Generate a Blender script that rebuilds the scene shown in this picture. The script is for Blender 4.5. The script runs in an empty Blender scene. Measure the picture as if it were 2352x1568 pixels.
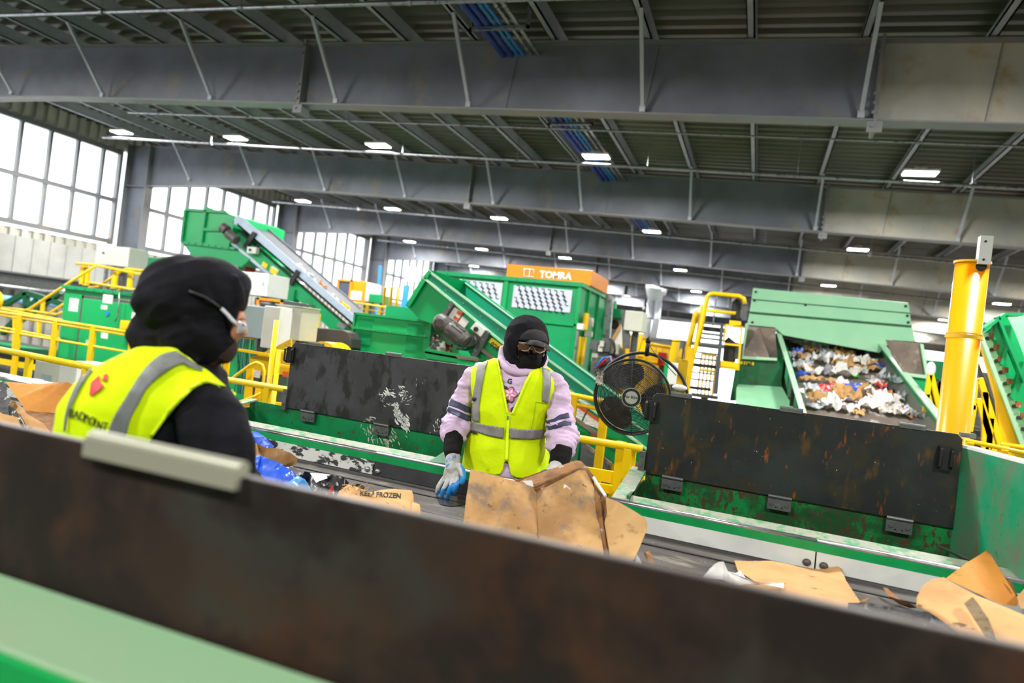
import bpy, bmesh, math, random
from mathutils import Vector, Matrix, noise
from mathutils.bvhtree import BVHTree
R = math.radians
SC = bpy.context.scene
COL = SC.collection

# ------------------------------------------------------------------ camera, world, exposure
F_PX, PITCH, ROLL, YAW, CZ = 1568.0, .0044, .1179, .3472, 1.62
_Y = Vector((-math.sin(YAW), math.cos(YAW), 0)); _X = Vector((math.cos(YAW), math.sin(YAW), 0)); _Z = Vector((0, 0, 1))
FW = math.cos(PITCH) * _Y + math.sin(PITCH) * _Z
_U = -math.sin(PITCH) * _Y + math.cos(PITCH) * _Z
RT = math.cos(ROLL) * _X + math.sin(ROLL) * _U
UP = math.cos(ROLL) * _U - math.sin(ROLL) * _X
EYE = Vector((0, 0, CZ))
cd = bpy.data.cameras.new('camera'); cam = bpy.data.objects.new('camera', cd); COL.objects.link(cam)
cd.sensor_width = 36; cd.lens = 36 * F_PX / 2352; cd.clip_start = .05; cd.clip_end = 300
cd.dof.use_dof = True; cd.dof.focus_distance = 3.45; cd.dof.aperture_fstop = 1.7
cam.matrix_world = Matrix(((RT.x, UP.x, -FW.x, EYE.x), (RT.y, UP.y, -FW.y, EYE.y), (RT.z, UP.z, -FW.z, EYE.z), (0, 0, 0, 1)))
SC.camera = cam
SC.view_settings.view_transform = 'Standard'; SC.view_settings.look = 'None'
SC.view_settings.gamma = 1; SC.view_settings.use_curve_mapping = False
SC.view_settings.exposure = 0.34
wd = bpy.data.worlds.new('world'); SC.world = wd; wd.use_nodes = True
wd.node_tree.nodes['Background'].inputs[0].default_value = (.86, .93, 1, 1)
wd.node_tree.nodes['Background'].inputs[1].default_value = 2.2
LAMP_W = 330.0      # watts of one high bay light
PANE_E = 2.6        # daylight coming through the translucent panes

def ray(x, y): return FW + RT * ((x - 1176) / F_PX) - UP * ((y - 784) / F_PX)
def WD(x, y, d): return EYE + ray(x, y) * d
def WX(x, y, X): r = ray(x, y); return EYE + r * (X / r.x)
def WY(x, y, Y): r = ray(x, y); return EYE + r * (Y / r.y)
def WZ(x, y, z): r = ray(x, y); return EYE + r * ((z - CZ) / r.z)
def PX(p):
    v = Vector(p) - EYE; d = v.dot(FW); return (1176 + F_PX * v.dot(RT) / d, 784 - F_PX * v.dot(UP) / d, d)
def lin(v): v /= 255.; return v / 12.92 if v <= .04045 else ((v + .055) / 1.055) ** 2.4
def rgb(r, g, b): return (lin(r), lin(g), lin(b), 1)

# ------------------------------------------------------------------ materials
MATS = {}
def mk(name, col, rough=.5, metal=0., layers=(), bump=0., bscale=40., emit=0., alpha=1., spec=.5, trans=0., coord='Object', coat=0.):
    """layers: (colour, scale, lo, hi[, stretch[, detail]]) : procedural wear over the base colour"""
    if name in MATS: return MATS[name]
    m = bpy.data.materials.new(name); m.use_nodes = True; nt = m.node_tree; N = nt.nodes; L = nt.links
    b = N['Principled BSDF']
    b.inputs['Base Color'].default_value = col; b.inputs['Roughness'].default_value = rough; b.inputs['Metallic'].default_value = metal
    b.inputs['Specular IOR Level'].default_value = spec
    if coat: b.inputs['Coat Weight'].default_value = coat
    if trans: b.inputs['Transmission Weight'].default_value = trans
    if alpha < 1: b.inputs['Alpha'].default_value = alpha
    if emit: b.inputs['Emission Color'].default_value = col; b.inputs['Emission Strength'].default_value = emit
    if layers or bump:
        tc = N.new('ShaderNodeTexCoord')
    cur = None
    for ly in layers:
        c2, sc, lo, hi = ly[:4]; st = ly[4] if len(ly) > 4 else (1, 1, 1); det = ly[5] if len(ly) > 5 else 6
        mp = N.new('ShaderNodeMapping'); mp.inputs['Scale'].default_value = st; L.new(tc.outputs[coord], mp.inputs[0])
        mp.inputs['Location'].default_value = (sc * .37, sc * .11, sc * .71)
        nz = N.new('ShaderNodeTexNoise'); nz.inputs['Scale'].default_value = sc; nz.inputs['Detail'].default_value = det
        nz.inputs['Roughness'].default_value = .6
        L.new(mp.outputs[0], nz.inputs['Vector'])
        rp = N.new('ShaderNodeMapRange'); rp.inputs['From Min'].default_value = lo; rp.inputs['From Max'].default_value = hi
        L.new(nz.outputs['Fac'], rp.inputs['Value'])
        mx = N.new('ShaderNodeMix'); mx.data_type = 'RGBA'; L.new(rp.outputs[0], mx.inputs['Factor'])
        if cur is None: mx.inputs[6].default_value = col
        else: L.new(cur, mx.inputs[6])
        mx.inputs[7].default_value = c2; cur = mx.outputs[2]
    if cur is not None: L.new(cur, b.inputs['Base Color'])
    if bump:
        nb = N.new('ShaderNodeTexNoise'); nb.inputs['Scale'].default_value = bscale; nb.inputs['Detail'].default_value = 4
        L.new(tc.outputs[coord], nb.inputs['Vector'])
        bp = N.new('ShaderNodeBump'); bp.inputs['Strength'].default_value = bump; bp.inputs['Distance'].default_value = .01
        L.new(nb.outputs['Fac'], bp.inputs['Height']); L.new(bp.outputs[0], b.inputs['Normal'])
    MATS[name] = m; return m

GREEN = mk('green_paint', rgb(0, 156, 92), .38, layers=[(rgb(16, 138, 86), 1.3, .45, .7), (rgb(120, 190, 150), 30, .68, .74)])
GREEN2 = mk('green_paint_bright', rgb(0, 168, 92), .35, layers=[(rgb(0, 150, 84), .9, .4, .7)])
TEAL = mk('green_belt_guard', rgb(0, 134, 104), .4, layers=[(rgb(0, 144, 100), 1.2, .4, .7)])
DGREEN = mk('dark_green_paint', rgb(8, 92, 52), .5, layers=[(rgb(40, 70, 45), 6, .5, .7)])
PGREEN = mk('glare_pale_green', rgb(146, 208, 166), .5, layers=[(rgb(160, 214, 172), 2, .4, .7), (rgb(170, 190, 150), 18, .66, .72), (rgb(96, 180, 126), 5, .66, .8)])  # machine green with glare and haze put into a paler base colour
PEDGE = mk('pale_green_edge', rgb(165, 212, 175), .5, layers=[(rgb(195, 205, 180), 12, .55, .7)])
HOPG = mk('hopper_green', rgb(4, 120, 56), .42, bump=.15, layers=[(rgb(20, 72, 34), 7, .42, .56), (rgb(66, 54, 36), 44, .5, .58, (1, 1, .6)), (rgb(30, 60, 30), 60, .6, .66), (rgb(150, 160, 130), 70, .72, .75)])
HOPG2 = mk('hopper_green_clean', rgb(0, 124, 70), .42, layers=[(rgb(14, 84, 40), 4, .42, .62), (rgb(66, 70, 40), 30, .6, .66), (rgb(150, 200, 210), 55, .74, .76)])
HOPG3 = mk('hopper_end_green', rgb(20, 142, 96), .5, bump=.1, layers=[(rgb(92, 120, 92), 7, .42, .62, (1, 1, .5)), (rgb(120, 98, 76), 16, .58, .66, (1, 1, .35)), (rgb(0, 120, 80), 30, .62, .7)])
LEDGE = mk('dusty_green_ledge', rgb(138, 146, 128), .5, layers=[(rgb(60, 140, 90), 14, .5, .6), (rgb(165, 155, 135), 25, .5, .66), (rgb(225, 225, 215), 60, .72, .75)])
STRIPG = mk('green_strip', rgb(0, 148, 78), .35, layers=[(rgb(0, 130, 66), 8, .4, .7), (rgb(200, 215, 200), 60, .74, .76)])
BLACKP = mk('black_poly_panel', rgb(50, 50, 52), .42, bump=.12, bscale=12, layers=[(rgb(66, 66, 72), 5, .4, .7), (rgb(28, 28, 30), 14, .52, .62, (1, 1, .5)), (rgb(190, 190, 180), 60, .73, .75)])
BLACKR = mk('black_poly_panel_rusty', rgb(30, 32, 33), .36, bump=.15, bscale=12, layers=[(rgb(38, 46, 46), 3, .45, .62), (rgb(46, 42, 30), 9, .5, .62), (rgb(136, 70, 20), 30, .62, .72, (1, 1, .28)), (rgb(84, 60, 24), 11, .58, .7, (1, 1, .4)), (rgb(205, 205, 195), 60, .70, .73)])
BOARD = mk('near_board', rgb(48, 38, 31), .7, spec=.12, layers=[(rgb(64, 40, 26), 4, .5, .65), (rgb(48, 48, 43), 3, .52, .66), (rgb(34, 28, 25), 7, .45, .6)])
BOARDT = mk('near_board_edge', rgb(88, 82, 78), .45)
YEL = mk('yellow_paint', rgb(250, 205, 0), .35, layers=[(rgb(240, 190, 0), 2, .4, .7), (rgb(120, 100, 30), 60, .72, .75)])
YELD = mk('yellow_paint_worn', rgb(225, 180, 0), .4, layers=[(rgb(170, 130, 20), 14, .58, .68), (rgb(90, 75, 40), 50, .68, .72)])
YPOST = mk('orange_yellow_paint', rgb(246, 150, 0), .3, coat=.4, layers=[(rgb(240, 140, 0), 1.2, .4, .7), (rgb(170, 110, 20), 40, .74, .77)])
ORANGE = mk('orange_paint', rgb(255, 150, 12), .4)
STEEL = mk('galvanised_steel', rgb(160, 162, 165), .35, .8, layers=[(rgb(110, 112, 115), 12, .5, .65)])
DSTEEL = mk('dark_steel', rgb(92, 94, 94), .45, .35, layers=[(rgb(112, 112, 106), 14, .5, .7)])
RAILM = mk('polished_rail', rgb(190, 188, 196), .22, .9, layers=[(rgb(120, 115, 112), 20, .55, .66, (.3, 1, 1))])
GIRD = mk('girder_paint', rgb(112, 117, 127), .55, layers=[(rgb(92, 95, 102), .7, .4, .65), (rgb(128, 118, 102), 1.6, .58, .75), (rgb(140, 112, 80), 5, .68, .76)])
GIRDT = mk('girder_paint_tan', rgb(186, 180, 164), .55, layers=[(rgb(160, 162, 156), .9, .42, .65), (rgb(166, 142, 108), 2.5, .56, .72), (rgb(140, 95, 50), 9, .7, .76)])
FLNG = mk('girder_flange', rgb(120, 122, 124), .5, layers=[(rgb(140, 130, 118), 2, .5, .7)])
PURL = mk('purlin_paint', rgb(176, 180, 190), .5, layers=[(rgb(152, 154, 162), 1.2, .4, .7)])
DECK = mk('roof_deck', rgb(88, 88, 74), .42, layers=[(rgb(62, 70, 48), .25, .42, .6), (rgb(96, 82, 66), .4, .5, .7), (rgb(120, 66, 40), 9, .72, .76, (.1, 1, 1))])
WHITE = mk('white_enamel', rgb(226, 226, 222), .4, layers=[(rgb(205, 205, 198), 1.2, .45, .7)])
GREYB = mk('grey_enamel', rgb(158, 172, 176), .4, layers=[(rgb(145, 158, 162), 1.5, .45, .7)])
BEIGE = mk('beige_enamel', rgb(196, 196, 180), .4, layers=[(rgb(178, 180, 166), 2, .4, .7)])
CLAD = mk('wall_cladding', rgb(196, 194, 184), .6, layers=[(rgb(170, 168, 156), 1.4, .4, .7)])
CLADW = mk('white_cladding', rgb(232, 232, 228), .5, layers=[(rgb(215, 213, 205), 1.2, .45, .7)])
DARK = mk('dark_void', rgb(34, 34, 34), .7)
MOTOR = mk('motor_grey', rgb(84, 80, 78), .45, .3, bump=.1, layers=[(rgb(112, 104, 98), 14, .5, .66)])
RUBBER = mk('black_rubber', rgb(24, 24, 25), .5)
BELT = mk('belt_rubber', rgb(92, 84, 80), .42, bump=.08, bscale=60, layers=[(rgb(62, 57, 55), 4, .42, .62, (.35, 1, 1)), (rgb(132, 124, 112), 16, .56, .68, (.3, 1, 1)), (rgb(200, 194, 180), 40, .68, .71)])
BELTW = mk('incline_belt', rgb(128, 114, 104), .55, layers=[(rgb(110, 98, 92), 2, .4, .65), (rgb(160, 150, 138), 18, .62, .7)])
SKIRTW = mk('white_skirt', rgb(200, 202, 196), .42, layers=[(rgb(184, 186, 180), 2.5, .45, .65), (rgb(120, 80, 60), 30, .7, .73, (.3, 1, 1))])
SKIRTM = mk('worn_white_skirt', rgb(192, 194, 188), .45, layers=[(rgb(35, 34, 38), 26, .5, .54, (.6, 1, 1)), (rgb(90, 60, 60), 60, .66, .69)])
SKIRTB = mk('black_skirt', rgb(34, 34, 38), .35, layers=[(rgb(52, 50, 54), 6, .45, .65), (rgb(190, 190, 190), 60, .73, .75)])
CARD = mk('cardboard', rgb(198, 158, 104), .8, bump=.15, bscale=18, layers=[(rgb(184, 142, 88), 5, .42, .65), (rgb(150, 112, 66), 16, .58, .7), (rgb(90, 66, 40), 34, .7, .75)])
CARDG = mk('grimy_cardboard', rgb(190, 148, 94), .8, bump=.25, bscale=14, layers=[(rgb(160, 120, 74), 6, .42, .6), (rgb(128, 108, 90), 9, .54, .66), (rgb(88, 62, 36), 26, .64, .72)])
CARDL = mk('pale_cardboard', rgb(200, 154, 100), .85, bump=.3, bscale=22, layers=[(rgb(186, 138, 86), 5, .42, .62), (rgb(112, 80, 50), 30, .64, .69, (.4, 1, 1))])
CARDD = mk('amber_cardboard', rgb(196, 130, 48), .75, bump=.2, layers=[(rgb(178, 112, 36), 4, .42, .65), (rgb(150, 92, 28), 20, .62, .7)])
CARDB = mk('brown_torn_cardboard', rgb(140, 96, 52), .85, bump=.3, layers=[(rgb(104, 70, 38), 12, .45, .6), (rgb(190, 180, 165), 22, .62, .7)])
PAPER = mk('white_paper', rgb(236, 234, 230), .6, bump=.3, bscale=20, layers=[(rgb(215, 212, 208), 8, .45, .65), (rgb(120, 120, 130), 50, .7, .73)])
PLAS = mk('clear_plastic_film', rgb(212, 214, 220), .25, bump=.4, bscale=20, layers=[(rgb(176, 178, 186), 12, .45, .6), (rgb(120, 120, 128), 40, .64, .7)])
BLUEP = mk('blue_printed_carton', rgb(40, 92, 214), .35, bump=.25, bscale=18, layers=[(rgb(30, 70, 190), 4, .45, .65), (rgb(214, 224, 244), 30, .64, .68), (rgb(190, 150, 130), 16, .68, .71)])
BLKP = mk('black_printed_carton', rgb(38, 38, 40), .5, bump=.5, bscale=30, layers=[(rgb(208, 206, 202), 26, .56, .6), (rgb(60, 60, 62), 10, .5, .6)])
REDP = mk('red_printed_film', rgb(206, 40, 40), .4, bump=.3, layers=[(rgb(236, 226, 226), 34, .56, .6)])
FOIL = mk('silver_foil_film', rgb(168, 170, 176), .22, .6, bump=.5, bscale=26, layers=[(rgb(80, 82, 90), 9, .48, .56, (.5, 1, 1)), (rgb(225, 226, 230), 22, .6, .66)])
BLACKC = mk('black_cloth', rgb(19, 18, 22), .9, spec=.15, bump=.7, bscale=14, layers=[(rgb(27, 26, 32), 8, .45, .65)])
BLACKS = mk('black_knit', rgb(20, 19, 19), .9, spec=.2, bump=.4, bscale=240)
BROWNK = mk('dark_brown_knit', rgb(58, 44, 38), .9, spec=.2, bump=.5, bscale=260)
LILAC = mk('lilac_fleece', rgb(206, 180, 208), .9, spec=.2, bump=.6, bscale=16, layers=[(rgb(204, 178, 204), 7, .45, .7), (rgb(176, 152, 168), 14, .66, .8)])
NAVY = mk('navy_band', rgb(50, 54, 84), .7)
HIVIS = mk('hi_vis_mesh', rgb(216, 242, 0), .75, spec=.2, bump=.5, bscale=18, layers=[(rgb(206, 232, 0), 5, .45, .7), (rgb(150, 172, 10), 16, .66, .8), (rgb(60, 70, 20), 60, .76, .79)])
HIVIST = mk('hi_vis_trim', rgb(232, 255, 20), .6)
TAPE = mk('reflective_tape', rgb(150, 148, 146), .5, .2, bump=.15, bscale=60, layers=[(rgb(130, 128, 128), 9, .45, .65)])
TAPEY = mk('tape_grey_dark', rgb(120, 122, 122), .5, .2, layers=[(rgb(96, 98, 96), 9, .45, .65)])
SKIN = mk('skin', rgb(196, 132, 96), .55, layers=[(rgb(180, 112, 80), 20, .45, .7)])
GLOVEG = mk('grey_knit_glove', rgb(190, 190, 188), .85, bump=.3, bscale=250, layers=[(rgb(164, 158, 150), 20, .5, .65), (rgb(150, 120, 100), 34, .66, .72)])
GLOVEB = mk('blue_latex_glove', rgb(40, 140, 210), .45, layers=[(rgb(24, 116, 190), 12, .45, .65)])
TROU = mk('dusty_mauve_trousers', rgb(140, 110, 112), .85)
AMBER = mk('amber_lens', rgb(84, 50, 14), .12, alpha=.84, coat=.5)
CLEAR = mk('clear_lens', rgb(190, 200, 215), .08, alpha=.4, coat=.6)
GLOWW = mk('lamp_diffuser', (1, .96, .88, 1), .5, emit=22)
PANE = mk('daylight_pane', (.9, .95, 1, 1), .5, emit=PANE_E)
BLUE1 = mk('dark_blue_pipe', rgb(38, 64, 150), .35)
BLUE2 = mk('light_blue_pipe', rgb(40, 130, 205), .35)
SKYB = mk('pale_blue_pipe', rgb(130, 180, 225), .35)
INK = mk('black_ink', rgb(24, 24, 26), .6)
INKR = mk('red_ink', rgb(222, 70, 74), .6, layers=[(rgb(200, 44, 50), 9, .45, .6)])
INKW = mk('white_ink', rgb(240, 240, 240), .5)
LABO = mk('orange_label', rgb(226, 92, 36), .5)
LABY = mk('yellow_label', rgb(246, 214, 0), .5)
LABW = mk('white_label', rgb(236, 232, 228), .5, layers=[(rgb(190, 120, 110), 60, .64, .68, (1, 1, 3))])
LABT = mk('white_text_label', rgb(232, 230, 226), .5, layers=[(rgb(120, 120, 120), 90, .56, .6, (.25, 1, 2.5))])
REDM = mk('red_enamel', rgb(190, 30, 30), .4)
CHUTE = mk('worn_chute_liner', rgb(124, 108, 96), .6, layers=[(rgb(98, 86, 78), 3, .42, .6), (rgb(160, 142, 122), 9, .58, .7)])
GREYPL = mk('translucent_guard', rgb(150, 154, 160), .35, layers=[(rgb(130, 134, 140), 3, .45, .65)], alpha=.94)
MESHP = mk('pale_guard_sheet', rgb(205, 212, 226), .45)
SIDEW = mk('pale_blue_sheet', rgb(196, 206, 230), .4, layers=[(rgb(170, 182, 210), 2, .45, .7)])
DUCT = mk('silver_duct_foil', rgb(216, 220, 228), .3, .4, bump=.3, bscale=20)
PINK = mk('pink_print', rgb(226, 130, 170), .8)
PINKL = mk('pale_pink_print', rgb(246, 214, 226), .8)
FLOORM = mk('concrete', rgb(118, 114, 108), .8, layers=[(rgb(96, 92, 88), 1.2, .45, .65)])
GRATE = mk('platform_grating', rgb(70, 70, 70), .6, .3)

# ------------------------------------------------------------------ mesh builder and object helpers
WLOC = {}
def sel(o): return WLOC.get(o.name, Vector((0, 0, 0)))
def tag(o, label=None, cat=None, group=None, kind=None):
    if label: o['label'] = label
    if cat: o['category'] = cat
    if group: o['group'] = group
    if kind: o['kind'] = kind
    return o
def thing(name, label, cat, loc, group=None):
    o = bpy.data.objects.new(name, None); COL.objects.link(o); o.empty_display_size = .1
    o.location = loc; WLOC[o.name] = Vector(loc)
    return tag(o, label, cat, group)

class MB:
    SOFT = False
    def __init__(s): s.v = []; s.f = []; s.m = []; s.mi = 0
    def add(s, vs, fs, mi=None):
        n = len(s.v); s.v += [Vector(v) for v in vs]
        s.f += [tuple(i + n for i in f) for f in fs]; s.m += [s.mi if mi is None else mi] * len(fs); return s
    def hexa(s, a, b, mi=None):            # two quads a[4], b[4]
        return s.add(list(a) + list(b), [(3, 2, 1, 0), (4, 5, 6, 7), (0, 1, 5, 4), (1, 2, 6, 5), (2, 3, 7, 6), (3, 0, 4, 7)], mi)
    def box(s, x0, y0, z0, x1, y1, z1, mi=None):
        return s.hexa([(x0, y0, z0), (x1, y0, z0), (x1, y1, z0), (x0, y1, z0)], [(x0, y0, z1), (x1, y0, z1), (x1, y1, z1), (x0, y1, z1)], mi)
    def bar(s, a, b, w, h, up=(0, 0, 1), mi=None):
        a = Vector(a); b = Vector(b); d = (b - a).normalized(); up = Vector(up)
        if abs(d.dot(up)) > .98: up = Vector((0, 1, 0)) if abs(d.y) < .9 else Vector((1, 0, 0))
        e = d.cross(up).normalized() * w / 2; u = e.cross(d).normalized() * h / 2
        return s.hexa([a - e - u, a + e - u, a + e + u, a - e + u], [b - e - u, b + e - u, b + e + u, b - e + u], mi)
    def prism(s, pts, ext, mi=None):
        pts = [Vector(p) for p in pts]; n = len(pts); ext = Vector(ext)
        return s.add(pts + [p + ext for p in pts], [tuple(range(n - 1, -1, -1)), tuple(range(n, 2 * n))] + [(i, (i + 1) % n, n + (i + 1) % n, n + i) for i in range(n)], mi)
    def plate(s, pxs, Y, t, mi=None):       # outline seen in the plane y = Y, thickness t going back
        return s.prism([WY(x, y, Y) for x, y in pxs], (0, t, 0), mi)
    def tube(s, path, r, n=8, mi=None, closed=False):
        path = [Vector(p) for p in path]; k = len(path); rr = r if isinstance(r, (list, tuple)) else [r] * k
        vs = []; prev = None
        for i, p in enumerate(path):
            if closed: d = path[(i + 1) % k] - path[i - 1]
            else: d = (path[min(i + 1, k - 1)] - path[max(i - 1, 0)])
            d.normalize()
            if prev is None:
                e = d.orthogonal().normalized()
            else:
                e = prev - d * prev.dot(d); e = e.normalized() if e.length > 1e-6 else d.orthogonal().normalized()
            prev = e; u = d.cross(e)
            for j in range(n):
                a = 2 * math.pi * j / n; vs.append(p + (e * math.cos(a) + u * math.sin(a)) * rr[i])
        fs = []
        for i in range(k if closed else k - 1):
            i2 = (i + 1) % k
            for j in range(n):
                fs.append((i * n + j, i * n + (j + 1) % n, i2 * n + (j + 1) % n, i2 * n + j))
        if not closed: fs += [tuple(range(n - 1, -1, -1)), tuple((k - 1) * n + j for j in range(n))]
        return s.add(vs, fs, mi)
    def cyl(s, a, b, r, n=16, mi=None): return s.tube([a, b], r, n, mi)
    def sphere(s, c, r, nu=16, nv=10, mi=None):
        c = Vector(c); r = Vector(r) if hasattr(r, '__len__') else Vector((r, r, r)); vs = [c + Vector((0, 0, r.z))]
        for i in range(1, nv):
            a = math.pi * i / nv
            for j in range(nu):
                b = 2 * math.pi * j / nu; vs.append(c + Vector((r.x * math.sin(a) * math.cos(b), r.y * math.sin(a) * math.sin(b), r.z * math.cos(a))))
        vs.append(c - Vector((0, 0, r.z))); fs = [(0, 1 + j, 1 + (j + 1) % nu) for j in range(nu)]
        for i in range(nv - 2):
            for j in range(nu): fs.append((1 + i * nu + j, 1 + (i + 1) * nu + j, 1 + (i + 1) * nu + (j + 1) % nu, 1 + i * nu + (j + 1) % nu))
        l = len(vs) - 1; fs += [(l, 1 + (nv - 2) * nu + (j + 1) % nu, 1 + (nv - 2) * nu + j) for j in range(nu)]
        return s.add(vs, fs, mi)
    def loft(s, rings, mi=None, mis=None, close=True):
        n = len(rings[0]); vs = [p for r in rings for p in r]; fs = []; ms = []
        for i in range(len(rings) - 1):
            for j in range(n):
                fs.append((i * n + j, i * n + (j + 1) % n, (i + 1) * n + (j + 1) % n, (i + 1) * n + j)); ms.append(mis[i] if mis else (s.mi if mi is None else mi))
        if close:
            fs += [tuple(range(n - 1, -1, -1)), tuple((len(rings) - 1) * n + j for j in range(n))]; ms += [mis[0] if mis else (mi or s.mi)] * 2
        o = len(s.v); s.v += [Vector(v) for v in vs]; s.f += [tuple(i + o for i in f) for f in fs]; s.m += ms; return s
    def build(s, name, mats, parent=None, smooth=False, bevel=0., loc=None):
        mats = mats if isinstance(mats, (list, tuple)) else [mats]
        if parent is not None: base = sel(parent)
        elif loc is not None: base = Vector(loc)
        else:
            xs = [v.x for v in s.v]; ys = [v.y for v in s.v]; zs = [v.z for v in s.v]
            base = Vector(((min(xs) + max(xs)) / 2, (min(ys) + max(ys)) / 2, min(zs)))
        me = bpy.data.meshes.new(name); me.from_pydata([v - base for v in s.v], [], s.f); me.update()
        for m in mats: me.materials.append(m)
        me.polygons.foreach_set('material_index', s.m)
        bm = bmesh.new(); bm.from_mesh(me); bmesh.ops.recalc_face_normals(bm, faces=bm.faces)
        if MB.SOFT and not smooth:
            for e in bm.edges:
                if len(e.link_faces) != 2 or e.calc_face_angle(0) > .75: e.smooth = False
        bm.to_mesh(me); bm.free()
        if smooth or MB.SOFT: me.polygons.foreach_set('use_smooth', [True] * len(me.polygons))
        return put(me, name, parent, base, bevel)
def put(me, name, parent, base, bevel=0.):
    o = bpy.data.objects.new(name, me); COL.objects.link(o)
    if parent is not None: o.parent = parent; WLOC[o.name] = Vector(base)
    else: o.location = base; WLOC[o.name] = Vector(base)
    if bevel:
        b = o.modifiers.new('bevel', 'BEVEL'); b.width = bevel; b.segments = 2; b.limit_method = 'ANGLE'
    return o
def struct(o): o['kind'] = 'structure'; return o
def kids(o): return [c for c in COL.objects if c.parent == o]
def copy_tree(o, dloc=None, loc=None, rotz=None, parent=None):
    c = o.copy(); COL.objects.link(c)
    if parent is not None: c.parent = parent
    if loc is not None: c.location = loc
    if dloc is not None: c.location = o.location + Vector(dloc)
    if rotz is not None: c.rotation_euler = (0, 0, rotz)
    for ch in kids(o): copy_tree(ch, parent=c)
    return c
def spline(pts, k=6):                     # catmull rom through tuples of numbers
    n = len(pts); out = []
    for i in range(n - 1):
        p0, p1, p2, p3 = pts[max(i - 1, 0)], pts[i], pts[i + 1], pts[min(i + 2, n - 1)]
        for q in range(k):
            t = q / k; out.append([.5 * ((2 * b) + (-a + c) * t + (2 * a - 5 * b + 4 * c - d) * t * t + (-a + 3 * b - 3 * c + d) * t ** 3) for a, b, c, d in zip(p0, p1, p2, p3)])
    out.append(list(pts[-1])); return out
def text_mesh(body, size, align='LEFT', depth=.0, bold=0.):
    cu = bpy.data.curves.new('text', 'FONT'); cu.body = body; cu.size = size; cu.align_x = align; cu.extrude = depth; cu.offset = bold; cu.resolution_u = 3
    o = bpy.data.objects.new('text', cu); COL.objects.link(o); dg = bpy.context.evaluated_depsgraph_get(); dg.update()
    me = bpy.data.meshes.new_from_object(o.evaluated_get(dg)); vs = [v.co.copy() for v in me.vertices]; fs = [tuple(p.vertices) for p in me.polygons]
    bpy.data.objects.remove(o); bpy.data.curves.remove(cu); bpy.data.meshes.remove(me); return vs, fs
def text_on(mb, body, size, o, ex, ey, mi=None, align='LEFT', bold=0., push=.003):
    """flat lettering on a plane: origin o, reading direction ex, up ey"""
    vs, fs = text_mesh(body, size, align, .0, bold); ex = Vector(ex).normalized(); ey = Vector(ey).normalized(); n = ex.cross(ey)
    mb.add([Vector(o) + ex * v.x + ey * v.y + n * push for v in vs], fs, mi)
def fb(tl, br, Y):                        # true upright rectangle whose corners show at tl and br
    a = WY(tl[0], tl[1], Y); b = WY(br[0], br[1], Y); return a.x, b.x, b.z, a.z
def bolt_row(mb, pts, r=.012, n=(0, -1, 0), mi=None):
    n = Vector(n)
    for p in pts: mb.cyl(Vector(p), Vector(p) + n * r * .8, r, 6, mi)
def lerp(a, b, t): return Vector(a) * (1 - t) + Vector(b) * t

# ------------------------------------------------------------------ building shell
SL = -.0332
XW = -20.5; XR = 30.; Y0 = -9.; YF = 62.; ZF = -3.6
def zr(x, h): return CZ + h + SL * x          # heights follow the gentle roof slope
GY = [2.2, 9.73, 17.0, 24.7, 32.4, 40.1, 47.8, 55.4]
b = MB(); b.box(XW - .4, Y0 - .4, ZF - .3, XR + .4, YF + .4, ZF); struct(b.build('floor', FLOORM))
# roof deck, trapezoid ribs running across the hall
b = MB(); prof = []; y = Y0; p = .28
while y < YF:
    prof += [(y, 0), (y + p * .35, 0), (y + p * .5, .07), (y + p * .85, .07)]; y += p
vs = []
for x in (XW - .3, XR + .3):
    for (yy, zz) in prof: vs.append((x, yy, zr(x, 4.74) + zz))
n = len(prof); fs = [(i, i + 1, n + i + 1, n + i) for i in range(n - 1)]
b.add(vs, fs); o = struct(b.build('ceiling', DECK))
# far wall with its daylight band, right wall and back wall
b = MB(); b.box(XW, YF, ZF, XR, YF + .2, 3.8); b.box(XW, YF, 5.35, XR, YF + .2, 8)
for i in range(120):
    x = XW + i * .42; b.box(x, YF - .06, ZF, x + .2, YF, 3.8)
struct(b.build('wall_far', CLADW))
b = MB(); b.box(XW, YF, 3.8, XR, YF + .05, 5.35); struct(b.build('window_5', PANE))
for k_, (pa, pb) in enumerate(((1575, 1725), (2070, 2185))):
    xa, xb = WY(pa, 800, YF).x, WY(pb, 850, YF).x; b = MB(); b.box(xa, YF - .1, ZF, xb, YF - .07, 3.4); b.box(xa - .15, YF - .14, ZF, xa, YF - .06, 3.5, 1); b.box(xb, YF - .14, ZF, xb + .15, YF - .06, 3.5, 1); b.box(xa - .15, YF - .14, 3.4, xb + .15, YF - .06, 3.55, 1); struct(b.build('door_%d' % (k_ + 1), [PANE, FLNG]))
b = MB(); b.box(XR, Y0, ZF, XR + .2, YF, 8); struct(b.build('wall_right', CLAD))
b = MB(); b.box(XW, Y0 - .2, ZF, XR, Y0, 8); struct(b.build('wall_back', CLAD))
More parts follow.
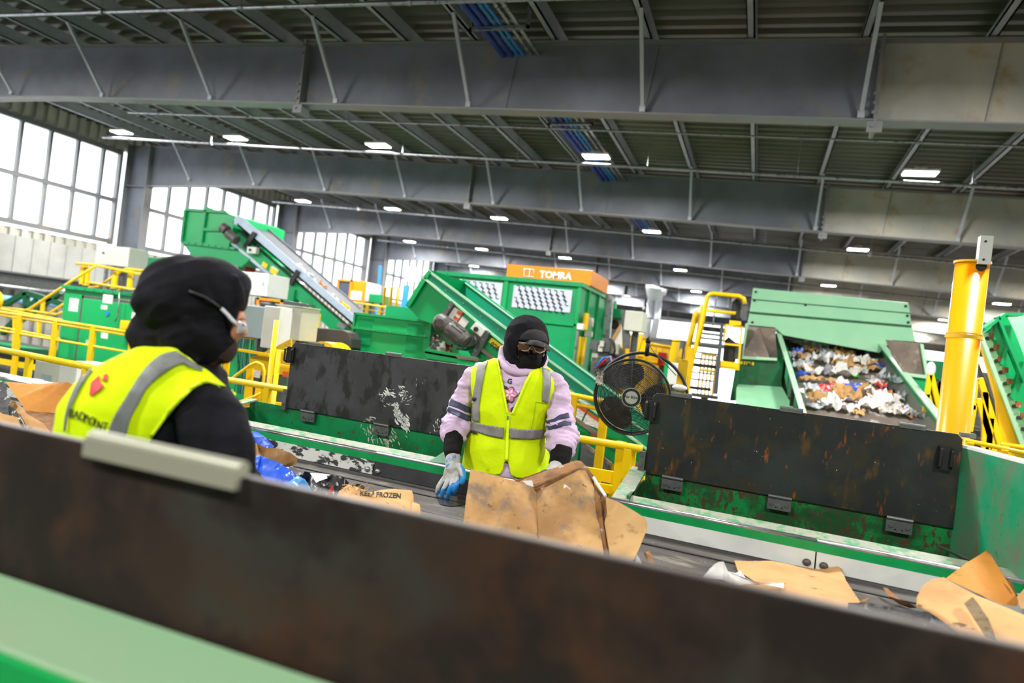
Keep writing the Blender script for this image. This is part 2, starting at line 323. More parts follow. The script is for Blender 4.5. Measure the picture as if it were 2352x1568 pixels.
# left wall: cladding below and above the tall windows
b = MB(); b.box(XW - .25, Y0, ZF, XW - .1, YF, 3.3); b.box(XW - .25, Y0, 6.52, XW - .1, YF, 8.2)
y = Y0
while y < YF:
    b.box(XW - .1, y, ZF, XW, y + .18, 3.3); b.box(XW - .1, y, 6.5, XW, y + .18, 7.4); y += .34
struct(b.build('wall_left', CLAD))
ZS, ZT, ZH = 3.45, 4.81, 6.41
def window(i, y0, y1, ms):
    r = bpy.data.objects.new('window_%d' % i, None); COL.objects.link(r); r.location = (XW, (y0 + y1) / 2, ZS); WLOC[r.name] = r.location.copy(); r['kind'] = 'structure'
    b = MB(); b.box(XW - .14, y0, ZS, XW - .1, y1, ZH); b.build('pane', PANE, r)
    b = MB()
    for z, h in ((ZS, .14), (ZT, .13), (ZH, .16)): b.box(XW - .1, y0, z - h / 2, XW + .06, y1, z + h / 2)
    y = ms
    while y > y0: y -= .87
    while y < y1:
        if y > y0: b.box(XW - .1, y - .045, ZS, XW + .03, y + .045, ZH)
        y += .87
    b.box(XW - .1, y0 - .1, ZS - .1, XW + .06, y0, ZH + .1); b.box(XW - .1, y1, ZS - .1, XW + .06, y1 + .1, ZH + .1)
    b.build('window_frame', FLNG, r)
window(1, -8.4, 9.2, 13.43); window(2, 10.3, 16.6, 13.43); window(3, 17.5, 24.3, 17.9); window(4, 25.2, 32.0, 25.7); window(6, 32.9, 39.7, 33.4)
window(7, 40.6, 47.4, 41); window(8, 48.2, 55, 48.6)

# roof girders, each one thing
PX_X = [-.53 + 1.41 * k for k in range(0, 21)] + [-1.93, -3.35, -4.65, -5.9, -7.1, -8.4, -9.8, -11.15, -12.5, -13.8, -15.1, -16.4, -17.7, -19.0]
PX_X.sort()
ORD = ['nearest', 'second', 'third', 'fourth', 'fifth', 'sixth', 'farthest']
def girder(y, lab, k):
    g = thing('roof_girder', lab, 'girder', (-8, y, 5), 'tapered roof girders spanning the hall')
    HB, HT = 3.42, 4.46
    sp = (-7.85, 1.05)
    segs = ((XW + 1.0, sp[0], GIRD), (sp[0], sp[1], GIRD), (sp[1], XR - .3, GIRDT))
    for a, c, m in segs:
        b = MB()
        n = 12 if a < -15 else 1
        for i in range(n):
            x0 = a + (c - a) * i / n; x1 = a + (c - a) * (i + 1) / n
            def hb(x): return zr(x, HB) - (max(0, (-13.8 - x)) / 6) ** 1.6 * .32
            b.hexa([(x0, y - .006, hb(x0)), (x1, y - .006, hb(x1)), (x1, y + .006, hb(x1)), (x0, y + .006, hb(x0))],
                   [(x0, y - .006, zr(x0, HT)), (x1, y - .006, zr(x1, HT)), (x1, y + .006, zr(x1, HT)), (x0, y + .006, zr(x0, HT))], 0)
            for f, q in ((hb, 1), (lambda x: zr(x, HT), 1)):
                b.hexa([(x0, y - .13, f(x0) - .01), (x1, y - .13, f(x1) - .01), (x1, y + .13, f(x1) - .01), (x0, y + .13, f(x0) - .01)],
                       [(x0, y - .13, f(x0) + .012), (x1, y - .13, f(x1) + .012), (x1, y + .13, f(x1) + .012), (x0, y + .13, f(x0) + .012)], 1)
        if a > -9:                                  # welded seams in the web
            for x in ((-4.0 if a < 0 else 2.35), (-1.85 if a < 0 else 6.2)):
                b.bar((x + .02, y - .014, zr(x, HT)), (x - .08, y - .014, zr(x, HB)), .012, .018, (0, 1, 0), 1)
        b.build('web_segment', [m, FLNG], g)
    for x in sp:
        b = MB(); b.box(x - .022, y - .15, zr(x, HB) - .16, x + .022, y + .15, zr(x, HT) + .06)
        bolt_row(b, [(x - .03, y - .16, zr(x, HB) + d) for d in (-.09, .08, .2, .32, .86, 1.)], .026, (0, -1, 0))
        b.box(x - .09, y - .16, zr(x, HB) - .17, x + .09, y - .145, zr(x, HB) - .03)
        b.build('splice_plate', FLNG, g)
    n = 0
    for i, x in enumerate(PX_X):
        if i % 2 and x < 14 and n < 12:
            n += 1; b = MB(); b.bar((x, y - .98, zr(x, 4.5)), (x, y - .1, zr(x, HB) + .04), .05, .05)
            b.box(x - .04, y - .16, zr(x, HB) + .01, x + .04, y - .1, zr(x, HB) + .1); b.build('flange_brace', PURL, g)
    b = MB()                                        # haunched column at the window wall
    b.box(XW + .02, y - .006, ZF, XW + 1.0, y + .006, zr(XW, HT), 0)
    for x in (XW + .02, XW + .98): b.box(x, y - .15, ZF, x + .025, y + .15, zr(XW, HT), 1)
    for z in (zr(XW, HB) - .35, 1.2): b.box(XW, y - .14, z, XW + 1, y + .14, z + .02, 1)
    b.build('column', [GIRD, FLNG], g)
for k, y in enumerate(GY[1:]):
    girder(y, 'grey steel roof girder crossing the hall, %s of the row' % (ORD[k] if k < 6 else 'farthest'), k)

# purlins
for i, x in enumerate(PX_X):
    b = MB(); z = zr(x, 4.5)
    if abs(x + 4.65) < .01: b.box(x - .04, Y0, z, x + .04, YF, z + .22)
    b.box(x - .012, Y0, z, x + .012, YF, z + .24); b.box(x - .095, Y0, z, x + .012, YF, z + .02); b.box(x - .095, Y0, z + .0, x - .08, YF, z + .045)
    tag(b.build('roof_purlin', PURL), 'long grey steel purlin running lengthwise under the corrugated roof deck', 'purlin', 'parallel roof purlins')

# sprinkler and conduit lines across the hall
def line(name, x0, x1, y, h, r, lab, cat, mt=STEEL, clamps=1.4):
    t = thing(name, lab, cat, (x0, y, zr(x0, h)))
    b = MB(); b.cyl((x0, y, zr(x0, h)), (x1, y, zr(x1, h)), r, 10); b.build('pipe', mt, t, smooth=True)
    x = x0 + 1
    while x < min(x1, 14): b = MB(); b.cyl((x, y, zr(x, h)), (x, y, zr(x, 4.55)), .006, 5); b.cyl((x - .03, y, zr(x, h)), (x + .03, y, zr(x, h)), r * 1.35, 8); x += clamps * 2; b.build('hanger_rod', STEEL, t)
    return t
line('sprinkler_pipe', -17.5, 28, 13.6, 3.75, .03, 'long galvanised pipe crossing below the first row of lights', 'pipe')
line('sprinkler_pipe', -15.7, 28, 12.81, 4.2, .018, 'thin galvanised pipe crossing just behind the nearest girder', 'pipe')
line('sprinkler_pipe', -17, 12, 7.8, 4.15, .03, 'galvanised pipe crossing at the top edge before the nearest girder', 'pipe')
line('sprinkler_pipe', -18, 28, 21.2, 3.75, .035, 'galvanised pipe crossing below the second row of lights', 'pipe')
line('sprinkler_pipe', -18, 28, 28.9, 3.7, .035, 'galvanised pipe crossing below the third row of lights', 'pipe')
line('sprinkler_pipe', -18, 28, 36.6, 3.7, .035, 'distant galvanised pipe crossing under the fifth girder', 'pipe')
for dx, r, m, lab in ((-.26, .045, BLUE1, 'dark blue roof pipe, leftmost of the pipe bundle'), (-.13, .035, BLUE1, 'dark blue roof pipe beside the leftmost blue pipe'), (-.02, .022, BLUE2, 'bright blue thin roof pipe, left one of the pair'),
                      (.07, .022, BLUE2, 'bright blue thin roof pipe, right one of the pair'), (.2, .024, STEEL, 'galvanised conduit right of the blue roof pipes'), (.32, .028, STEEL, 'galvanised conduit, rightmost of the roof pipe bundle')):
    b = MB(); x = -3.95 + dx; b.cyl((x, -5, zr(x, 4.3)), (x, 50, zr(x, 4.3)), r, 10)
    y = 3
    while y < 45: b.cyl((x, y, zr(x, 4.3)), (x, y + .05, zr(x, 4.3)), r * 1.25, 8); y += 2.6
    tag(b.build('roof_pipe', m, smooth=True), lab, 'pipe')
for k, y in enumerate((8.7, 12.6, 20, 27.5)):
    b = MB(); b.box(-4.35, y, zr(-4, 4.22), -3.45, y + .05, zr(-4, 4.26)); b.box(-4.35, y, zr(-4, 4.22), -4.31, y + .05, zr(-4, 4.55)); b.box(-3.49, y, zr(-4, 4.22), -3.45, y + .05, zr(-4, 4.55))
    tag(b.build('pipe_hanger', STEEL), 'galvanised strut hanger under the blue roof pipes, number %s from the camera' % ['one', 'two', 'three', 'four'][k], 'hanger')

# high bay lights
def lampthing():
    t = thing('high_bay_light', 'white high bay light', 'ceiling light', (0, 0, 0), 'hanging high bay lights')
    b = MB(); b.box(-.29, -.16, 0, .29, .16, .045); b.box(-.1, -.07, .045, .1, .07, .11); b.build('housing', WHITE, t, bevel=.008)
    b = MB(); b.box(-.26, -.14, -.012, .26, .14, -.001); b.build('diffuser', GLOWW, t)
    b = MB(); b.tube([(0, 0, .11), (0, 0, .16)], .03, 8); b.cyl((-.2, 0, .1), (-.03, 0, .5), .004, 4); b.cyl((.2, 0, .1), (.03, 0, .5), .004, 4); b.build('hook', STEEL, t)
    ld = bpy.data.lights.new('bay_glow', 'AREA'); ld.shape = 'RECTANGLE'; ld.size = .55; ld.size_y = .3; ld.energy = LAMP_W; ld.color = (1, .985, .955)
    lo = bpy.data.objects.new('bay_glow', ld); COL.objects.link(lo); lo.parent = t; lo.location = (0, 0, -.03)
    return t
lamp0 = lampthing(); first = True
LR = [(-2.2, 'behind'), (5.7, 'unseen overhead'), (13.9, 'first'), (21.95, 'second'), (30.6, 'third'), (39, 'fourth'), (47, 'fifth')]  # behind and overhead rows are out of view, added to light the foreground
LX = [-17.2, -13.2, -8.95, -3.65, 2.35, 8.4, 14.5, 21.0]
LP = ['farthest left', 'second from left', 'third from left', 'fourth from left', 'fifth from left', 'sixth from left', 'seventh from left', 'farthest right']
for yy, rn in LR:
    for i, x in enumerate(LX):
        if rn in ('behind',) and (x < -9 or x > 9): continue
        o = lamp0 if first else copy_tree(lamp0); first = False
        o.location = (x, yy, zr(x, 4.0))
        o['label'] = 'glowing white high bay light, %s in the %s row' % (LP[i], rn)

# left wall fittings
b = MB(); y = 6.
while y < 15.6: b.box(XW + .9, y, 2.0, XW + .95, y + .42, 3.0); b.box(XW + .9, y + .42, 2.0, XW + .93, y + .5, 3.0); y += .5
tag(b.build('wall_cladding_panel', mk('off_white_panel', rgb(168, 168, 164), .7, spec=.2, layers=[(rgb(150, 150, 144), 1.2, .45, .7)])), 'long white ribbed cladding panel below the left windows', 'panel')
b = MB(); b.box(XW + .7, 4, 1.55, XW + 1.1, 16.2, 1.6); b.box(XW + .85, 4, 1.6, XW + .9, 16.2, 1.95); b.box(XW + .7, 4, 1.95, XW + 1.1, 16.2, 2.0)
tag(b.build('steel_beam', DSTEEL), 'dark grey steel beam under the white cladding at the left wall', 'beam')
b = MB(); b.tube([(XW + 2, 3, 1.3), (XW + 2, 15.6, 1.24)], .09, 12); tag(b.build('wall_pipe', SKYB, smooth=True), 'pale blue pipe running low along the left wall', 'pipe')
b = MB(); b.tube([(XW + 1.7, 8, 1.62), (XW + 1.7, 13.5, 1.56), (XW + 1.75, 13.9, 1.6), (XW + 1.8, 14.1, 1.8)], .05, 8); tag(b.build('wall_pipe', STEEL, smooth=True), 'grey pipe with elbow above the pale blue wall pipe', 'pipe')

# ------------------------------------------------------------------ sorting station: belt, rails, hoppers, panels
TS = -.040                                  # the station stands a touch askew to the hall
def S(u, v, z):                             # u along the belt, v across it (0 = far rail line)
    return Vector((u - v * TS * 0 + 0, 2.985 + v + TS * (u + 1.0), z))
ZB = .888; ZK = .90
b = MB(); b.box(-12, -3, -.12, 12, 5.2, -.02); b.box(-14, 5.2, -.3, 12, 5.25, .1)
for i in range(60): b.box(-12 + i * .4, -3, -.02, -11.97 + i * .4, 5.2, 0)
struct(b.build('floor_platform', GRATE))
def sbox(b, u0, v0, z0, u1, v1, z1, mi=None):
    b.hexa([S(u0, v0, z0), S(u1, v0, z0), S(u1, v1, z0), S(u0, v1, z0)], [S(u0, v0, z1), S(u1, v0, z1), S(u1, v1, z1), S(u0, v1, z1)], mi)
belt = thing('sorting_conveyor', 'long dark sorting belt conveyor crossing between the two workers', 'conveyor', (-1, 2.3, 0))
b = MB(); sbox(b, -9, -1.32, ZB - .02, 6, 0, ZB)
for v in (-.16, -.42, -.74, -1.05): sbox(b, -9, v, ZB, 6, v + .012, ZB + .003)
sbox(b, -9, -1.32, ZB - .4, 6, -1.26, ZB - .02); b.build('belt', BELT, belt)
b = MB()
for v0 in (-.24, -.235): pass
sbox(b, -9, -.175, ZB, 6, -.16, ZB + .004); b.build('belt_seam', RUBBER, belt)
def pu(x, y, z=None, v=.46):                # station u and height of a photo point on the line v
    r = ray(x, y); t = (2.985 + v + TS) / (r.y - TS * r.x); return r.x * t, CZ + r.z * t
j1 = pu(866, 1050, v=0)[0]; j2 = pu(1873, 1275, v=0)[0]; jb = pu(1440, 1190, v=0)[0]                        # joints between skirt lengths
for u0, u1, m in ((-9, j1, SKIRTM), (j1, jb, SKIRTB), (jb, j2, SKIRTW), (j2, 6, SKIRTW)):
    b = MB(); b.hexa([S(u0 + .003, -.035, ZB - .01), S(u1 - .003, -.035, ZB - .01), S(u1 - .003, -.02, ZB - .01), S(u0 + .003, -.02, ZB - .01)], [S(u0 + .003, -.014, ZK + .062), S(u1 - .003, -.014, ZK + .062), S(u1 - .003, 0, ZK + .062), S(u0 + .003, 0, ZK + .062)])
    b.build('skirt', m, belt)
b = MB(); sbox(b, -9, -.014, ZK + .06, 6, .0, ZK + .098); b.build('green_rail_face', STRIPG, belt)
b = MB(); b.hexa([S(-9, -.045, ZB), S(6, -.045, ZB), S(6, -.035, ZB), S(-9, -.035, ZB)], [S(-9, -.04, ZB + .008), S(6, -.04, ZB + .008), S(6, -.033, ZB + .01), S(-9, -.033, ZB + .01)]); b.build('skirt_lip', RUBBER, belt)
for ja in (j1, j2):
    for du in (-.03, .03): b = MB(); b.sphere(S(ja + du, -.028, ZB + .03), (.016, .012, .014), 12, 8); b.build('skirt_bolt', STEEL if ja < 0 else MOTOR, belt, smooth=True)
for u0, u1 in ((-9, j1), (j1, j2), (j2, 6)):
    b = MB(); b.tube([S(u0 + .002, -.004, 1.0), S(u1 - .002, -.004, 1.0)], .011, 10); b.build('edge_rail', RAILM, belt, smooth=True)
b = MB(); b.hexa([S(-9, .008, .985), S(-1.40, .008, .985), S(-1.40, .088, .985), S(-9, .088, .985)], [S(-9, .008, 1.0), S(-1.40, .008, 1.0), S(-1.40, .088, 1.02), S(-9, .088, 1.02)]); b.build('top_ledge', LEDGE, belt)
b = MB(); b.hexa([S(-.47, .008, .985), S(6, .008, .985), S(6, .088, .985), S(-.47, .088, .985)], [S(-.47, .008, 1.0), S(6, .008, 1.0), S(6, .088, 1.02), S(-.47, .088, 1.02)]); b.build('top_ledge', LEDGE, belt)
b = MB(); sbox(b, -9, .0, .2, 6, .02, .99); sbox(b, -9, -1.36, .2, 6, -1.33, ZB - .01)
b.build('side_frame', STRIPG, belt)
for u in (-8, -5.5, -3, -1.4, .2, 2, 4.5):
    for v in (-1.3, -.06):
        b = MB(); sbox(b, u, v, 0, u + .08, v + .05, .5); b.build('leg', STRIPG, belt)
b = MB(); sbox(b, -9, -1.36, ZB - .02, 6, -1.33, ZB + .05); b.build('near_skirt', SKIRTW, belt)

VP = .46                                    # back wall and hinged panel line
def hopper(u0, u1, lab, green, right):
    t = thing('sorting_hopper', lab, 'hopper', S((u0 + u1) / 2, .25, 0), 'waist high green hoppers beside the belt')
    b = MB(); sbox(b, u0, VP, .1, u1, VP + .012, 1.075); b.build('back_wall', green, t)
    b = MB(); b.hexa([S(u0, .1, .55), S(u1, .1, .55), S(u1, VP, .1), S(u0, VP, .1)], [S(u0, .1, .56), S(u1, .1, .56), S(u1, VP, .11), S(u0, VP, .11)]); sbox(b, u0, .075, .3, u1, .09, .985); b.build('inner_slope', green, t)
    b = MB(); sbox(b, u0 - .012, .02, .1, u0, VP + .012, 1.03); b.build('side_wall', green, t)
    b = MB()
    if right: b.hexa([S(u0 - .075, .01, 1.0), S(u0 + .0, .01, 1.0), S(u0 + .0, VP + .02, 1.075), S(u0 - .075, VP + .02, 1.075)], [S(u0 - .075, .01, 1.012), S(u0 + .0, .01, 1.012), S(u0, VP + .02, 1.087), S(u0 - .075, VP + .02, 1.087)])
    else: b.hexa([S(u0 - .012, .01, 1.0), S(u0 + .04, .01, 1.0), S(u0 + .04, VP + .02, 1.075), S(u0 - .012, VP + .02, 1.075)], [S(u0 - .012, .01, 1.01), S(u0 + .04, .01, 1.01), S(u0 + .04, VP + .02, 1.085), S(u0 - .012, VP + .02, 1.085)])
    b.build('side_rim', LEDGE, t)
    if not right:
        b = MB(); sbox(b, u1, .02, .1, u1 + .012, VP + .012, 1.0); b.hexa([S(u1 - .02, .0, 1.0), S(u1 + .06, .02, 1.0), S(u1 + .05, .12, 1.02), S(u1 - .02, .16, 1.03)], [S(u1 - .02, .0, 1.01), S(u1 + .06, .02, 1.01), S(u1 + .05, .12, 1.03), S(u1 - .02, .16, 1.04)]); b.build('end_wall', HOPG2, t)
    return t
def hinge(b, u, v, z):
    sbox(b, u - .05, v - .014, z - .055, u + .05, v - .004, z); b.tube([S(u - .05, v - .014, z + .004), S(u + .05, v - .014, z + .004)], .008, 8)
    for d in (-.032, .032): bolt_row(b, [S(u + d, v - .014, z - .03)], .007)
    for d in (-.013, .013): b.cyl(S(u + d, v - .0145, z - .042), S(u + d, v - .016, z - .042), .004, 6, 1)
def latch(b, u, v, z):
    sbox(b, u - .028, v - .02, z - .05, u + .028, v - .008, z + .05); b.tube([S(u - .022, v - .02, z + .042), S(u - .022, v - .04, z + .036), S(u - .022, v - .04, z - .036), S(u - .022, v - .02, z - .042)], .006, 6)
    b.tube([S(u + .02, v - .02, z + .042), S(u + .02, v - .034, z + .03), S(u + .02, v - .034, z - .03), S(u + .02, v - .02, z - .042)], .006, 6)
def panel(u0, u1, z0, z1, lab, m, hs, tops, lt):
    t = thing('hinged_panel', lab, 'panel', S((u0 + u1) / 2, VP, z0), 'black flap panels standing on the far hoppers')
    v = VP - .012; c = .02; pts = [S(u0, v, z0), S(u1, v, z0), S(u1, v, z1 - c), S(u1 - c, v, z1), S(u0 + c, v, z1), S(u0, v, z1 - c)]
    b = MB(); b.prism(pts, (0, .013, 0)); b.build('board', m, t, bevel=.002)
    for u in hs:
        b = MB(); hinge(b, u, v, z0 - .002); b.build('hinge', [DSTEEL, DARK], t)
    for u in tops:
        b = MB(); sbox(b, u - .05, v - .006, z1 - .006, u + .05, v + .02, z1 + .01); b.tube([S(u - .05, v + .01, z1 + .01), S(u + .05, v + .01, z1 + .01)], .007, 8); b.build('top_hinge', DSTEEL, t)
    for u, z in lt:
        b = MB(); latch(b, u, v, z); b.build('latch', RUBBER, t, smooth=False)
    return t
uL0, zL0 = pu(657, 935); uL1 = -1.3; uR0, zR0 = pu(1480, 1080); uR1, zR1 = pu(2186, 1213)
hopper(-2.98, -1.42, 'green hopper with splashed back wall left of the worker in lilac', HOPG2, False)
hopper(uR0 + .01, uR1 + .04, 'green hopper with grimy back wall right of the worker in lilac', HOPG, True)
panel(uL0, uL1, zL0, pu(665, 784)[1], 'smooth black hinged panel with white paint splashes left of the worker in lilac', BLACKP, [pu(712, 955)[0], pu(880, 985)[0]], [pu(728, 790)[0], pu(906, 810)[0]], [(pu(673, 815)[0], pu(673, 815)[1])])
panel(uR0, uR1, zR0 - .01, pu(1480, 898)[1], 'rust flecked black hinged panel right of the standing fan', BLACKR, [pu(1546, 1100)[0], pu(1790, 1150)[0], pu(2063, 1200)[0]], [pu(1566, 903)[0], pu(1818, 938)[0], pu(2095, 975)[0]], [(pu(1497, 942)[0] , pu(1497, 942)[1]), (pu(2168, 1050)[0], pu(2168, 1050)[1])])
b = MB()                                    # white splashes on the left panel and on the green wall under it
rs = random.Random(5)
def splash(b, cx, cy, n, sx, sy, L, ang, v):
    for i in range(n):
        x = cx + rs.gauss(0, sx); y = cy + rs.gauss(0, sy); a = ang + rs.gauss(0, .35); l = L * rs.uniform(.3, 1.2); w = l * rs.uniform(.08, .3)
        pts = []
        for k in range(7):
            t = k / 6 * 2 * math.pi; px = x + math.cos(t) * l * math.cos(a) * rs.uniform(.7, 1.1) - math.sin(t) * w * math.sin(a); py = y + math.cos(t) * l * math.sin(a) * rs.uniform(.7, 1.1) + math.sin(t) * w * math.cos(a)
            u, z = pu(px, py, v=v); pts.append(S(u, v, z))
        b.add(pts, [tuple(range(7))])
for (cx_, cy_, n_, sx_, sy_, L_, a_) in ((908, 906, 26, 14, 5, 7, .35), (925, 898, 14, 8, 8, 6, .9), (938, 915, 12, 6, 3, 5, 2.5), (905, 930, 18, 14, 2, 6, .15), (876, 912, 10, 5, 6, 4, 1.2), (912, 952, 40, 4, 10, 8, 1.15), (925, 968, 34, 5, 9, 9, 1.0), (938, 985, 14, 5, 5, 6, 1.0), (1003, 968, 8, 5, 6, 4, 1.2), (1000, 985, 8, 4, 6, 4, 1.2), (960, 875, 4, 10, 14, 3, 1.4)): splash(b, cx_, cy_, n_, sx_, sy_, L_, a_, VP - .0135)
tag(b.build('paint_splash', CLADW), 'white paint splash across the smooth black hinged panel', 'splash', kind='stuff')
b = MB(); splash(b, 868, 996, 90, 15, 14, 6, 1.25, VP - .0015); splash(b, 892, 1005, 60, 12, 14, 6, .9, VP - .0015); splash(b, 850, 962, 12, 8, 3, 7, .5, VP - .0135)
tag(b.build('paint_splash', CHUTE if False else BEIGE), 'cream paint splash on the green hopper wall beneath the black panel', 'splash', kind='stuff')
# tall end wall at the right and the wall closing the left hopper
ew = thing('hopper_end_plate', 'tall weathered green end plate right of the rusty black panel', 'plate', S(uR1, .2, .9))
a0 = S(uR1 + .002, VP + .0, .8); a1 = Vector((1.02, 2.66, .8)); h0 = WD(2213, 1028, (a0 - EYE).dot(FW)).z; h1 = 1.405
b = MB(); b.hexa([a0, a1, a1 + Vector((.014, 0, 0)), a0 + Vector((.014, 0, 0))], [Vector((a0.x, a0.y, h0)), Vector((a1.x, a1.y, h1)), Vector((a1.x + .014, a1.y, h1)), Vector((a0.x + .014, a0.y, h0))]); b.build('plate', HOPG3, ew)
b = MB(); b.hexa([Vector((a0.x, a0.y, h0)), Vector((a1.x, a1.y, h1)), Vector((a1.x + .05, a1.y, h1)), Vector((a0.x + .05, a0.y, h0))], [Vector((a0.x, a0.y, h0 + .012)), Vector((a1.x, a1.y, h1 + .012)), Vector((a1.x + .05, a1.y, h1 + .012)), Vector((a0.x + .05, a0.y, h0 + .012))]); b.build('top_flange', CLADW, ew)
b = MB(); p = WD(2212, 1020, 3.45); b.box(p.x - .015, p.y - .01, h0 + .012, p.x + .05, p.y + .03, h0 + .035); b.build('latch_bolt', STEEL, ew)
b = MB(); b.prism([S(uR1 - .06, .36, 1.0), S(uR1 + .03, .16, 1.0), S(uR1 + .05, .2, .97)], (0, 0, .006)); tag(b.build('deflector_tab', STEEL), 'small grey steel tab at the corner of the right hopper', 'tab')
# frame posts at the panel ends
for (x, y0, y1, lab) in ((662, 893, 940, 'worn steel end post holding the left black panel'), (1478, 1035, 1082, 'worn steel end post holding the rusty black panel')):
    u, z1 = pu(x, y0); z0 = pu(x, y1)[1]; b = MB(); sbox(b, u - .014, VP - .03, z0 - .0, u + .016, VP - .006, z1); bolt_row(b, [S(u, VP - .03, z1 - .02), S(u, VP - .03, z0 + .03)], .006)
    tag(b.build('panel_post', DSTEEL), lab, 'post')

# near board, close to the lens
nb = thing('guard_board', 'large dark panel closest to the camera across the bottom', 'panel', (-.3, .75, .7))
NA = WZ(0, 975, 1.40); NBp = WZ(2352, 1490, 1.40); dn = (NBp - NA)
A = NA - dn * .7; Bq = NBp + dn * .5; A.z = Bq.z = 1.40
r0 = ray(0, 1318); yb = NA.y; zb0 = CZ + r0.z * yb / r0.y
b = MB(); th = Vector((0, -.014, 0))
b.hexa([Vector((A.x, A.y, zb0 - .05)), Vector((Bq.x, Bq.y, zb0 - .05)), Vector((Bq.x, Bq.y, zb0 - .05)) - th, Vector((A.x, A.y, zb0 - .05)) - th], [A, Bq, Bq - th, A - th])
b.build('board', [BOARD], nb, bevel=.0025)
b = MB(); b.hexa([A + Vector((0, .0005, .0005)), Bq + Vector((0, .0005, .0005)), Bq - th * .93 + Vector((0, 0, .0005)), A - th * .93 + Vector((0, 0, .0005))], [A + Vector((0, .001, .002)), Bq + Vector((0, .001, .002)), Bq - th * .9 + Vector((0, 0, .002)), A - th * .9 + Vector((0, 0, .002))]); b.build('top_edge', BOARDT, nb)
p0 = WY(212, 985, NA.y + .0); p1 = WY(560, 1062, NA.y)
b = MB(); b.tube([(p0.x, NA.y + .004, 1.411), (p1.x, NA.y + .002, 1.411)], .0115, 16); b.box(p0.x, NA.y - .012, 1.385, p1.x, NA.y - .002, 1.412)
b.build('hinge', mk('hinge_steel', rgb(150, 150, 132), .4, .3), nb, smooth=False)
# green trough on the camera side below that board
tr = thing('near_hopper', 'pale green hopper edge in the bottom left corner nearest the camera', 'hopper', (-.6, .6, .3))
zt = zb0 + .004
yf = WZ(0, 1462, zt).y; yg = WZ(210, 1568, zt).y
b = MB(); b.box(-3.2, min(yf, yg), zt - .016, 1.3, yb - .004, zt); b.build('top_flange', mk('near_green_lit_ledge', rgb(128, 164, 126), .6, layers=[(rgb(138, 162, 128), 4, .4, .7), (rgb(200, 150, 130), 9, .66, .76)]), tr, bevel=.004)  # light from above put into the colour: flange paler than its wall
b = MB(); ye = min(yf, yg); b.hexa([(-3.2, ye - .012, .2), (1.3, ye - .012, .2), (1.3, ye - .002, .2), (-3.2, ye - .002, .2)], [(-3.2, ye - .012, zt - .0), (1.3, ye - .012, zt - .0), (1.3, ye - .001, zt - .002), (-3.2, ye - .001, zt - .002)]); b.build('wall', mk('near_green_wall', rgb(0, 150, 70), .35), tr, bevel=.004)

# ------------------------------------------------------------------ standing fan
fd = 4.55
fc = WD(1452, 911, fd); fr = 86 / F_PX * fd
fan = thing('drum_fan', 'round black wire guard fan standing behind the worker in lilac', 'fan', (fc.x, fc.y, 0))
fx = Vector((.97, .12, .0)).normalized(); fz = Vector((0, 0, 1)); fn = fx.cross(fz).normalized()   # fn points towards the viewer side
if fn.y > 0: fn = -fn
def FC(a, r, o=0.): return fc + fx * math.cos(a) * r + fz * math.sin(a) * r + fn * o
b = MB()
for k in range(22):
    r = .045 + (fr - .045) * k / 21; o = .085 * (1 - (r / fr) ** 2.2) + .02
    b.tube([FC(2 * math.pi * i / 48, r, o) for i in range(48)], .0028, 5, closed=True)
for k in range(12):
    a = 2 * math.pi * k / 12 + .1; b.tube([FC(a, fr * q, .085 * (1 - q ** 2.2) + .022) for q in (.15, .3, .45, .6, .75, .9, 1)], .0024, 5)
b.build('front_grille', RUBBER, fan)
b = MB()
for o, r in ((.02, .007), (-.11, .007)): b.tube([FC(2 * math.pi * i / 64, fr, o) for i in range(64)], r, 8, closed=True)
for k in range(8):
    r = .06 + (fr - .06) * k / 7; b.tube([FC(2 * math.pi * i / 40, r, -.11 - .05 * (1 - (r / fr) ** 2)) for i in range(40)], .0016, 4, closed=True)
b.build('guard_ring', RUBBER, fan, smooth=True)
b = MB()
for k in range(3):
    a0 = math.radians((112, 232, -8)[k]); g = []
    for q in range(9):
        r = .05 + (fr * .9 - .05) * q / 8; w = .3 + .62 * math.sin(math.pi * min(1, (q + .8) / 10.5)) ; g.append([FC(a0 + w * (s - .5) * 1.7, r, .0 + .035 * (s - .5) * 2 * (1 - q / 14)) for s in (0, .2, .4, .6, .8, 1)])
    n = len(b.v); vs = [p for row in g for p in row] + [p - fn * .003 for row in g for p in row]; M_ = 54
    fs = [(i * 6 + j, i * 6 + j + 1, i * 6 + j + 7, i * 6 + j + 6) for i in range(8) for j in range(5)]; b.add(vs, fs + [tuple(x + M_ for x in f[::-1]) for f in fs])
b.build('blades', mk('fan_blade', rgb(52, 50, 48), .5), fan, smooth=True)
b = MB(); b.cyl(fc + fn * -.1, fc + fn * .05, .055, 24); b.build('motor', RUBBER, fan)
b = MB(); b.cyl(fc + fn * .098, fc + fn * .108, .066, 40, 0); b.cyl(fc + fn * .108, fc + fn * .1095, .063, 40, 1); b.cyl(fc + fn * .1092, fc + fn * .1105, .059, 40, 0); b.cyl(fc + fn * .1100, fc + fn * .1115, .042, 40, 1)
hub = b.build('hub_badge', [RUBBER, mk('badge_silver', rgb(176, 178, 176), .4, .2)], fan)
b = MB(); text_on(b, 'Air King', .028, fc - fx * 0 - fz * .006, fx, fz, align='CENTER', push=.113, bold=.0006)
for i, ch in enumerate('New Yorker'): a = math.radians(140 - i * 11); text_on(b, ch, .013, FC(a, .047), Vector((math.sin(a), 0, -math.cos(a))).x * fx - math.cos(a) * fz * 1, FC(a, 1) - fc, align='CENTER', push=.113)
for i, ch in enumerate('Air Circulator'): a = math.radians(218 + i * 8); text_on(b, ch, .011, FC(a, .056), -math.sin(a) * fx + math.cos(a) * fz, -(FC(a, 1) - fc), align='CENTER', push=.113)
b.build('badge_lettering', [INK], hub)
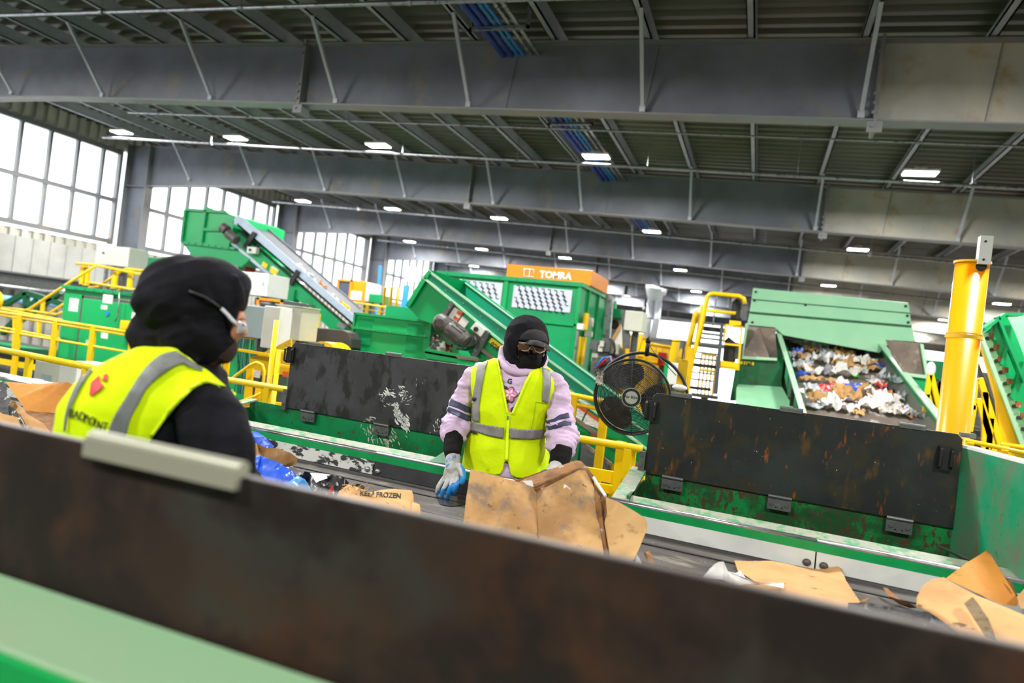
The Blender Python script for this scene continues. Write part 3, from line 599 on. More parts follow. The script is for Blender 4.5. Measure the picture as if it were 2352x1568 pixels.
b = MB(); yo = [FC(R(t), fr * 1.22, -.05) + fx * .055 - fz * .005 for t in range(152, -21, -6)]; b.tube(yo, .0105, 10); b.build('yoke', RUBBER, fan, smooth=True)
top = FC(R(88), fr * 1.24, -.05) + fx * .05
b = MB(); b.cyl(top - fz * .03, top + fz * .085, .014, 10); b.sphere(top + fz * .085 + fx * -.002, (.018, .018, .018)); b.bar(top + fz * .09, top + fz * .06 + fx * .0, .03, .03); b.build('yoke_pivot', RUBBER, fan, smooth=True)
arm1 = top + fz * .082; arm2 = WD(1573, 785, fd); arm3 = WD(1572, 823, fd); arm4 = WD(1553, 862, fd)
b = MB(); b.tube([arm1, arm2, arm3], .0025, 6); b.tube([top + fz * .06, WD(1500, 806, fd), arm4], .003, 6); b.build('wire_bracket', DSTEEL, fan)
a5 = WD(1572, 826, fd + .02); b = MB(); b.box(a5.x - .034, a5.y - .02, 0, a5.x + .03, a5.y + .02, a5.z); b.build('stand_post', YELD, fan, bevel=.003)
b = MB(); c5 = WD(1562, 890, fd - .0); b.sphere((c5.x, c5.y - .03, c5.z), (.05, .03, .022), 14, 8); b.build('tape_wrap', CLADW, fan, smooth=True)
# greasy rag caught on the fan
def crumple(b, c, ex, ey, amp, seed, n=14, thick=.0, outline=None, mi=None, freq=3.2):
    """a creased sheet: centre, half axes, crease height"""
    c = Vector(c); ex = Vector(ex); ey = Vector(ey); nn = ex.cross(ey).normalized(); o = Vector((seed * 7.3, seed * 3.1, seed * 1.7)); m = (ex.length + ey.length) / 2
    vs = []; idx = {}; fs = []
    for i in range(n + 1):
        for j in range(n + 1):
            s, t = 2 * i / n - 1, 2 * j / n - 1
            q = Vector((s, t, 0)) * freq * .5 + o; h = noise.noise(q); h2 = noise.noise(q * 2.3 + Vector((5, 5, 5)))
            rr = 1 + .3 * noise.noise(Vector((s * 1.4, t * 1.4, seed * 2.1)))
            f = abs(h) * 2.2 + abs(h2) * .9
            vs.append(c + ex * (s * rr + .22 * h2) + ey * (t * rr + .22 * h) + nn * (f * amp))
    for i in range(n):
        for j in range(n):
            s, t = 2 * (i + .5) / n - 1, 2 * (j + .5) / n - 1
            if outline is None:
                a = math.atan2(t, s); lim = .82 + .35 * noise.noise(Vector((math.cos(a) * 1.5, math.sin(a) * 1.5, seed * 5.5)))
                if max(abs(s), abs(t)) * .6 + math.hypot(s, t) * .4 > lim: continue
            elif not outline(s, t): continue
            fs.append((i * (n + 1) + j, i * (n + 1) + j + 1, (i + 1) * (n + 1) + j + 1, (i + 1) * (n + 1) + j))
    used = sorted({k for f in fs for k in f}); mp = {k: q for q, k in enumerate(used)}
    fs = [tuple(mp[k] for k in f) for f in fs]; vs = [vs[k] for k in used]; N_ = len(vs); tk = thick or .0015
    ed = {}
    for f in fs:
        for k in range(4):
            e = (f[k], f[(k + 1) % 4]); ed[e] = 1
    side = [(a, b_, b_ + N_, a + N_) for (a, b_) in ed if (b_, a) not in ed]
    b.add(vs + [v + nn * -tk for v in vs], fs + [tuple(k + N_ for k in f[::-1]) for f in fs] + side, mi)
b = MB(); crumple(b, WD(1377, 868, fd - .01), fx * .035, fz * .055, .03, 3, 10)
tag(b.build('cloth_rag', mk('grey_rag', rgb(176, 168, 156), .9, layers=[(rgb(110, 100, 90), 30, .5, .62)])), 'grimy grey rag caught on the left rim of the fan', 'rag')

# ------------------------------------------------------------------ machines of the left half
def pipe_rail(lab, A, B, drops=(0, .5), posts=4, m=YEL, r=.021, foot=None, flat=True, name='guard_rail', group=None, wide=.05):
    A = Vector(A); B = Vector(B); t = thing(name, lab, 'railing', (A.x, A.y, A.z - 1.07), group)
    for k, d in enumerate(drops):
        b = MB(); b.tube([A - Vector((0, 0, d)), B - Vector((0, 0, d))], r if k == 0 else r * .8, 10); b.build('rail', m, t, smooth=True)
    for i in range(posts):
        p = lerp(A, B, (i + .12) / (posts - .76)) if posts > 1 else A; z0 = foot if foot is not None else p.z - 1.07
        b = MB(); b.box(p.x - wide / 2, p.y - .02, z0, p.x + wide / 2, p.y + .02, p.z - r * .5); b.build('post', m, t, bevel=.004)
    b = MB(); zf_ = foot if foot is not None else A.z - 1.07; b.box(min(A.x, B.x), min(A.y, B.y) - .012, zf_, max(A.x, B.x), min(A.y, B.y) - .002, zf_ + .1); b.build('toe_board', m, t)
    if zf_ > .01 or zf_ < -.05 or A.y > 5.2:
        b = MB(); b.box(min(A.x, B.x), min(A.y, B.y) - .02, zf_ - .06, max(A.x, B.x), max(A.y, B.y) + .14, zf_); b.box(min(A.x, B.x), A.y + .02, ZF, min(A.x, B.x) + .1, A.y + .1, zf_ - .06); b.box(max(A.x, B.x) - .1, A.y + .02, ZF, max(A.x, B.x), A.y + .1, zf_ - .06); b.build('deck', DSTEEL, t)
    return t
pipe_rail('yellow walkway railing nearest behind the left black panel', WZ(440, 858, 1.07), WZ(1475, 1031, 1.07), (0, .5), 6, foot=0., r=.024)
pipe_rail('thick yellow walkway railing at the left edge in front of the grey cabinet', WZ(-160, 771, 1.07), WZ(215, 845, 1.07), (0, .5), 4, foot=0., r=.026)
pipe_rail('yellow upper platform railing running across the green door cabinet', WY(-40, 710, 7.2), WY(318, 766, 7.2), (0, .045, .28), 5, wide=.095, foot=-.1)
pipe_rail('yellow platform railing behind the far left railing posts', WY(-40, 702, 8.4), WY(143, 735, 8.4), (0, .32), 3, wide=.08, foot=.2)
# yellow stair rails on top of the cabinet
t = thing('stair_rail', 'yellow stair handrail slanting up left of the green door cabinet', 'railing', WY(150, 700, 9.6))
b = MB(); b.tube([WY(*p, 9.6) for p in ((30, 716), (66, 711), (150, 655), (219, 611))], .028, 10); b.tube([WY(*p, 9.6) for p in ((100, 726), (118, 716), (146, 698))], .022, 8); b.tube([WY(*p, 9.6) for p in ((0, 706), (60, 712), (130, 722), (143, 716))], .022, 8); b.build('handrail', YEL, t, smooth=True)
for x, y0, y1 in ((97, 690, 715), (88, 735, 770), (40, 722, 800), (32, 722, 805)):
    b = MB(); b.plate([(x - 3, y0), (x + 3, y0), (x + 1, y1), (x - 5, y1)], 9.6, .04); b.build('post', YEL, t)
t = thing('platform_rail', 'yellow railing standing on the roof of the green door cabinet', 'railing', WY(250, 660, 10))
b = MB(); b.tube([WY(*p, 10) for p in ((176, 605), (218, 608), (346, 635))], .028, 10); b.tube([WY(*p, 10.4) for p in ((205, 660), (227, 658), (282, 620), (292, 617), (348, 624))], .028, 10); b.tube([WY(*p, 10) for p in ((200, 648), (330, 668))], .024, 8); b.tube([WY(*p, 10.4) for p in ((270, 668), (280, 662), (345, 672))], .024, 8); b.build('rail', YEL, t, smooth=True)
for x0, x1, y0, y1 in ((186, 197, 607, 652), (195, 204, 614, 655), (259, 268, 622, 662), (295, 303, 620, 662), (327, 333, 630, 668), (340, 347, 624, 655)):
    b = MB(); b.plate([(x0, y0), (x1, y0), (x1 - 4, y1), (x0 - 5, y1)], 10.1, .05); b.build('post', YEL, t)

t = thing('equipment_cabinet', 'tall green steel cabinet with a door and stickers behind the left yellow railings', 'cabinet', WY(240, 830, 8.6))
x0, x1, z0, z1 = fb((150, 657), (440, 850), 8.6); z0 = -1.2
b = MB(); b.box(x0, 8.6, z0, x1, 10.2, z1); b.build('body', GREEN2, t, bevel=.01)
b = MB(); b.box(x0 - .03, 8.55, z1 - .04, x1 + .03, 10.25, z1 + .02); bolt_row(b, [(x0 + .1 + i * .22, 8.55, z1 - .01) for i in range(12)], .014); b.build('roof_flange', GREEN, t)
dz = WY(195, 685, 8.6); b = MB(); b.box(dz.x, 8.57, z0, dz.x + 1.35, 8.6, dz.z); h = b.build('door', GREEN2, t, bevel=.006)
b = MB(); b.box(dz.x - .045, 8.575, z0, dz.x - .0, 8.6, dz.z + .05); b.box(dz.x - .045, 8.575, dz.z, dz.x + 1.35, 8.6, dz.z + .05); b.build('door_seal', DSTEEL, t)
def sticker(par, tl, br, Y, m, name='label_sticker', t_=.004, lab=None, rot=0):
    x0, x1, z0, z1 = fb(tl, br, Y); b = MB(); b.box(x0, Y - t_, z0, x1, Y, z1); o = b.build(name, m, par)
    if lab: o['label'] = lab
    return o
sticker(t, (161, 684), (178, 716), 8.6, LABW); sticker(t, (238, 674), (258, 698), 8.57, LABT); sticker(t, (233, 700), (246, 711), 8.57, LABW); sticker(t, (234, 758), (247, 778), 8.57, LABW); sticker(t, (304, 716), (316, 733), 8.57, LABW); sticker(t, (198, 780), (206, 791), 8.57, BEIGE)
c = WY(246, 720, 8.56); b = MB(); b.cyl(c, c + Vector((0, -.006, 0)), .04, 24); b.build('round_sticker', BLUE2, t)
b = MB()
for k in range(7):
    for r_ in range(3):
        a = WY(278 + k * 5.4, 683 + r_ * 5 + k * .7, 8.6); b.box(a.x, 8.592, a.z, a.x + .02, 8.6, a.z + .018)
b.build('vent_marks', BEIGE, t)
x0, x1, z0_, z1_ = fb((277, 735), (308, 763), 8.4); b = MB(); b.box(x0, 8.4, z0_, x1, 8.6, z1_); b.box(x0 + .03, 8.39, z0_ + .03, x1 - .03, 8.4, z1_ - .03); b.build('yellow_box', YEL, t, bevel=.004)
b = MB(); b.tube([WY(*p, 8.5) for p in ((275, 672), (273, 700), (270, 727), (264, 738))], .012, 8); b.tube([WY(*p, 8.5) for p in ((275, 672), (290, 664), (320, 668))], .008, 8); b.build('conduit', STEEL, t, smooth=True)

def simplebox(name, lab, cat, tl, br, Y, d, m, par=None, top=None, extra=None, bev=.008, group=None, foot=None):
    x0, x1, z0, z1 = fb(tl, br, Y); t = thing(name, lab, cat, ((x0 + x1) / 2, Y, z0), group); b = MB(); b.box(x0, Y, z0 if foot is None else foot, x1, Y + d, z1); b.build('body', m, t, bevel=bev)
    if foot is None and name != 'roller_shutter': b = MB(); b.box((x0 + x1) / 2 - .04, Y + d * .6, ZF, (x0 + x1) / 2 + .04, Y + d * .6 + .08, z0); b.build('support_post', DSTEEL, t)
    return t, (x0, x1, z0, z1)
t, q = simplebox('control_cabinet', 'white control box on a stand above the green door cabinet', 'cabinet', (222, 562), (293, 613), 11.2, .5, WHITE)
b = MB(); b.cyl((q[0] + .25, 11.19, q[3] - .17), (q[0] + .25, 11.17, q[3] - .17), .02, 12); b.build('lock', DARK, t)
b = MB(); b.bar((q[0] + .15, 11.4, q[2]), (q[0] + .15, 11.4, 1.7), .06, .06, (0, 1, 0)); b.bar((q[0] + .35, 11.4, q[2]), (q[0] + .35, 11.4, 1.7), .06, .06, (0, 1, 0)); b.build('stand', STEEL, t)
t, q = simplebox('metal_chute', 'small green metal chute box beside the haunched column', 'chute', (340, 590), (392, 618), 13, .9, GREEN)
b = MB(); b.prism([(q[0], 13, q[2]), (q[1], 13, q[2]), (q[1] - .05, 13.2, q[2] - .16), (q[0] + .1, 13.2, q[2] - .16)], (0, .6, 0)); b.build('taper', TEAL, t)
t, q = simplebox('junction_cabinet', 'light grey floor cabinet below the lower left railing', 'cabinet', (82, 826), (137, 885), 5.3, .4, BEIGE, foot=0)
sticker(t, (96, 858), (117, 880), 5.3, GREYB, 'window_plate')
simplebox('junction_cabinet', 'bright white floor cabinet next to the light grey one at lower left', 'cabinet', (139, 828), (172, 885), 5.25, .4, WHITE, foot=0)
t = thing('wheel_guard', 'round yellow guard ring at the far left edge', 'guard', WY(-8, 690, 8))
b = MB(); c = WY(-8, 690, 8); b.tube([c + Vector((math.cos(a) * .12, 0, math.sin(a) * .14)) for a in [2 * math.pi * i / 24 for i in range(24)]], .03, 8, closed=True); b.build('ring', YEL, t, smooth=True)
t = thing('frame_truss', 'dark green bracing frame under the pale blue pipe at far left', 'frame', WY(60, 760, 11))
for p, q_ in (((10, 700), (60, 672)), ((60, 672), (150, 700)), ((5, 765), (85, 690)), ((40, 740), (140, 670)), ((0, 800), (140, 812)), ((60, 672), (62, 720))):
    b = MB(); b.bar(WY(*p, 11), WY(*q_, 11), .12, .1, (0, 1, 0)); b.build('strut', DGREEN, t)
t = thing('baling_machine', 'dark machinery mass behind the left railings', 'machine', WY(60, 820, 12)); b = MB(); x0, x1, z0, z1 = fb((-120, 770), (128, 860), 12); b.box(x0, 12, -2, x1, 13, z1); b.build('body', DSTEEL, t); b = MB(); x0, x1, z0, z1 = fb((-100, 776), (60, 800), 11.5); b.box(x0, 11.5, z0, x1, 12, z1); b.build('green_cover', GREEN, t)
b = MB(); b.bar(WY(-200, 838, 4.75), WY(95, 874, 4.75), .05, .02); tag(b.build('edge_trim', SIDEW), 'pale trim strip behind the open cardboard box', 'trim')

# green hopper head with the covered incline conveyor
Yc = 12.
t = thing('discharge_hopper', 'bolted green discharge hopper at the head of the upper left conveyor', 'hopper', WY(490, 610, Yc))
b = MB(); b.plate([(428, 481), (520, 487), (540, 496), (531, 552), (522, 572), (418, 556)], Yc, 1.7); b.build('upper_box', GREEN2, t, bevel=.01)
b = MB(); up_ = [WY(*p, Yc) for p in ((418, 556), (540, 571), (574, 595))]; lo_ = [WY(*p, Yc + .15) for p in ((438, 583), (500, 595), (559, 610))]
b.prism([WY(*p, Yc) for p in ((418, 557), (540, 572), (574, 595), (559, 611), (437, 584))], (0, 1.6, 0)); b.build('lower_taper', GREEN, t, bevel=.01)
b = MB()
for p, q_ in (((426, 482), (417, 555)), ((473, 483), (463, 556)), ((417, 556), (540, 571)), ((470, 527), (505, 528)), ((428, 481), (520, 487)), ((437, 584), (559, 611))): b.bar(WY(*p, Yc - .03), WY(*q_, Yc - .03), .06, .05, (0, 1, 0))
bolt_row(b, [WY(418 + i * 15.2, 555.5 + i * 1.85, Yc - .06) for i in range(9)], .02); bolt_row(b, [WY(427 - i * 1.8, 490 + i * 15, Yc - .06) for i in range(5)], .016); b.build('flange_ribs', GREEN, t)
b = MB(); b.plate([(470, 472), (475, 474), (500, 484), (470, 484)], Yc + .4, .03); b.plate([(560, 508), (600, 514), (596, 524), (575, 530)], Yc + 1.5, .03); b.build('lifting_tab', GREEN, t)
b = MB(); c = WY(545, 612, Yc); b.sphere(c + Vector((0, .4, 0)), (.13, .13, .09)); b.build('beacon', REDM, t)
t = thing('covered_conveyor', 'steep covered conveyor with pale blue side sheet descending from the hopper', 'conveyor', WY(800, 750, Yc))
b = MB(); b.plate([(541, 497), (550, 498), (560, 502), (818, 728), (814, 750), (548, 520), (534, 512)], Yc, .02); b.build('side_sheet', SIDEW, t)
b = MB(); b.plate([(589, 508), (602, 512), (828, 707), (824, 748), (578, 525)], Yc + 1.1, .02); b.build('far_guard', GREYPL, t)
b = MB(); A_ = WY(545, 512, Yc); B_ = WY(812, 742, Yc); b.hexa([A_, B_, B_ + Vector((0, 1.05, 0)), A_ + Vector((0, 1.05, 0))], [A_ - Vector((0, 0, .05)), B_ - Vector((0, 0, .05)), B_ + Vector((0, 1.05, -.05)), A_ + Vector((0, 1.05, -.05))]); b.build('belt', mk('grey_belt', rgb(96, 98, 102), .6), t)
b = MB(); b.plate([(548, 527), (806, 752), (806, 760), (546, 533)], Yc + .12, .03); b.build('belt_gap', DARK, t)
b = MB(); b.plate([(546, 533), (806, 760), (765, 762), (536, 556)], Yc + .05, .1); b.build('stringer', GREEN, t, bevel=.006)
b = MB(); b.plate([(531, 553), (664, 664), (661, 670), (528, 559)], Yc + .03, .04); b.build('lower_flange', SIDEW, t)
for pts in (((580, 531), (588, 536), (564, 573), (556, 567)), ((680, 618), (688, 624), (669, 656), (661, 650))):
    b = MB(); b.plate(pts, Yc - .05, .05); b.build('cover_clamp', RUBBER, t)
b = MB()
for i in range(7): x = 588 + i * 12.3; y = 562 + i * 10.4; b.plate([(x, y), (x + 4, y + 3), (x + 3, y + 5), (x - 1, y + 2)], Yc - .01, .01)
b.build('slots', DARK, t)
b = MB(); b.cyl(WY(512, 522, Yc - .2), WY(522, 530, Yc - .2), .11, 14); b.cyl(WY(524, 536, Yc - .2), WY(543, 552, Yc - .2), .1, 14); b.cyl(WY(512, 522, Yc - .25), WY(524, 536, Yc - .1), .07, 12); b.build('drive_motor', MOTOR, t, smooth=False)
b = MB(); x0, x1, z0, z1 = fb((568, 566), (587, 582), Yc - .1); b.box(x0, Yc - .1, z0, x1, Yc, z1); b.cyl(((x0 + x1) / 2 - .03, Yc - .12, (z0 + z1) / 2), ((x0 + x1) / 2 - .03, Yc - .1, (z0 + z1) / 2), .03, 12, 1); b.build('isolator_box', [WHITE, DARK], t)
for pts, m in ((((604, 600), (615, 607), (611, 617), (600, 610)), LABY), (((622, 611), (640, 622), (633, 634), (619, 624)), LABY), (((626, 610), (640, 620), (638, 623), (623, 614)), LABW)):
    b = MB(); b.plate(pts, Yc + .03, .02); b.build('warning_sticker', m, t)
b = MB(); x0, x1, z0, z1 = fb((773, 738), (793, 756), Yc - .1)
b.plate([(778, 739), (795, 746), (788, 757), (772, 748)], Yc - .08, .04); b.build('end_bracket', STEEL, t)
b = MB(); b.bar(WY(637, 626, Yc - .6), WY(629, 698, Yc - .6), .03, .03, (0, 1, 0)); b.build('conduit', STEEL, t)
for (x_, y_, Y_, w_) in ((668, 664, Yc, .2), (650, 664, Yc + .6, .16), (800, 752, Yc + .3, .2), (560, 566, Yc + .6, .2)):
    p_ = WY(x_, y_, Y_); b = MB(); b.box(p_.x - w_ / 2, Y_, ZF, p_.x + w_ / 2, Y_ + w_, p_.z); b.build('support_leg', GREEN, t)
rr = random.Random(3)
for i, (x, y) in enumerate(((690, 618), (712, 640), (738, 662), (765, 688), (790, 708))):
    b = MB(); crumple(b, WY(x, y, Yc + .5), (.12, 0, -.09), (0, .1, .05), .08, 40 + i, 8)
    tag(b.build('paper_scrap', [PAPER, PLAS, CARDL, PAPER, LABY][i]), '%s scrap riding the covered upper conveyor, %s from its top' % (['white paper', 'clear film', 'pale card', 'crumpled white', 'yellow film'][i], ['first', 'second', 'third', 'fourth', 'lowest'][i]), 'scrap')

# cabinets behind the left worker's face
t, q = simplebox('control_cabinet', 'white control box above the grey blue cabinet behind the left worker', 'cabinet', (543, 622), (612, 681), 8.6, .5, WHITE)
b = MB(); b.box(q[0] + .22, 8.585, q[2] + .02, q[0] + .225, 8.6, q[3] - .02); b.box(q[1] - .1, 8.585, (q[2] + q[3]) / 2, q[1] - .08, 8.6, (q[2] + q[3]) / 2 + .05)
for i in range(7): b.box(q[0] + .1, 8.59, q[2] + .12 + i * .02, q[0] + .18, 8.6, q[2] + .127 + i * .02)
b.build('door_seam', BEIGE, t)
t, q = simplebox('sorter_unit', 'small orange and dark grey sorter unit above the grey blue cabinet', 'machine', (585, 682), (650, 706), 8.2, .6, mk('unit_grey', rgb(86, 90, 96), .4))
b = MB(); x0, x1, z0, z1 = q; b.box(x0 + .07, 8.17, z1 - .035, x1, 8.2, z1); b.box(x0 + .07, 8.17, z0, x0 + .11, 8.2, z1); b.box(x1 - .04, 8.17, z0, x1, 8.2, z1); b.build('orange_frame', ORANGE, t)
b = MB(); text_on(b, 'STEINERT', .045, (x0 + .13, 8.19, z0 + .03), (1, 0, 0), (0, 0, 1)); b.build('lettering', INKW, t)
t, q = simplebox('control_cabinet', 'grey blue control cabinet right beside the left worker\'s glasses', 'cabinet', (548, 698), (606, 779), 5.9, .3, GREYB)
b = MB()
for i in range(22):
    if i in (7, 8, 9): continue
    b.box(q[0] + .004 + i * .0102 * 1.0, 5.93, q[2] - .018, q[0] + .011 + i * .0102, 5.97, q[2])
b.build('orange_connectors', ORANGE, t)
b = MB(); rr = random.Random(8)
for i in range(16):
    x = q[0] + .01 + i * .0135; z = q[2] - .02; b.tube([(x, 5.95, z), (x + rr.uniform(-.01, .02), 5.95, z - .12), (x + rr.uniform(-.0, .05), 5.96, z - .3), (x + rr.uniform(.0, .06), 5.97, z - .6)], .0035, 5, mi=rr.choice((0, 0, 1, 2)))
b.build('cables', [RUBBER, BEIGE, BLUE1], t)
t, q = simplebox('control_cabinet', 'tall white narrow cabinet between the grey blue and beige cabinets', 'cabinet', (608, 701), (634, 802), 5.7, .3, WHITE)
t, q = simplebox('control_cabinet', 'beige control cabinet right of the tall white one', 'cabinet', (637, 699), (686, 783), 5.9, .3, BEIGE)
b = MB(); b.box(q[0] - .01, 5.88, q[3] - .005, q[1] + .01, 6.2, q[3] + .008); b.box(q[0] + .015, 5.893, q[2], q[0] + .018, 5.9, q[3]); b.build('lid', BEIGE, t)

# yellow bars, loops and guards beside the left panel
t = thing('bollard_post', 'tall yellow round post beside the left black panel', 'post', WY(612, 940, 4.7))
for p_, q_ in (((634, 735), (612, 945)), ((640, 804), (626, 945))):
    a_ = WY(*p_, 4.7); c_ = WY(*q_, 4.7); b = MB(); b.tube([((a_.x + c_.x) / 2, 4.7, a_.z), ((a_.x + c_.x) / 2, 4.7, 0)], .021, 12); b.build('pole', YEL, t, smooth=True)
for (p, q_) in (((638, 805), (668, 812)), ((640, 838), (662, 842)), ((628, 925), (650, 928))):
    b = MB(); b.bar(WY(*p, 4.72), WY(*q_, 4.72), .02, .03, (0, 1, 0)); b.build('side_bar', YEL, t)
t = thing('loop_rail', 'bent yellow loop handrail beside the round yellow post', 'railing', WY(580, 930, 4.8))
for x_ in (604, 560): p_ = WY(x_, 930, 4.85); b = MB(); b.box(p_.x - .012, 4.8, 0, p_.x + .012, 4.85, p_.z); b.build('leg', YEL, t)
b = MB(); b.tube([WY(*p, 4.8) for p in ((508, 892), (540, 864), (575, 838), (590, 832), (603, 838), (607, 852), (600, 930))], .013, 10); b.build('rail', YEL, t, smooth=True)
b = MB(); b.tube([WY(*p, 4.85) for p in ((535, 928), (560, 920), (590, 908), (604, 900))], .013, 8); b.build('rail', YEL, t, smooth=True)
for x0, x1, y0, y1 in ((566, 580, 846, 935), (588, 600, 880, 935), (518, 528, 800, 862), (495, 508, 830, 865)):
    b = MB(); b.plate([(x0, y0), (x1, y0), (x1 - 6, y1), (x0 - 8, y1)], 4.9, .02); b.build('upright', YEL, t)
t = thing('belt_guard', 'wide yellow guard plate behind the cables', 'guard', WY(640, 850, 5.6))
b = MB(); b.plate([(640, 792), (668, 778), (668, 860), (570, 862), (575, 820), (600, 812)], 5.4, .02); b.build('plate', YELD, t)
b = MB(); b.plate([(535, 798), (617, 812), (617, 818), (535, 804)], 5.3, .03); b.build('bar', YEL, t)
g_ = WY(640, 858, 5.42); b = MB(); b.box(g_.x - .04, 5.42, ZF, g_.x + .04, 5.5, g_.z); b.build('support_post', DSTEEL, t)
sticker(t, (574, 848), (597, 868), 5.38, LABT); sticker(t, (650, 852), (662, 866), 5.38, LABO)
t = thing('wheel_cover', 'domed yellow wheel cover above the left black panel', 'guard', WY(738, 840, 6))
c = WY(738, 830, 6.); b = MB(); b.cyl(c, c + Vector((0, .3, 0)), .21, 40); b.build('disc', YEL, t); b = MB(); b.cyl(c - Vector((0, .01, 0)), c + Vector((0, .0, 0)), .17, 32); b.build('rim', YELD, t)
def prop(t, x, Y, z): b = MB(); b.box(x - .04, Y, ZF, x + .04, Y + .06, z); b.build('support_post', DSTEEL, t)
prop(t, c.x, 6.3, c.z)
t = thing('motor_cover', 'dark grey round cornered cover left of the green vented box', 'guard', WY(765, 790, 6.3))
b = MB(); b.plate([(725, 752), (786, 757), (800, 764), (806, 778), (806, 800), (722, 795)], 6.4, .4); b.build('shell', mk('charcoal_sheet', rgb(72, 68, 66), .5), t, bevel=.01)
t = thing('sorting_machine', 'green and yellow machine frame behind the beige cabinet', 'machine', WY(720, 790, 9))
for pts, m, n_ in ((((690, 760), (780, 757), (790, 775), (690, 778)), GREEN, 'green_cover'), (((705, 705), (711, 705), (704, 770), (698, 770)), YEL, 'post'), (((727, 720), (732, 720), (728, 760), (722, 760)), YEL, 'post'), (((690, 760), (722, 757), (722, 766), (690, 768)), YEL, 'step_plate'), (((706, 715), (732, 722), (732, 727), (706, 720)), YEL, 'rail'), (((640, 700), (720, 700), (720, 790), (640, 790)), DGREEN, 'rear_panel')):
    b = MB(); b.plate(pts, 9 if n_ != 'rear_panel' else 9.6, .06); b.build(n_, m, t)
t, q = simplebox('air_compressor', 'dark blue and orange compressor cabinet in the far left background', 'machine', (776, 640), (805, 690), 16, .8, mk('slate_blue', rgb(76, 84, 104), .4))
b = MB(); b.box(q[0], 15.97, q[2], q[0] + .06, 16, q[3]); b.box(q[1] - .06, 15.97, q[2], q[1], 16, q[3]); b.box(q[0], 15.97, q[3] - .05, q[1], 16, q[3]); b.build('orange_trim', ORANGE, t)
t, q = simplebox('air_compressor', 'bright orange compressor cabinet right of the dark blue one', 'machine', (806, 643), (832, 694), 16, .8, ORANGE)
b = MB(); b.box(q[0] + .06, 15.98, q[2] + .05, q[1] - .05, 16, q[2] + .28); b.build('emblem', INKW, t)
simplebox('control_cabinet', 'white cabinet right of the orange compressor', 'cabinet', (833, 648), (846, 692), 16.1, .6, WHITE)
pipe_rail('distant yellow platform railing behind the green vented box', WY(812, 694, 14), WY(935, 713, 14), (0, .12, .25), 5, wide=.07, foot=0, name='guard_rail')
for x in (885, 900): 
    b = MB(); b.tube([WY(x - 4, 706, 14.4), WY(x, 660, 14.4), WY(x + 14, 662, 14.4), WY(x + 10, 706, 14.4)], .04, 8)
    tag(b.build('ladder_hoop', YEL, smooth=True), 'yellow hoop standing on the distant platform, %s one' % ('left' if x == 885 else 'right'), 'railing')
simplebox('metal_chute', 'small distant green box behind the yellow platform railing', 'chute', (848, 674), (872, 696), 15, .6, GREEN)
b = MB(); b.bar(WY(874, 610, 24), WY(860, 780, 24), .1, .1, (0, 1, 0)); tag(b.build('steel_post', BLUE2), 'slim bright blue steel post by the far left windows', 'post')
b = MB(); b.bar(WY(934, 655, 24), WY(920, 780, 24), .25, .1, (0, 1, 0)); tag(b.build('steel_post', BLUE2), 'broad bright blue steel post below the beige shutter', 'post')
simplebox('roller_shutter', 'beige slatted shutter at the far left windows', 'shutter', (933, 612), (960, 648), 24, .1, BEIGE)

# green vented box
Yv = 6.6
t = thing('vented_box', 'bright green vented machine box above the left black panel', 'machine', WY(890, 810, Yv))
x0, x1, z0, z1 = fb((817, 719), (983, 812), Yv)
b = MB(); b.box(x0, Yv, z0 - .6, x1, Yv + .02, z1); b.box(x0, Yv, z0 - .6, x0 + .02, Yv + .8, z1); b.box(x1 - .02, Yv, z0 - .6, x1, Yv + .8, z1 - .02); b.build('body', GREEN2, t, bevel=.004)
bz = WY(824, 700, Yv + .6).z; b = MB(); b.box(x0 + .02, Yv + .6, z0, x1 - .1, Yv + .62, bz + .03); b.build('rear_wall', GREEN, t)
b = MB(); zm = (z0 + z1) / 2 + .01; b.box(x0 - .01, Yv - .025, zm - .012, x1 + .01, Yv, zm + .012); b.box(x0 - .01, Yv - .02, z1 - .015, x1 + .01, Yv, z1 + .01); b.box(x0 - .012, Yv - .02, z0 - .5, x0 + .012, Yv, z1); b.box(x1 - .012, Yv - .02, z0 - .5, x1 + .012, Yv, z1); b.build('flange', GREEN, t)
b = MB(); bolt_row(b, [(x0 + .05 + i * (x1 - x0 - .1) / 4, Yv - .025, zm) for i in range(5)], .008); bolt_row(b, [(x0, Yv - .02, z1 - .04 - i * .09) for i in range(4)], .007); b.build('bolts', STEEL, t)
w = x1 - x0
for (u0, u1) in ((.06, .25), (.7, .92)):
    b = MB()
    for i in range(9):
        for zz in (z1 - .055 - i * .016, zm - .04 - i * .016): b.hexa([(x0 + w * u0, Yv - .008, zz), (x0 + w * u1, Yv - .008, zz), (x0 + w * u1, Yv, zz + .003), (x0 + w * u0, Yv, zz + .003)], [(x0 + w * u0, Yv - .008, zz + .003), (x0 + w * u1, Yv - .008, zz + .003), (x0 + w * u1, Yv, zz + .010), (x0 + w * u0, Yv, zz + .010)])
    b.build('louvres', GREEN, t)
t = thing('collection_tray', 'green tray with torn scraps between the vented box and the motor', 'tray', WY(1030, 820, 6.2))
b = MB(); b.plate([(976, 800), (1070, 815), (1098, 822), (1092, 838), (976, 822)], 6.0, .02); b.build('front_wall', GREEN2, t); b = MB(); b.plate([(983, 795), (1016, 798), (1016, 812), (983, 808)], 6.4, .02); b.build('side_wall', GREEN2, t)
b = MB(); b.plate([(1045, 816), (1098, 823), (1096, 829), (1052, 824)], 5.96, .03); b.build('lip', CHUTE, t)
b = MB(); A_ = WY(976, 806, 6.0); B_ = WY(1092, 826, 6.0); b.hexa([A_, B_, B_ + Vector((0, .7, 0)), A_ + Vector((0, .7, 0))], [A_ - Vector((0, 0, .02)), B_ - Vector((0, 0, .02)), B_ + Vector((0, .7, -.02)), A_ + Vector((0, .7, -.02))]); b.build('floor_plate', DGREEN, t)
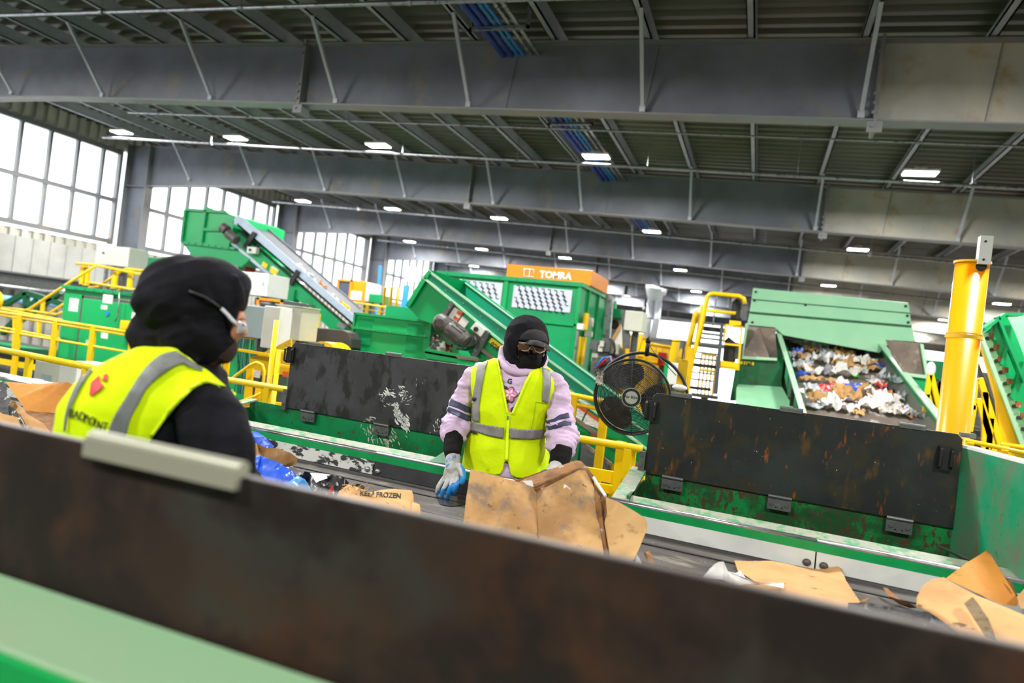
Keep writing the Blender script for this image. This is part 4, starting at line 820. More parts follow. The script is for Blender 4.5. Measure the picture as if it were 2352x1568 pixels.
for i, (x, y, m, d) in enumerate(((1005, 783, CHUTE, 'brown'), (1020, 800, PAPER, 'white'), (1035, 805, CARDB, 'dark brown'), (998, 800, mk('grey_scrap', rgb(130, 130, 126), .8), 'grey'))):
    b = MB(); p = WY(x, y, 6.35); crumple(b, p, (.05, 0, .0), (0, .02, .06), .06, 60 + i, 8); tag(b.build('torn_scrap', m), '%s torn scrap caught in the green tray below the motor' % d, 'scrap')

# central incline conveyor, rising to the left, running behind the worker in lilac
Yi = 6.3
t = thing('incline_conveyor', 'green incline conveyor slanting down behind the worker in lilac', 'conveyor', WY(1400, 1050, Yi))
b = MB(); b.plate([(984, 620), (1545, 1040), (1530, 1060), (1340, 915), (1156, 785), (972, 634)], Yi, .02); b.build('near_side_guard', TEAL, t)
b = MB(); b.plate([(1057, 641), (1066, 640), (1600, 1040), (1590, 1160), (1000, 720)], Yi + .9, .02); b.build('far_side_guard', TEAL, t)
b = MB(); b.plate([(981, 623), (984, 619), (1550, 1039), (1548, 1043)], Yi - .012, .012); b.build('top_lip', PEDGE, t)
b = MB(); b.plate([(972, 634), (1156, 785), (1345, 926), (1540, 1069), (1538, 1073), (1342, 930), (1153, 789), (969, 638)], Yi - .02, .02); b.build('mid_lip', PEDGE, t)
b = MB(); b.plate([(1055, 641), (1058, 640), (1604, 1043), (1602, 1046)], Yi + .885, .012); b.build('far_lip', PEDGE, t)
b = MB(); b.plate([(970, 636), (1155, 788), (1340, 930), (1540, 1072), (1510, 1110), (1440, 1090), (1405, 1062), (1336, 1012), (1225, 925), (1130, 850), (1092, 832), (1050, 770), (996, 745), (965, 734), (931, 700)], Yi + .02, .03); b.build('lower_frame', GREEN2, t, bevel=.004)
b = MB(); b.plate([(1105, 798), (1226, 888), (1410, 1020), (1480, 1075), (1476, 1082), (1405, 1028), (1222, 896), (1101, 804)], Yi - .02, .03); b.plate([(1345, 1018), (1405, 1063), (1402, 1070), (1340, 1024)], Yi - .03, .04); b.build('bottom_lip', CHUTE, t)
b = MB(); b.plate([(933, 700), (984, 620), (990, 624), (940, 704)], Yi - .02, .02); A_, B_ = WY(931, 700, Yi), WY(984, 620, Yi); b.hexa([A_, B_, B_ + Vector((0, .95, 0)), A_ + Vector((0, .95, 0))], [A_ + Vector((.03, 0, 0)), B_ + Vector((.03, 0, 0)), B_ + Vector((.03, .95, 0)), A_ + Vector((.03, .95, 0))]); b.build('head_plate', GREEN2, t)
A_, B_ = WY(985, 672, Yi + .05), WY(1540, 1090, Yi + .05); b = MB(); b.hexa([A_, B_, B_ + Vector((0, .8, 0)), A_ + Vector((0, .8, 0))], [A_ - Vector((0, 0, .04)), B_ - Vector((0, 0, .04)), B_ + Vector((0, .8, -.04)), A_ + Vector((0, .8, -.04))]); b.build('belt', BELTW, t)
b = MB(); b.plate([(1036, 691), (1042, 697), (1020, 728), (1012, 735), (1008, 731)], Yi - .05, .06); b.plate([(1116, 758), (1124, 764), (1092, 822), (1084, 822), (1080, 818)], Yi - .05, .06); b.plate([(1096, 757), (1118, 758), (1098, 790), (1060, 800), (1052, 790)], Yi + .0, .02, 0); b.build('drive_bracket', DSTEEL, t)
b = MB(); bolt_row(b, [WY(*p, Yi - .05) for p in ((1032, 706), (1026, 718), (1118, 760), (1121, 764), (1107, 776), (1110, 780), (1090, 803), (1093, 806), (1080, 820))], .008); bolt_row(b, [WY(984 + i * 40, 636 + i * 30, Yi) for i in range(10)], .008); bolt_row(b, [WY(1150 + i * 40, 800 + i * 29, Yi) for i in range(8)], .008); b.build('bolts', STEEL, t)
for pts, m in ((((1043, 705), (1062, 717), (1049, 740), (1029, 727)), LABW), (((1052, 712), (1062, 718), (1058, 726), (1048, 719)), LABO), (((1044, 724), (1055, 731), (1051, 738), (1041, 731)), LABO), (((1062, 726), (1076, 738), (1066, 754), (1051, 742)), LABW), (((1322, 925), (1346, 942), (1334, 968), (1310, 948)), LABT), (((1322, 924), (1348, 941), (1345, 949), (1319, 931)), LABO), (((1349, 946), (1388, 973), (1375, 985), (1338, 970)), LABT), (((1350, 944), (1390, 972), (1387, 979), (1347, 950)), LABO), (((1362, 990), (1410, 1020), (1404, 1026), (1356, 997)), LABO)):
    b = MB(); b.plate(pts, Yi - .006 if m in (LABW, LABT) else Yi - .009, .024); b.build('warning_sticker', m, t)
b = MB(); b.plate([(1092, 740), (1115, 757), (1103, 773), (1080, 754)], Yi - .07, .09); c = WY(1094, 756, Yi - .075); b.cyl(c, c - Vector((0, .02, 0)), .025, 14, 1); b.build('switch_box', [WHITE, RUBBER], t, bevel=.003)
b = MB(); c = WY(1093, 761, Yi - .075); b.cyl(c, c - Vector((0, .01, 0)), .012, 10); b.build('switch_lever', LABY, t)
e1 = (WY(1160, 800, Yi) - WY(1125, 775, Yi)).normalized(); e2 = Vector((-e1.z, 0, e1.x)); b = MB(); o_ = WY(1123, 790, Yi + .015); L_ = (WY(1157, 812, Yi) - WY(1125, 788, Yi)).length
b = MB(); b.plate([(1129, 776), (1163, 800), (1152, 808), (1122, 785)], Yi - .004, .02); b.build('number_plate', LABY, t)
b = MB(); o_ = WY(1128, 789, Yi - .006); text_on(b, '0260', .068, o_ + e2 * -.02, (WY(1156, 808, Yi) - WY(1126, 786, Yi)), (WY(1130, 776, Yi) - WY(1124, 786, Yi)), bold=.0015, push=.006); b.build('number', INK, t)
# gear motor
def MP(x, y, o=0): return WY(x, y, Yi - .13 + o)
b = MB(); b.tube([MP(1008, 733), MP(1020, 742), MP(1030, 750)], [.075, .08, .07], 16); b.sphere(MP(1010, 741), (.075, .06, .09)); b.cyl(MP(1010, 741, -.09), MP(1010, 741, 0), .04, 14); b.build('gearbox', MOTOR, t, smooth=False)
mo = None; b = MB(); b.tube([MP(1028, 751), MP(1031, 753), MP(1046, 765), MP(1060, 776), MP(1066, 781), MP(1072, 786)], [.055, .085, .088, .086, .084, .07], 22)
for k in range(12):
    a = 2 * math.pi * k / 12; ax = (MP(1060, 776) - MP(1031, 753)).normalized(); e = ax.orthogonal().normalized(); u = ax.cross(e); d = (e * math.cos(a) + u * math.sin(a)) * .09
    b.bar(MP(1036, 757) + d, MP(1060, 776) + d, .006, .012, d)
b.build('motor', MOTOR, t, smooth=False)
b = MB(); b.bar(MP(1046, 752, -.02), MP(1066, 766, -.02), .07, .06, (0, 1, 0)); b.build('terminal_box', MOTOR, t, bevel=.005)
b = MB(); b.tube([MP(1090, 772, .05), MP(1094, 785, .02), MP(1088, 797, .03), MP(1070, 803, .04), MP(1050, 800, .05)], .012, 8); b.build('motor_cable', RUBBER, t, smooth=True)
for (x, Y) in ((1180, Yi + .5), (1500, Yi + .5)):
    p = WY(x, 900, Y); b = MB(); b.box(p.x - .05, Y - .05, -3.6, p.x + .05, Y + .05, p.z - .2); b.build('leg', GREEN, t)

# optical sorter housing
Ys = 10.
t = thing('optical_sorter', 'large green optical sorter housing with white slotted windows', 'machine', WY(1180, 850, Ys))
x0 = WY(1011, 622, Ys).x; x1 = WY(1334, 655, Ys).x; z1 = (WY(1011, 622, Ys).z + WY(1334, 654, Ys).z) / 2; r_ = ray(1396, 690); y1 = x1 / r_.x * r_.y
b = MB(); b.box(x0, Ys, -2.5, x1, y1, z1); b.build('body', GREEN, t, bevel=.012)
b = MB(); b.box(x0 - .04, Ys - .05, z1 - .05, x1 + .05, y1 + .05, z1 + .015); bolt_row(b, [(x0 + .15 + i * .3, Ys - .05, z1 - .02) for i in range(7)], .015); b.build('roof_flange', GREEN, t)
xm = WY(1163, 660, Ys).x; zl = WY(1240, 738, Ys).z
b = MB(); b.box(xm - .035, Ys - .03, zl, xm + .035, Ys, z1); b.box(x0, Ys - .03, zl - .02, x1, Ys, zl + .02); b.box(x1 - .03, Ys - .03, -2, x1 + .02, Ys, z1); bolt_row(b, [(x1 - .005, Ys - .03, z1 - .25 - i * .28) for i in range(6)], .012); b.build('front_rib', GREEN2, t)
for tl, br in (((1027, 639), (1149, 703)), ((1181, 655), (1309, 718))):
    a0, a1, c0, c1 = fb(tl, br, Ys - .01); b = MB(); b.box(a0, Ys - .014, c0, a1, Ys - .004, c1); w_ = b.build('slotted_window', MESHP, t)
    b = MB(); W = a1 - a0; H = c1 - c0
    for i in range(-1, 9):
        for j in range(5):
            cx_ = a0 + W * (.1 + i * .108 + j * .028); cz_ = c1 - H * (.13 + j * .185 + .012 * i); s_ = .05
            if cx_ - s_ < a0 + .02 or cx_ + s_ > a1 - .02: continue
            P_ = [(cx_ - s_ * .95, cz_ + s_ * .9), (cx_ - s_ * .1, cz_ + s_ * .85), (cx_ - s_ * .05, cz_ + s_ * .1), (cx_ + s_ * .05, cz_ - s_ * .75), (cx_ + s_ * .95, cz_ - s_ * .85)]
            b.tube([(p, Ys - .016, q_) for p, q_ in P_], .0075, 5)
    b.build('slots', INK, w_)
b = MB(); a0, a1, c0, c1 = fb((1165, 610), (1359, 650), Ys + .3); c0 = z1; b.box(a0, Ys + .3, z1 + .01, a1, y1 - .5, WY(1165, 606, Ys + .3).z); o = b.build('orange_top', ORANGE, t, bevel=.01); zt_ = WY(1165, 606, Ys + .3).z
b = MB(); ls = (zt_ - z1) * .52; cxl = WY(1240, 630, Ys + .3).x; text_on(b, 'TOMRA', ls * 1.15, (cxl, Ys + .3, z1 + (zt_ - z1) * .32), (1, 0, 0), (0, 0, 1), bold=.006, push=.006)
lx = cxl - .26; zz = z1 + (zt_ - z1) * .3; hh = ls * .9
for k in range(2): b.tube([(lx + k * .09, Ys + .29, zz + hh), (lx + k * .09, Ys + .29, zz), (lx + .08 + k * .09, Ys + .29, zz)], .01, 6)
b.tube([(lx - .02, Ys + .29, zz + hh), (lx + .16, Ys + .29, zz + hh), (lx + .16, Ys + .29, zz + hh * .55)], .01, 6); b.build('lettering', INKW, o)
b = MB()                                   # fittings on the right side face
for k in range(4): yy = Ys + .5 + k * .7; b.box(x1, yy - .03, -2, x1 + .04, yy + .03, z1)
b.build('side_ribs', GREEN2, t)
for (tl, br, Y_, m, n_) in (((1352, 775), (1360, 842), Ys + .1, YEL, 'yellow_handle_bar'), ((1329, 742), (1342, 758), Ys - .1, WHITE, 'sensor_box'), ((1362, 730), (1376, 752), Ys + .4, WHITE, 'bell_lamp'), ((1357, 720), (1364, 760), Ys + .2, YEL, 'yellow_handle_bar'), ((1364, 762), (1380, 776), Ys + .4, WHITE, 'sensor_box')):
    a0, a1, c0, c1 = fb(tl, br, Y_); b = MB(); b.box(x1 + .04, Y_, c0, x1 + .04 + (a1 - a0), Y_ + .08, c1); b.build(n_, m, t, bevel=.008)
b = MB(); b.cyl(WY(1327, 760, Ys - .08), WY(1318, 835, Ys - .08), .02, 8); b.build('gas_strut', STEEL, t)

# ------------------------------------------------------------------ right half of the background
t, q = simplebox('control_cabinet', 'pale grey tilted control box on a dark post right of the optical sorter', 'cabinet', (1437, 712), (1474, 762), 9., .35, BEIGE)
b = MB(); b.plate([(1427, 712), (1436, 712), (1446, 768), (1444, 800), (1430, 800)], 9.05, .06); b.build('post', DSTEEL, t)
t = thing('fan_unit', 'grey cabinet with a round dark fan opening right of the optical sorter', 'machine', WY(1410, 770, 12))
a0, a1, c0, c1 = fb((1397, 728), (1426, 763), 12); b = MB(); b.box(a0, 12, c0, a1, 12.5, c1); b.box(a0, 12.02, -2, a1, 12.4, c0); b.build('body', mk('mid_grey_enamel', rgb(140, 142, 146), .5), t)
b = MB(); b.cyl(((a0 + a1) / 2, 12, (c0 + c1) / 2), ((a0 + a1) / 2, 11.97, (c0 + c1) / 2), .08, 20); b.build('fan_opening', DARK, t)
b = MB(); x0_, x1_, z0_, z1_ = fb((1400, 708), (1428, 730), 11.8); b.box(x0_, 11.8, z0_, x1_, 12.6, z1_); b.build('green_top', GREEN, t)
b = MB(); b.plate([(1392, 672), (1408, 680), (1400, 780), (1384, 780)], 11.2, .08); tag(b.build('steel_column', STEEL), 'grey steel column at the right edge of the optical sorter', 'column')
t = thing('diverter_chute', 'white sloping chute sheet with tan edge beside the grey fan cabinet', 'chute', WY(1415, 780, 11))
b = MB(); b.plate([(1405, 785), (1424, 748), (1430, 762), (1430, 795), (1408, 793)], 11, .5); b.build('sheet', CLADW, t)
b = MB(); b.plate([(1400, 785), (1424, 744), (1427, 748), (1405, 788)], 10.95, .05); b.build('edge', CARD, t)
g_ = WY(1418, 790, 11.2); prop(t, g_.x, 11.2, g_.z)
t = thing('valve_block', 'cluttered dark machinery and hoses between the optical sorter and the fan', 'machine', WY(1390, 850, 9.4))
b = MB(); rr = random.Random(4)
for i in range(26):
    x = rr.uniform(1362, 1425); y = rr.uniform(790, 860); p = WY(x, y, 9.4 + rr.uniform(-.2, .3)); s_ = rr.uniform(.02, .07); b.box(p.x - s_, p.y - s_, p.z - s_, p.x + s_, p.y + s_, p.z + s_ * rr.uniform(.5, 2), rr.choice((0, 0, 1, 2)))
b.build('valves', [DSTEEL, BEIGE, MOTOR], t)
b = MB(); b.box(WY(1362, 800, 9.7).x, 9.7, -2, WY(1428, 800, 9.7).x, 10, WY(1390, 795, 9.7).z); b.build('body', DSTEEL, t)
for k, m in enumerate((BLUE2, REDM, RUBBER)):
    b = MB(); b.tube([WY(1368 + k * 4, 845, 9.1), WY(1385 + k * 6, 822 + k * 4, 9.1), WY(1402 + k * 3, 818, 9.1), WY(1410, 850 + k * 3, 9.1)], .018, 6); b.build('hose', m, t, smooth=True)
b = MB(); b.tube([WY(*p, 9.0) for p in ((1400, 778), (1410, 788), (1412, 805), (1408, 820))], .02, 6); b.build('hose', RUBBER, t, smooth=True)
# silver ducts
t = thing('dust_duct', 'pair of silver foil wrapped dust ducts under a funnel in the far background', 'duct', WY(1500, 780, 22))
def tp(pts, Y, rpx, n=14):
    return [WY(x, y, Y) for x, y in pts], [r * Y / F_PX * 1.02 for r in rpx]
b = MB(); p, r = tp([(1508, 660), (1506, 668), (1500, 680), (1497, 690)], 22, [24, 24, 15, 9]); b.tube(p, r, 18); b.build('funnel', DUCT, t, smooth=True)
b = MB(); p, r = tp([(1496, 682), (1490, 735), (1484, 775)], 22, [8, 7.5, 7.5]); b.tube(p, r, 14); b.build('duct_pipe', DUCT, t, smooth=True)
b = MB(); p, r = tp([(1513, 680), (1508, 735), (1500, 775)], 22, [9, 8, 8]); b.tube(p, r, 14); b.build('duct_pipe', DUCT, t, smooth=True)
for (x, y) in ((1490, 731), (1508, 734)):
    b = MB(); p, r = tp([(x, y - 1.5), (x, y + 1.5)], 22, [9, 9]); b.tube(p, r, 14); b.build('duct_clamp', STEEL, t)
# yellow guards and fence behind the fan
def posts(lab, Y, tops, hgt, m=YEL, wide=.09, rails=(0, .28), foot=None, name='guard_fence'):
    A = WY(*tops[0], Y); B = WY(*tops[1], Y); n = tops[2]; t = thing(name, lab, 'railing', (A.x, Y, A.z - hgt))
    for i in range(n):
        p = lerp(A, B, i / (n - 1)); b = MB(); b.box(p.x - wide / 2, Y, p.z - hgt, p.x + wide / 2, Y + .04, p.z); b.build('post', m, t)
    for d in rails:
        b = MB(); b.tube([A - Vector((0, .02, d)), B - Vector((0, .02, d))], .022, 8); b.build('rail', m, t, smooth=True)
    zb_ = min(A.z, B.z) - hgt; b = MB(); b.box(min(A.x, B.x) - .1, Y - .05, zb_ - .06, max(A.x, B.x) + .1, Y + .2, zb_); b.box((A.x + B.x) / 2 - .06, Y + .05, ZF, (A.x + B.x) / 2 + .06, Y + .17, zb_ - .06); b.build('deck', DSTEEL, t)
    return t
posts('yellow guard fence with narrow posts right behind the fan top', 11, (((1486, 788)), (1560, 800), 6), .9)
posts('tall yellow fence section left above the fan', 10.4, ((1440, 768), (1482, 776), 3), .9, wide=.12)
posts('distant yellow fence seen beneath the steel stairs', 12.5, ((1612, 812), (1646, 817), 5), .7, wide=.03)
posts('low yellow fence behind the fan hub', 9.0, ((1400, 905), (1520, 925), 6), .7, wide=.08)
for (a_, b_, c_, lab) in (((1553, 779), (1537, 860), 16, 'broad yellow slanted post behind the fan right half'), ((1470, 766), (1430, 905), 14, 'broad yellow slanted post behind the fan left half')):
    b = MB(); b.plate([(a_[0] - c_ / 2, a_[1]), (a_[0] + c_ / 2, a_[1]), (b_[0] + c_ / 2, b_[1]), (b_[0] - c_ / 2, b_[1])], 10.0, .15); q_ = WY(b_[0], b_[1] - 4, 10.); b.box(q_.x - .05, 10.02, ZF, q_.x + .05, 10.12, q_.z); tag(b.build('steel_post', YEL), lab, 'post')
simplebox('fire_box', 'red fire equipment box among the yellow fence posts', 'box', (1513, 808), (1527, 840), 10.8, .15, REDM)
t, q = simplebox('floor_cabinet', 'white and green cabinet behind the fan to the right', 'cabinet', (1536, 831), (1558, 885), 9.4, .3, WHITE)
b = MB(); b.box(q[0] - .05, 9.4, q[2], q[0], 9.7, q[3]); b.build('green_side', GREEN2, t)
b = MB(); b.plate([(1400, 960), (1470, 972), (1470, 1000), (1400, 990)], 7.4, .05); g_ = WY(1435, 985, 7.42); b.box(g_.x - .05, 7.42, ZF, g_.x + .05, 7.5, g_.z); tag(b.build('guard_plate', YELD), 'worn yellow guard plate low behind the fan', 'guard')
pipe_rail('double yellow railing between the worker in lilac and the fan', WY(1240, 892, 5.6), WY(1400, 924, 5.6), (0, .07), 3, wide=.07, foot=0)
t = thing('kick_plate', 'wide yellow steel beam behind the torn cardboard box', 'beam', WY(1380, 1100, 5.0))
b = MB(); b.plate([(1250, 1062), (1330, 1070), (1480, 1095), (1480, 1124), (1330, 1096), (1250, 1086)], 5.0, .03); b.plate([(1250, 1092), (1330, 1102), (1480, 1128), (1480, 1150), (1330, 1120), (1250, 1108)], 5.02, .03); b.build('beam', YEL, t)
for (x0_, x1_) in ((1416, 1438), (1446, 1462)):
    b = MB(); b.plate([(x0_, 1012 + (x0_ - 1416) * .2), (x1_, 1016 + (x0_ - 1416) * .2), (x1_ - 14, 1160), (x0_ - 14, 1160)], 4.95, .03); g_ = WY(x0_ - 6, 1155, 4.95); b.box(g_.x - .01, 4.95, 0, g_.x + .05, 4.98, g_.z); b.build('upright', YEL, t)

# steel stairs with yellow handrails
Yt = 9.6
t = thing('steel_stairs', 'steep steel stairs with yellow handrails left of the waste conveyor', 'stairs', WY(1640, 900, Yt))
b = MB(); b.tube([WY(*p, Yt) for p in ((1570, 905), (1592, 820), (1611, 745), (1625, 680), (1632, 675), (1640, 674), (1698, 680), (1708, 685), (1711, 698))], .03, 10); b.build('handrail', YEL, t, smooth=True)
b = MB(); b.tube([WY(*p, Yt) for p in ((1604, 790), (1618, 720), (1624, 713), (1690, 719))], .024, 8); b.build('handrail', YEL, t, smooth=True)
b = MB(); b.tube([WY(*p, Yt + .5) for p in ((1560, 905), (1580, 800), (1598, 722), (1603, 715))], .04, 8); b.tube([WY(*p, Yt + .6) for p in ((1598, 800), (1614, 700))], .03, 8); b.build('handrail', YEL, t, smooth=True)
b = MB(); b.plate([(1580, 795), (1592, 798), (1594, 830), (1582, 905), (1560, 905)], Yt - .05, .05); b.build('stringer', YELD, t)
for (y, h, m) in ((748, 9, DARK), (762, 4, STEEL), (773, 3, DSTEEL), (792, 3, DSTEEL), (806, 3, DSTEEL), (820, 4, STEEL), (833, 8, DARK), (852, 3, DSTEEL), (868, 3, DSTEEL), (886, 6, DARK)):
    k = (y - 748) / 140; xa = 1614 - k * 36; b = MB(); b.plate([(xa, y), (xa + 52, y + 6), (xa + 52, y + 6 + h), (xa, y + h)], Yt + .1, .25); b.build('tread', m, t)
b = MB(); b.plate([(1655, 743), (1662, 744), (1648, 905), (1638, 905)], Yt - .05, .06); b.build('dark_post', mk('slate_post', rgb(72, 76, 84), .5), t)
b = MB(); b.plate([(1648, 838), (1698, 845), (1698, 850), (1648, 845)], Yt - .02, .08); b.plate([(1664, 743), (1705, 748), (1705, 752), (1664, 748)], Yt, .04); b.plate([(1664, 743), (1668, 743), (1664, 786), (1660, 786)], Yt, .04); b.plate([(1701, 748), (1706, 748), (1698, 846), (1694, 846)], Yt, .04); b.plate([(1664, 787), (1700, 791), (1700, 795), (1664, 792)], Yt, .04); b.build('platform_frame', YEL, t)
b = MB(); b.plate([(1655, 828), (1696, 833), (1695, 846), (1654, 840)], Yt - .03, .2); b.build('yellow_block', YEL, t); b = MB(); b.plate([(1676, 735), (1702, 738), (1700, 752), (1674, 748)], Yt - .0, .2); b.build('yellow_block', YEL, t)
b = MB(); b.bar(WY(1646, 678, Yt), WY(1637, 748, Yt), .02, .02, (0, 1, 0)); b.bar(WY(1684, 683, Yt), WY(1681, 692, Yt), .02, .02, (0, 1, 0)); b.build('rail_bar', STEEL, t)
for (x, y, rx, ry, lab) in ((1692, 713, 12, 23, 'upper black drum motor beside the waste conveyor housing'), (1677, 806, 14, 25, 'lower black drum motor inside the yellow platform frame')):
    mt_ = thing('drum_motor', lab, 'motor', WY(x, y, Yt + .1)); b = MB(); c = WY(x, y, Yt + .15); k = Yt / F_PX
    b.tube([c + Vector((ry * .1 * k, 0, ry * k)), c + Vector((0, 0, ry * .85 * k)), c, c - Vector((0, 0, ry * .85 * k)), c - Vector((0, 0, ry * k))], [rx * .8 * k, rx * k, rx * k, rx * k, rx * .8 * k], 20); b.build('drum', RUBBER, mt_, smooth=False)
    b = MB(); b.box(c.x + rx * .7 * k, c.y - .05, c.z - .1, c.x + rx * 1.9 * k, c.y + .05, c.z + .12); b.build('mount', DSTEEL, mt_)

# waste conveyor with its housing
FarL = WD(1808, 772, 11.4); FarR = WD(2003, 797, 11.2); NrL = WD(1848, 950, 7.95); NrR = WD(2140, 985, 7.7)
wc = thing('waste_conveyor', 'broad inclined conveyor carrying mixed paper waste down behind the rusty black panel', 'conveyor', (NrL + NrR) / 2 - Vector((0, 0, 1)))
c_ = (FarL + FarR + NrL + NrR) / 4; e_u = ((FarL + FarR) / 2 - (NrL + NrR) / 2).normalized(); e_r = Vector((1, 0, 0)); e_r = (e_r - e_u * e_r.dot(e_u)).normalized(); e_n = e_r.cross(e_u)
if e_n.z < 0: e_n = -e_n
def onb(x, y, h=0.): r = ray(x, y); t_ = (c_ + e_n * h - EYE).dot(e_n) / r.dot(e_n); return EYE + r * t_
FL, FR, NL, NR = onb(1808, 772), onb(2003, 797), onb(1848, 950), onb(2140, 985)
LLo = NL - (FL - NL) * .45; RLo = NR - (FR - NR) * .45; FL2 = FL + (FL - NL) * .1; FR2 = FR + (FR - NR) * .1
b = MB(); b.hexa([LLo - e_n * .04, RLo - e_n * .04, FR2 - e_n * .04, FL2 - e_n * .04], [LLo, RLo, FR2, FL2]); b.build('belt', BELTW, wc)
def side(B0, B1, T0, T1, w, out):
    o = e_r * out * .03; dn = e_n * -.38
    b = MB(); b.hexa([B0, B1, B1 + o, B0 + o], [T0, T1, T1 + o, T0 + o]); b.hexa([B0 + dn, B1 + dn, B1 + o + dn, B0 + o + dn], [B0, B1, B1 + o, B0 + o]); b.build('side_wall', GREEN, wc)
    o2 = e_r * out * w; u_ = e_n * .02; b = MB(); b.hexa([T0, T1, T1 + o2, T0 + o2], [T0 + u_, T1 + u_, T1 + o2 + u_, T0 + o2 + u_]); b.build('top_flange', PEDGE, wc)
def ext(P, Q, f): return P - (Q - P) * f
TL0, TL1 = onb(1849, 942, .28), onb(1784, 736, .28); TR0, TR1 = onb(2170, 988, .3), onb(1992, 758, .3)
side(LLo - e_r * .02, FL2 - e_r * .02, ext(TL0, TL1, .45), ext(TL1, TL0, .0), .06, -1); side(RLo + e_r * .05, FR2 + e_r * .05, ext(TR0, TR1, .45), TR1, .08, 1)
b = MB(); b.hexa([RLo - e_r * .16, RLo + e_r * .04, FR2 + e_r * .04, FR2 - e_r * .16], [RLo - e_r * .15 + e_n * .02, RLo + e_r * .04 + e_n * .12, FR2 + e_r * .04 + e_n * .12, FR2 - e_r * .15 + e_n * .02]); b.build('side_skirt', mk('grey_skirt', rgb(120, 112, 108), .4), wc)
for f in (.1, .55):
    p = lerp(NL, FL, f) - e_r * .12; b = MB(); b.bar(p + e_n * .16, p - e_n * .5, .09, .04, (1, 0, 0)); b.build('side_bracket', DARK, wc)
for f in (-.3, .4, .9):
    for P, Q, s_ in ((NL, FL, -1), (NR, FR, 1)):
        p = lerp(P, Q, f) + e_r * s_ * .1; b = MB(); b.box(p.x - .05, p.y - .05, ZF, p.x + .05, p.y + .05, p.z - .3); b.build('leg', GREEN, wc)
wh = thing('conveyor_housing', 'pale green housing over the top of the waste conveyor', 'housing', WY(1910, 780, 11.4))
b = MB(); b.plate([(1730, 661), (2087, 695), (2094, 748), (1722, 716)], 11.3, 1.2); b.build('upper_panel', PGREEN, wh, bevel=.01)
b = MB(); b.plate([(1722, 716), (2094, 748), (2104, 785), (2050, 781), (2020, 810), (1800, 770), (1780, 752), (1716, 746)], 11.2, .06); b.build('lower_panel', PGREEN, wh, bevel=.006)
b = MB(); b.plate([(1727, 686), (2090, 718), (2090, 720), (1727, 688)], 11.29, .02); b.plate([(1722, 715), (2094, 747), (2094, 750), (1722, 718)], 11.17, .04); b.build('seam', DGREEN, wh)
b = MB(); bolt_row(b, [WY(1736, 670, 11.3), WY(1733, 690, 11.3), WY(2080, 703, 11.3), WY(2084, 725, 11.3), WY(2086, 740, 11.3), WY(1728, 740, 11.2), WY(1850, 700, 11.3)], .02); b.build('bolts', DARK, wh)
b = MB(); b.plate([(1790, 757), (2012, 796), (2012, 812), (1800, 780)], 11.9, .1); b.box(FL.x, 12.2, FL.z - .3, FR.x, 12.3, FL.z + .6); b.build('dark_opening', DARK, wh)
b = MB(); b.box(WY(1735, 700, 12.35).x, 12.35, ZF, WY(2085, 700, 12.35).x, 13.2, WY(1730, 760, 12.35).z); b.build('lower_body', DGREEN, wh)
lh = thing('side_hopper', 'green side hopper with worn brown lining left of the waste conveyor', 'hopper', WY(1740, 900, 10))
b = MB(); b.plate([(1713, 748), (1780, 754), (1786, 826), (1703, 820)], 10.4, .05); b.build('liner', CHUTE, lh)
b = MB(); b.prism([WY(1713, 748, 10.4), WY(1742, 752, 10.2), WY(1768, 822, 10.0), WY(1703, 820, 9.9)], (0, .03, 0)); b.build('liner', CHUTE, lh)
b = MB(); b.plate([(1702, 817), (1785, 822), (1785, 828), (1700, 824)], 9.85, .06); b.plate([(1712, 742), (1718, 742), (1706, 822), (1700, 822)], 9.9, .4); b.build('rim', PEDGE, lh)
b = MB(); b.plate([(1700, 824), (1790, 829), (1796, 888), (1692, 882)], 9.9, .6); b.build('front_wall', DGREEN, lh)
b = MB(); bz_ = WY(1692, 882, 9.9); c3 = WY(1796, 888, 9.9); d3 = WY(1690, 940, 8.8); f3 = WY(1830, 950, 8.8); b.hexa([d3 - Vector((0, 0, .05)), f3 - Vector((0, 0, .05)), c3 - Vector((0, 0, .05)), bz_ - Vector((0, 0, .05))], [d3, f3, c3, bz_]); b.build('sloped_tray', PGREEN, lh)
sticker(lh, (1701, 828), (1731, 839), 9.9, LABY, 'number_plate')
b = MB(); p = WY(1702, 838, 9.9); text_on(b, '1160', .068, (p.x + .01, 9.89, p.z + .008), (1, 0, 0), (0, 0, 1), bold=.002, push=.004); b.build('number', INK, lh)
b = MB(); b.plate([(1690, 838), (1700, 840), (1690, 920), (1676, 920)], 9.8, .1); b.build('edge_post', DGREEN, lh)
rh = thing('side_hopper', 'green side hopper with worn tan lining right of the waste conveyor', 'hopper', WY(2090, 900, 9.6))
b = MB(); b.plate([(2035, 780), (2118, 789), (2129, 866), (2084, 866), (2052, 820)], 9.8, .04); b.build('liner', CHUTE, rh)
b = MB(); b.plate([(2114, 789), (2121, 790), (2135, 868), (2127, 866)], 9.75, .3); b.plate([(2082, 856), (2134, 862), (2134, 870), (2088, 864)], 9.74, .1); b.build('rim', PEDGE, rh)
b = MB(); b.plate([(2088, 864), (2134, 870), (2126, 905), (2110, 905)], 9.78, .4); b.build('front_wall', GREEN2, rh)
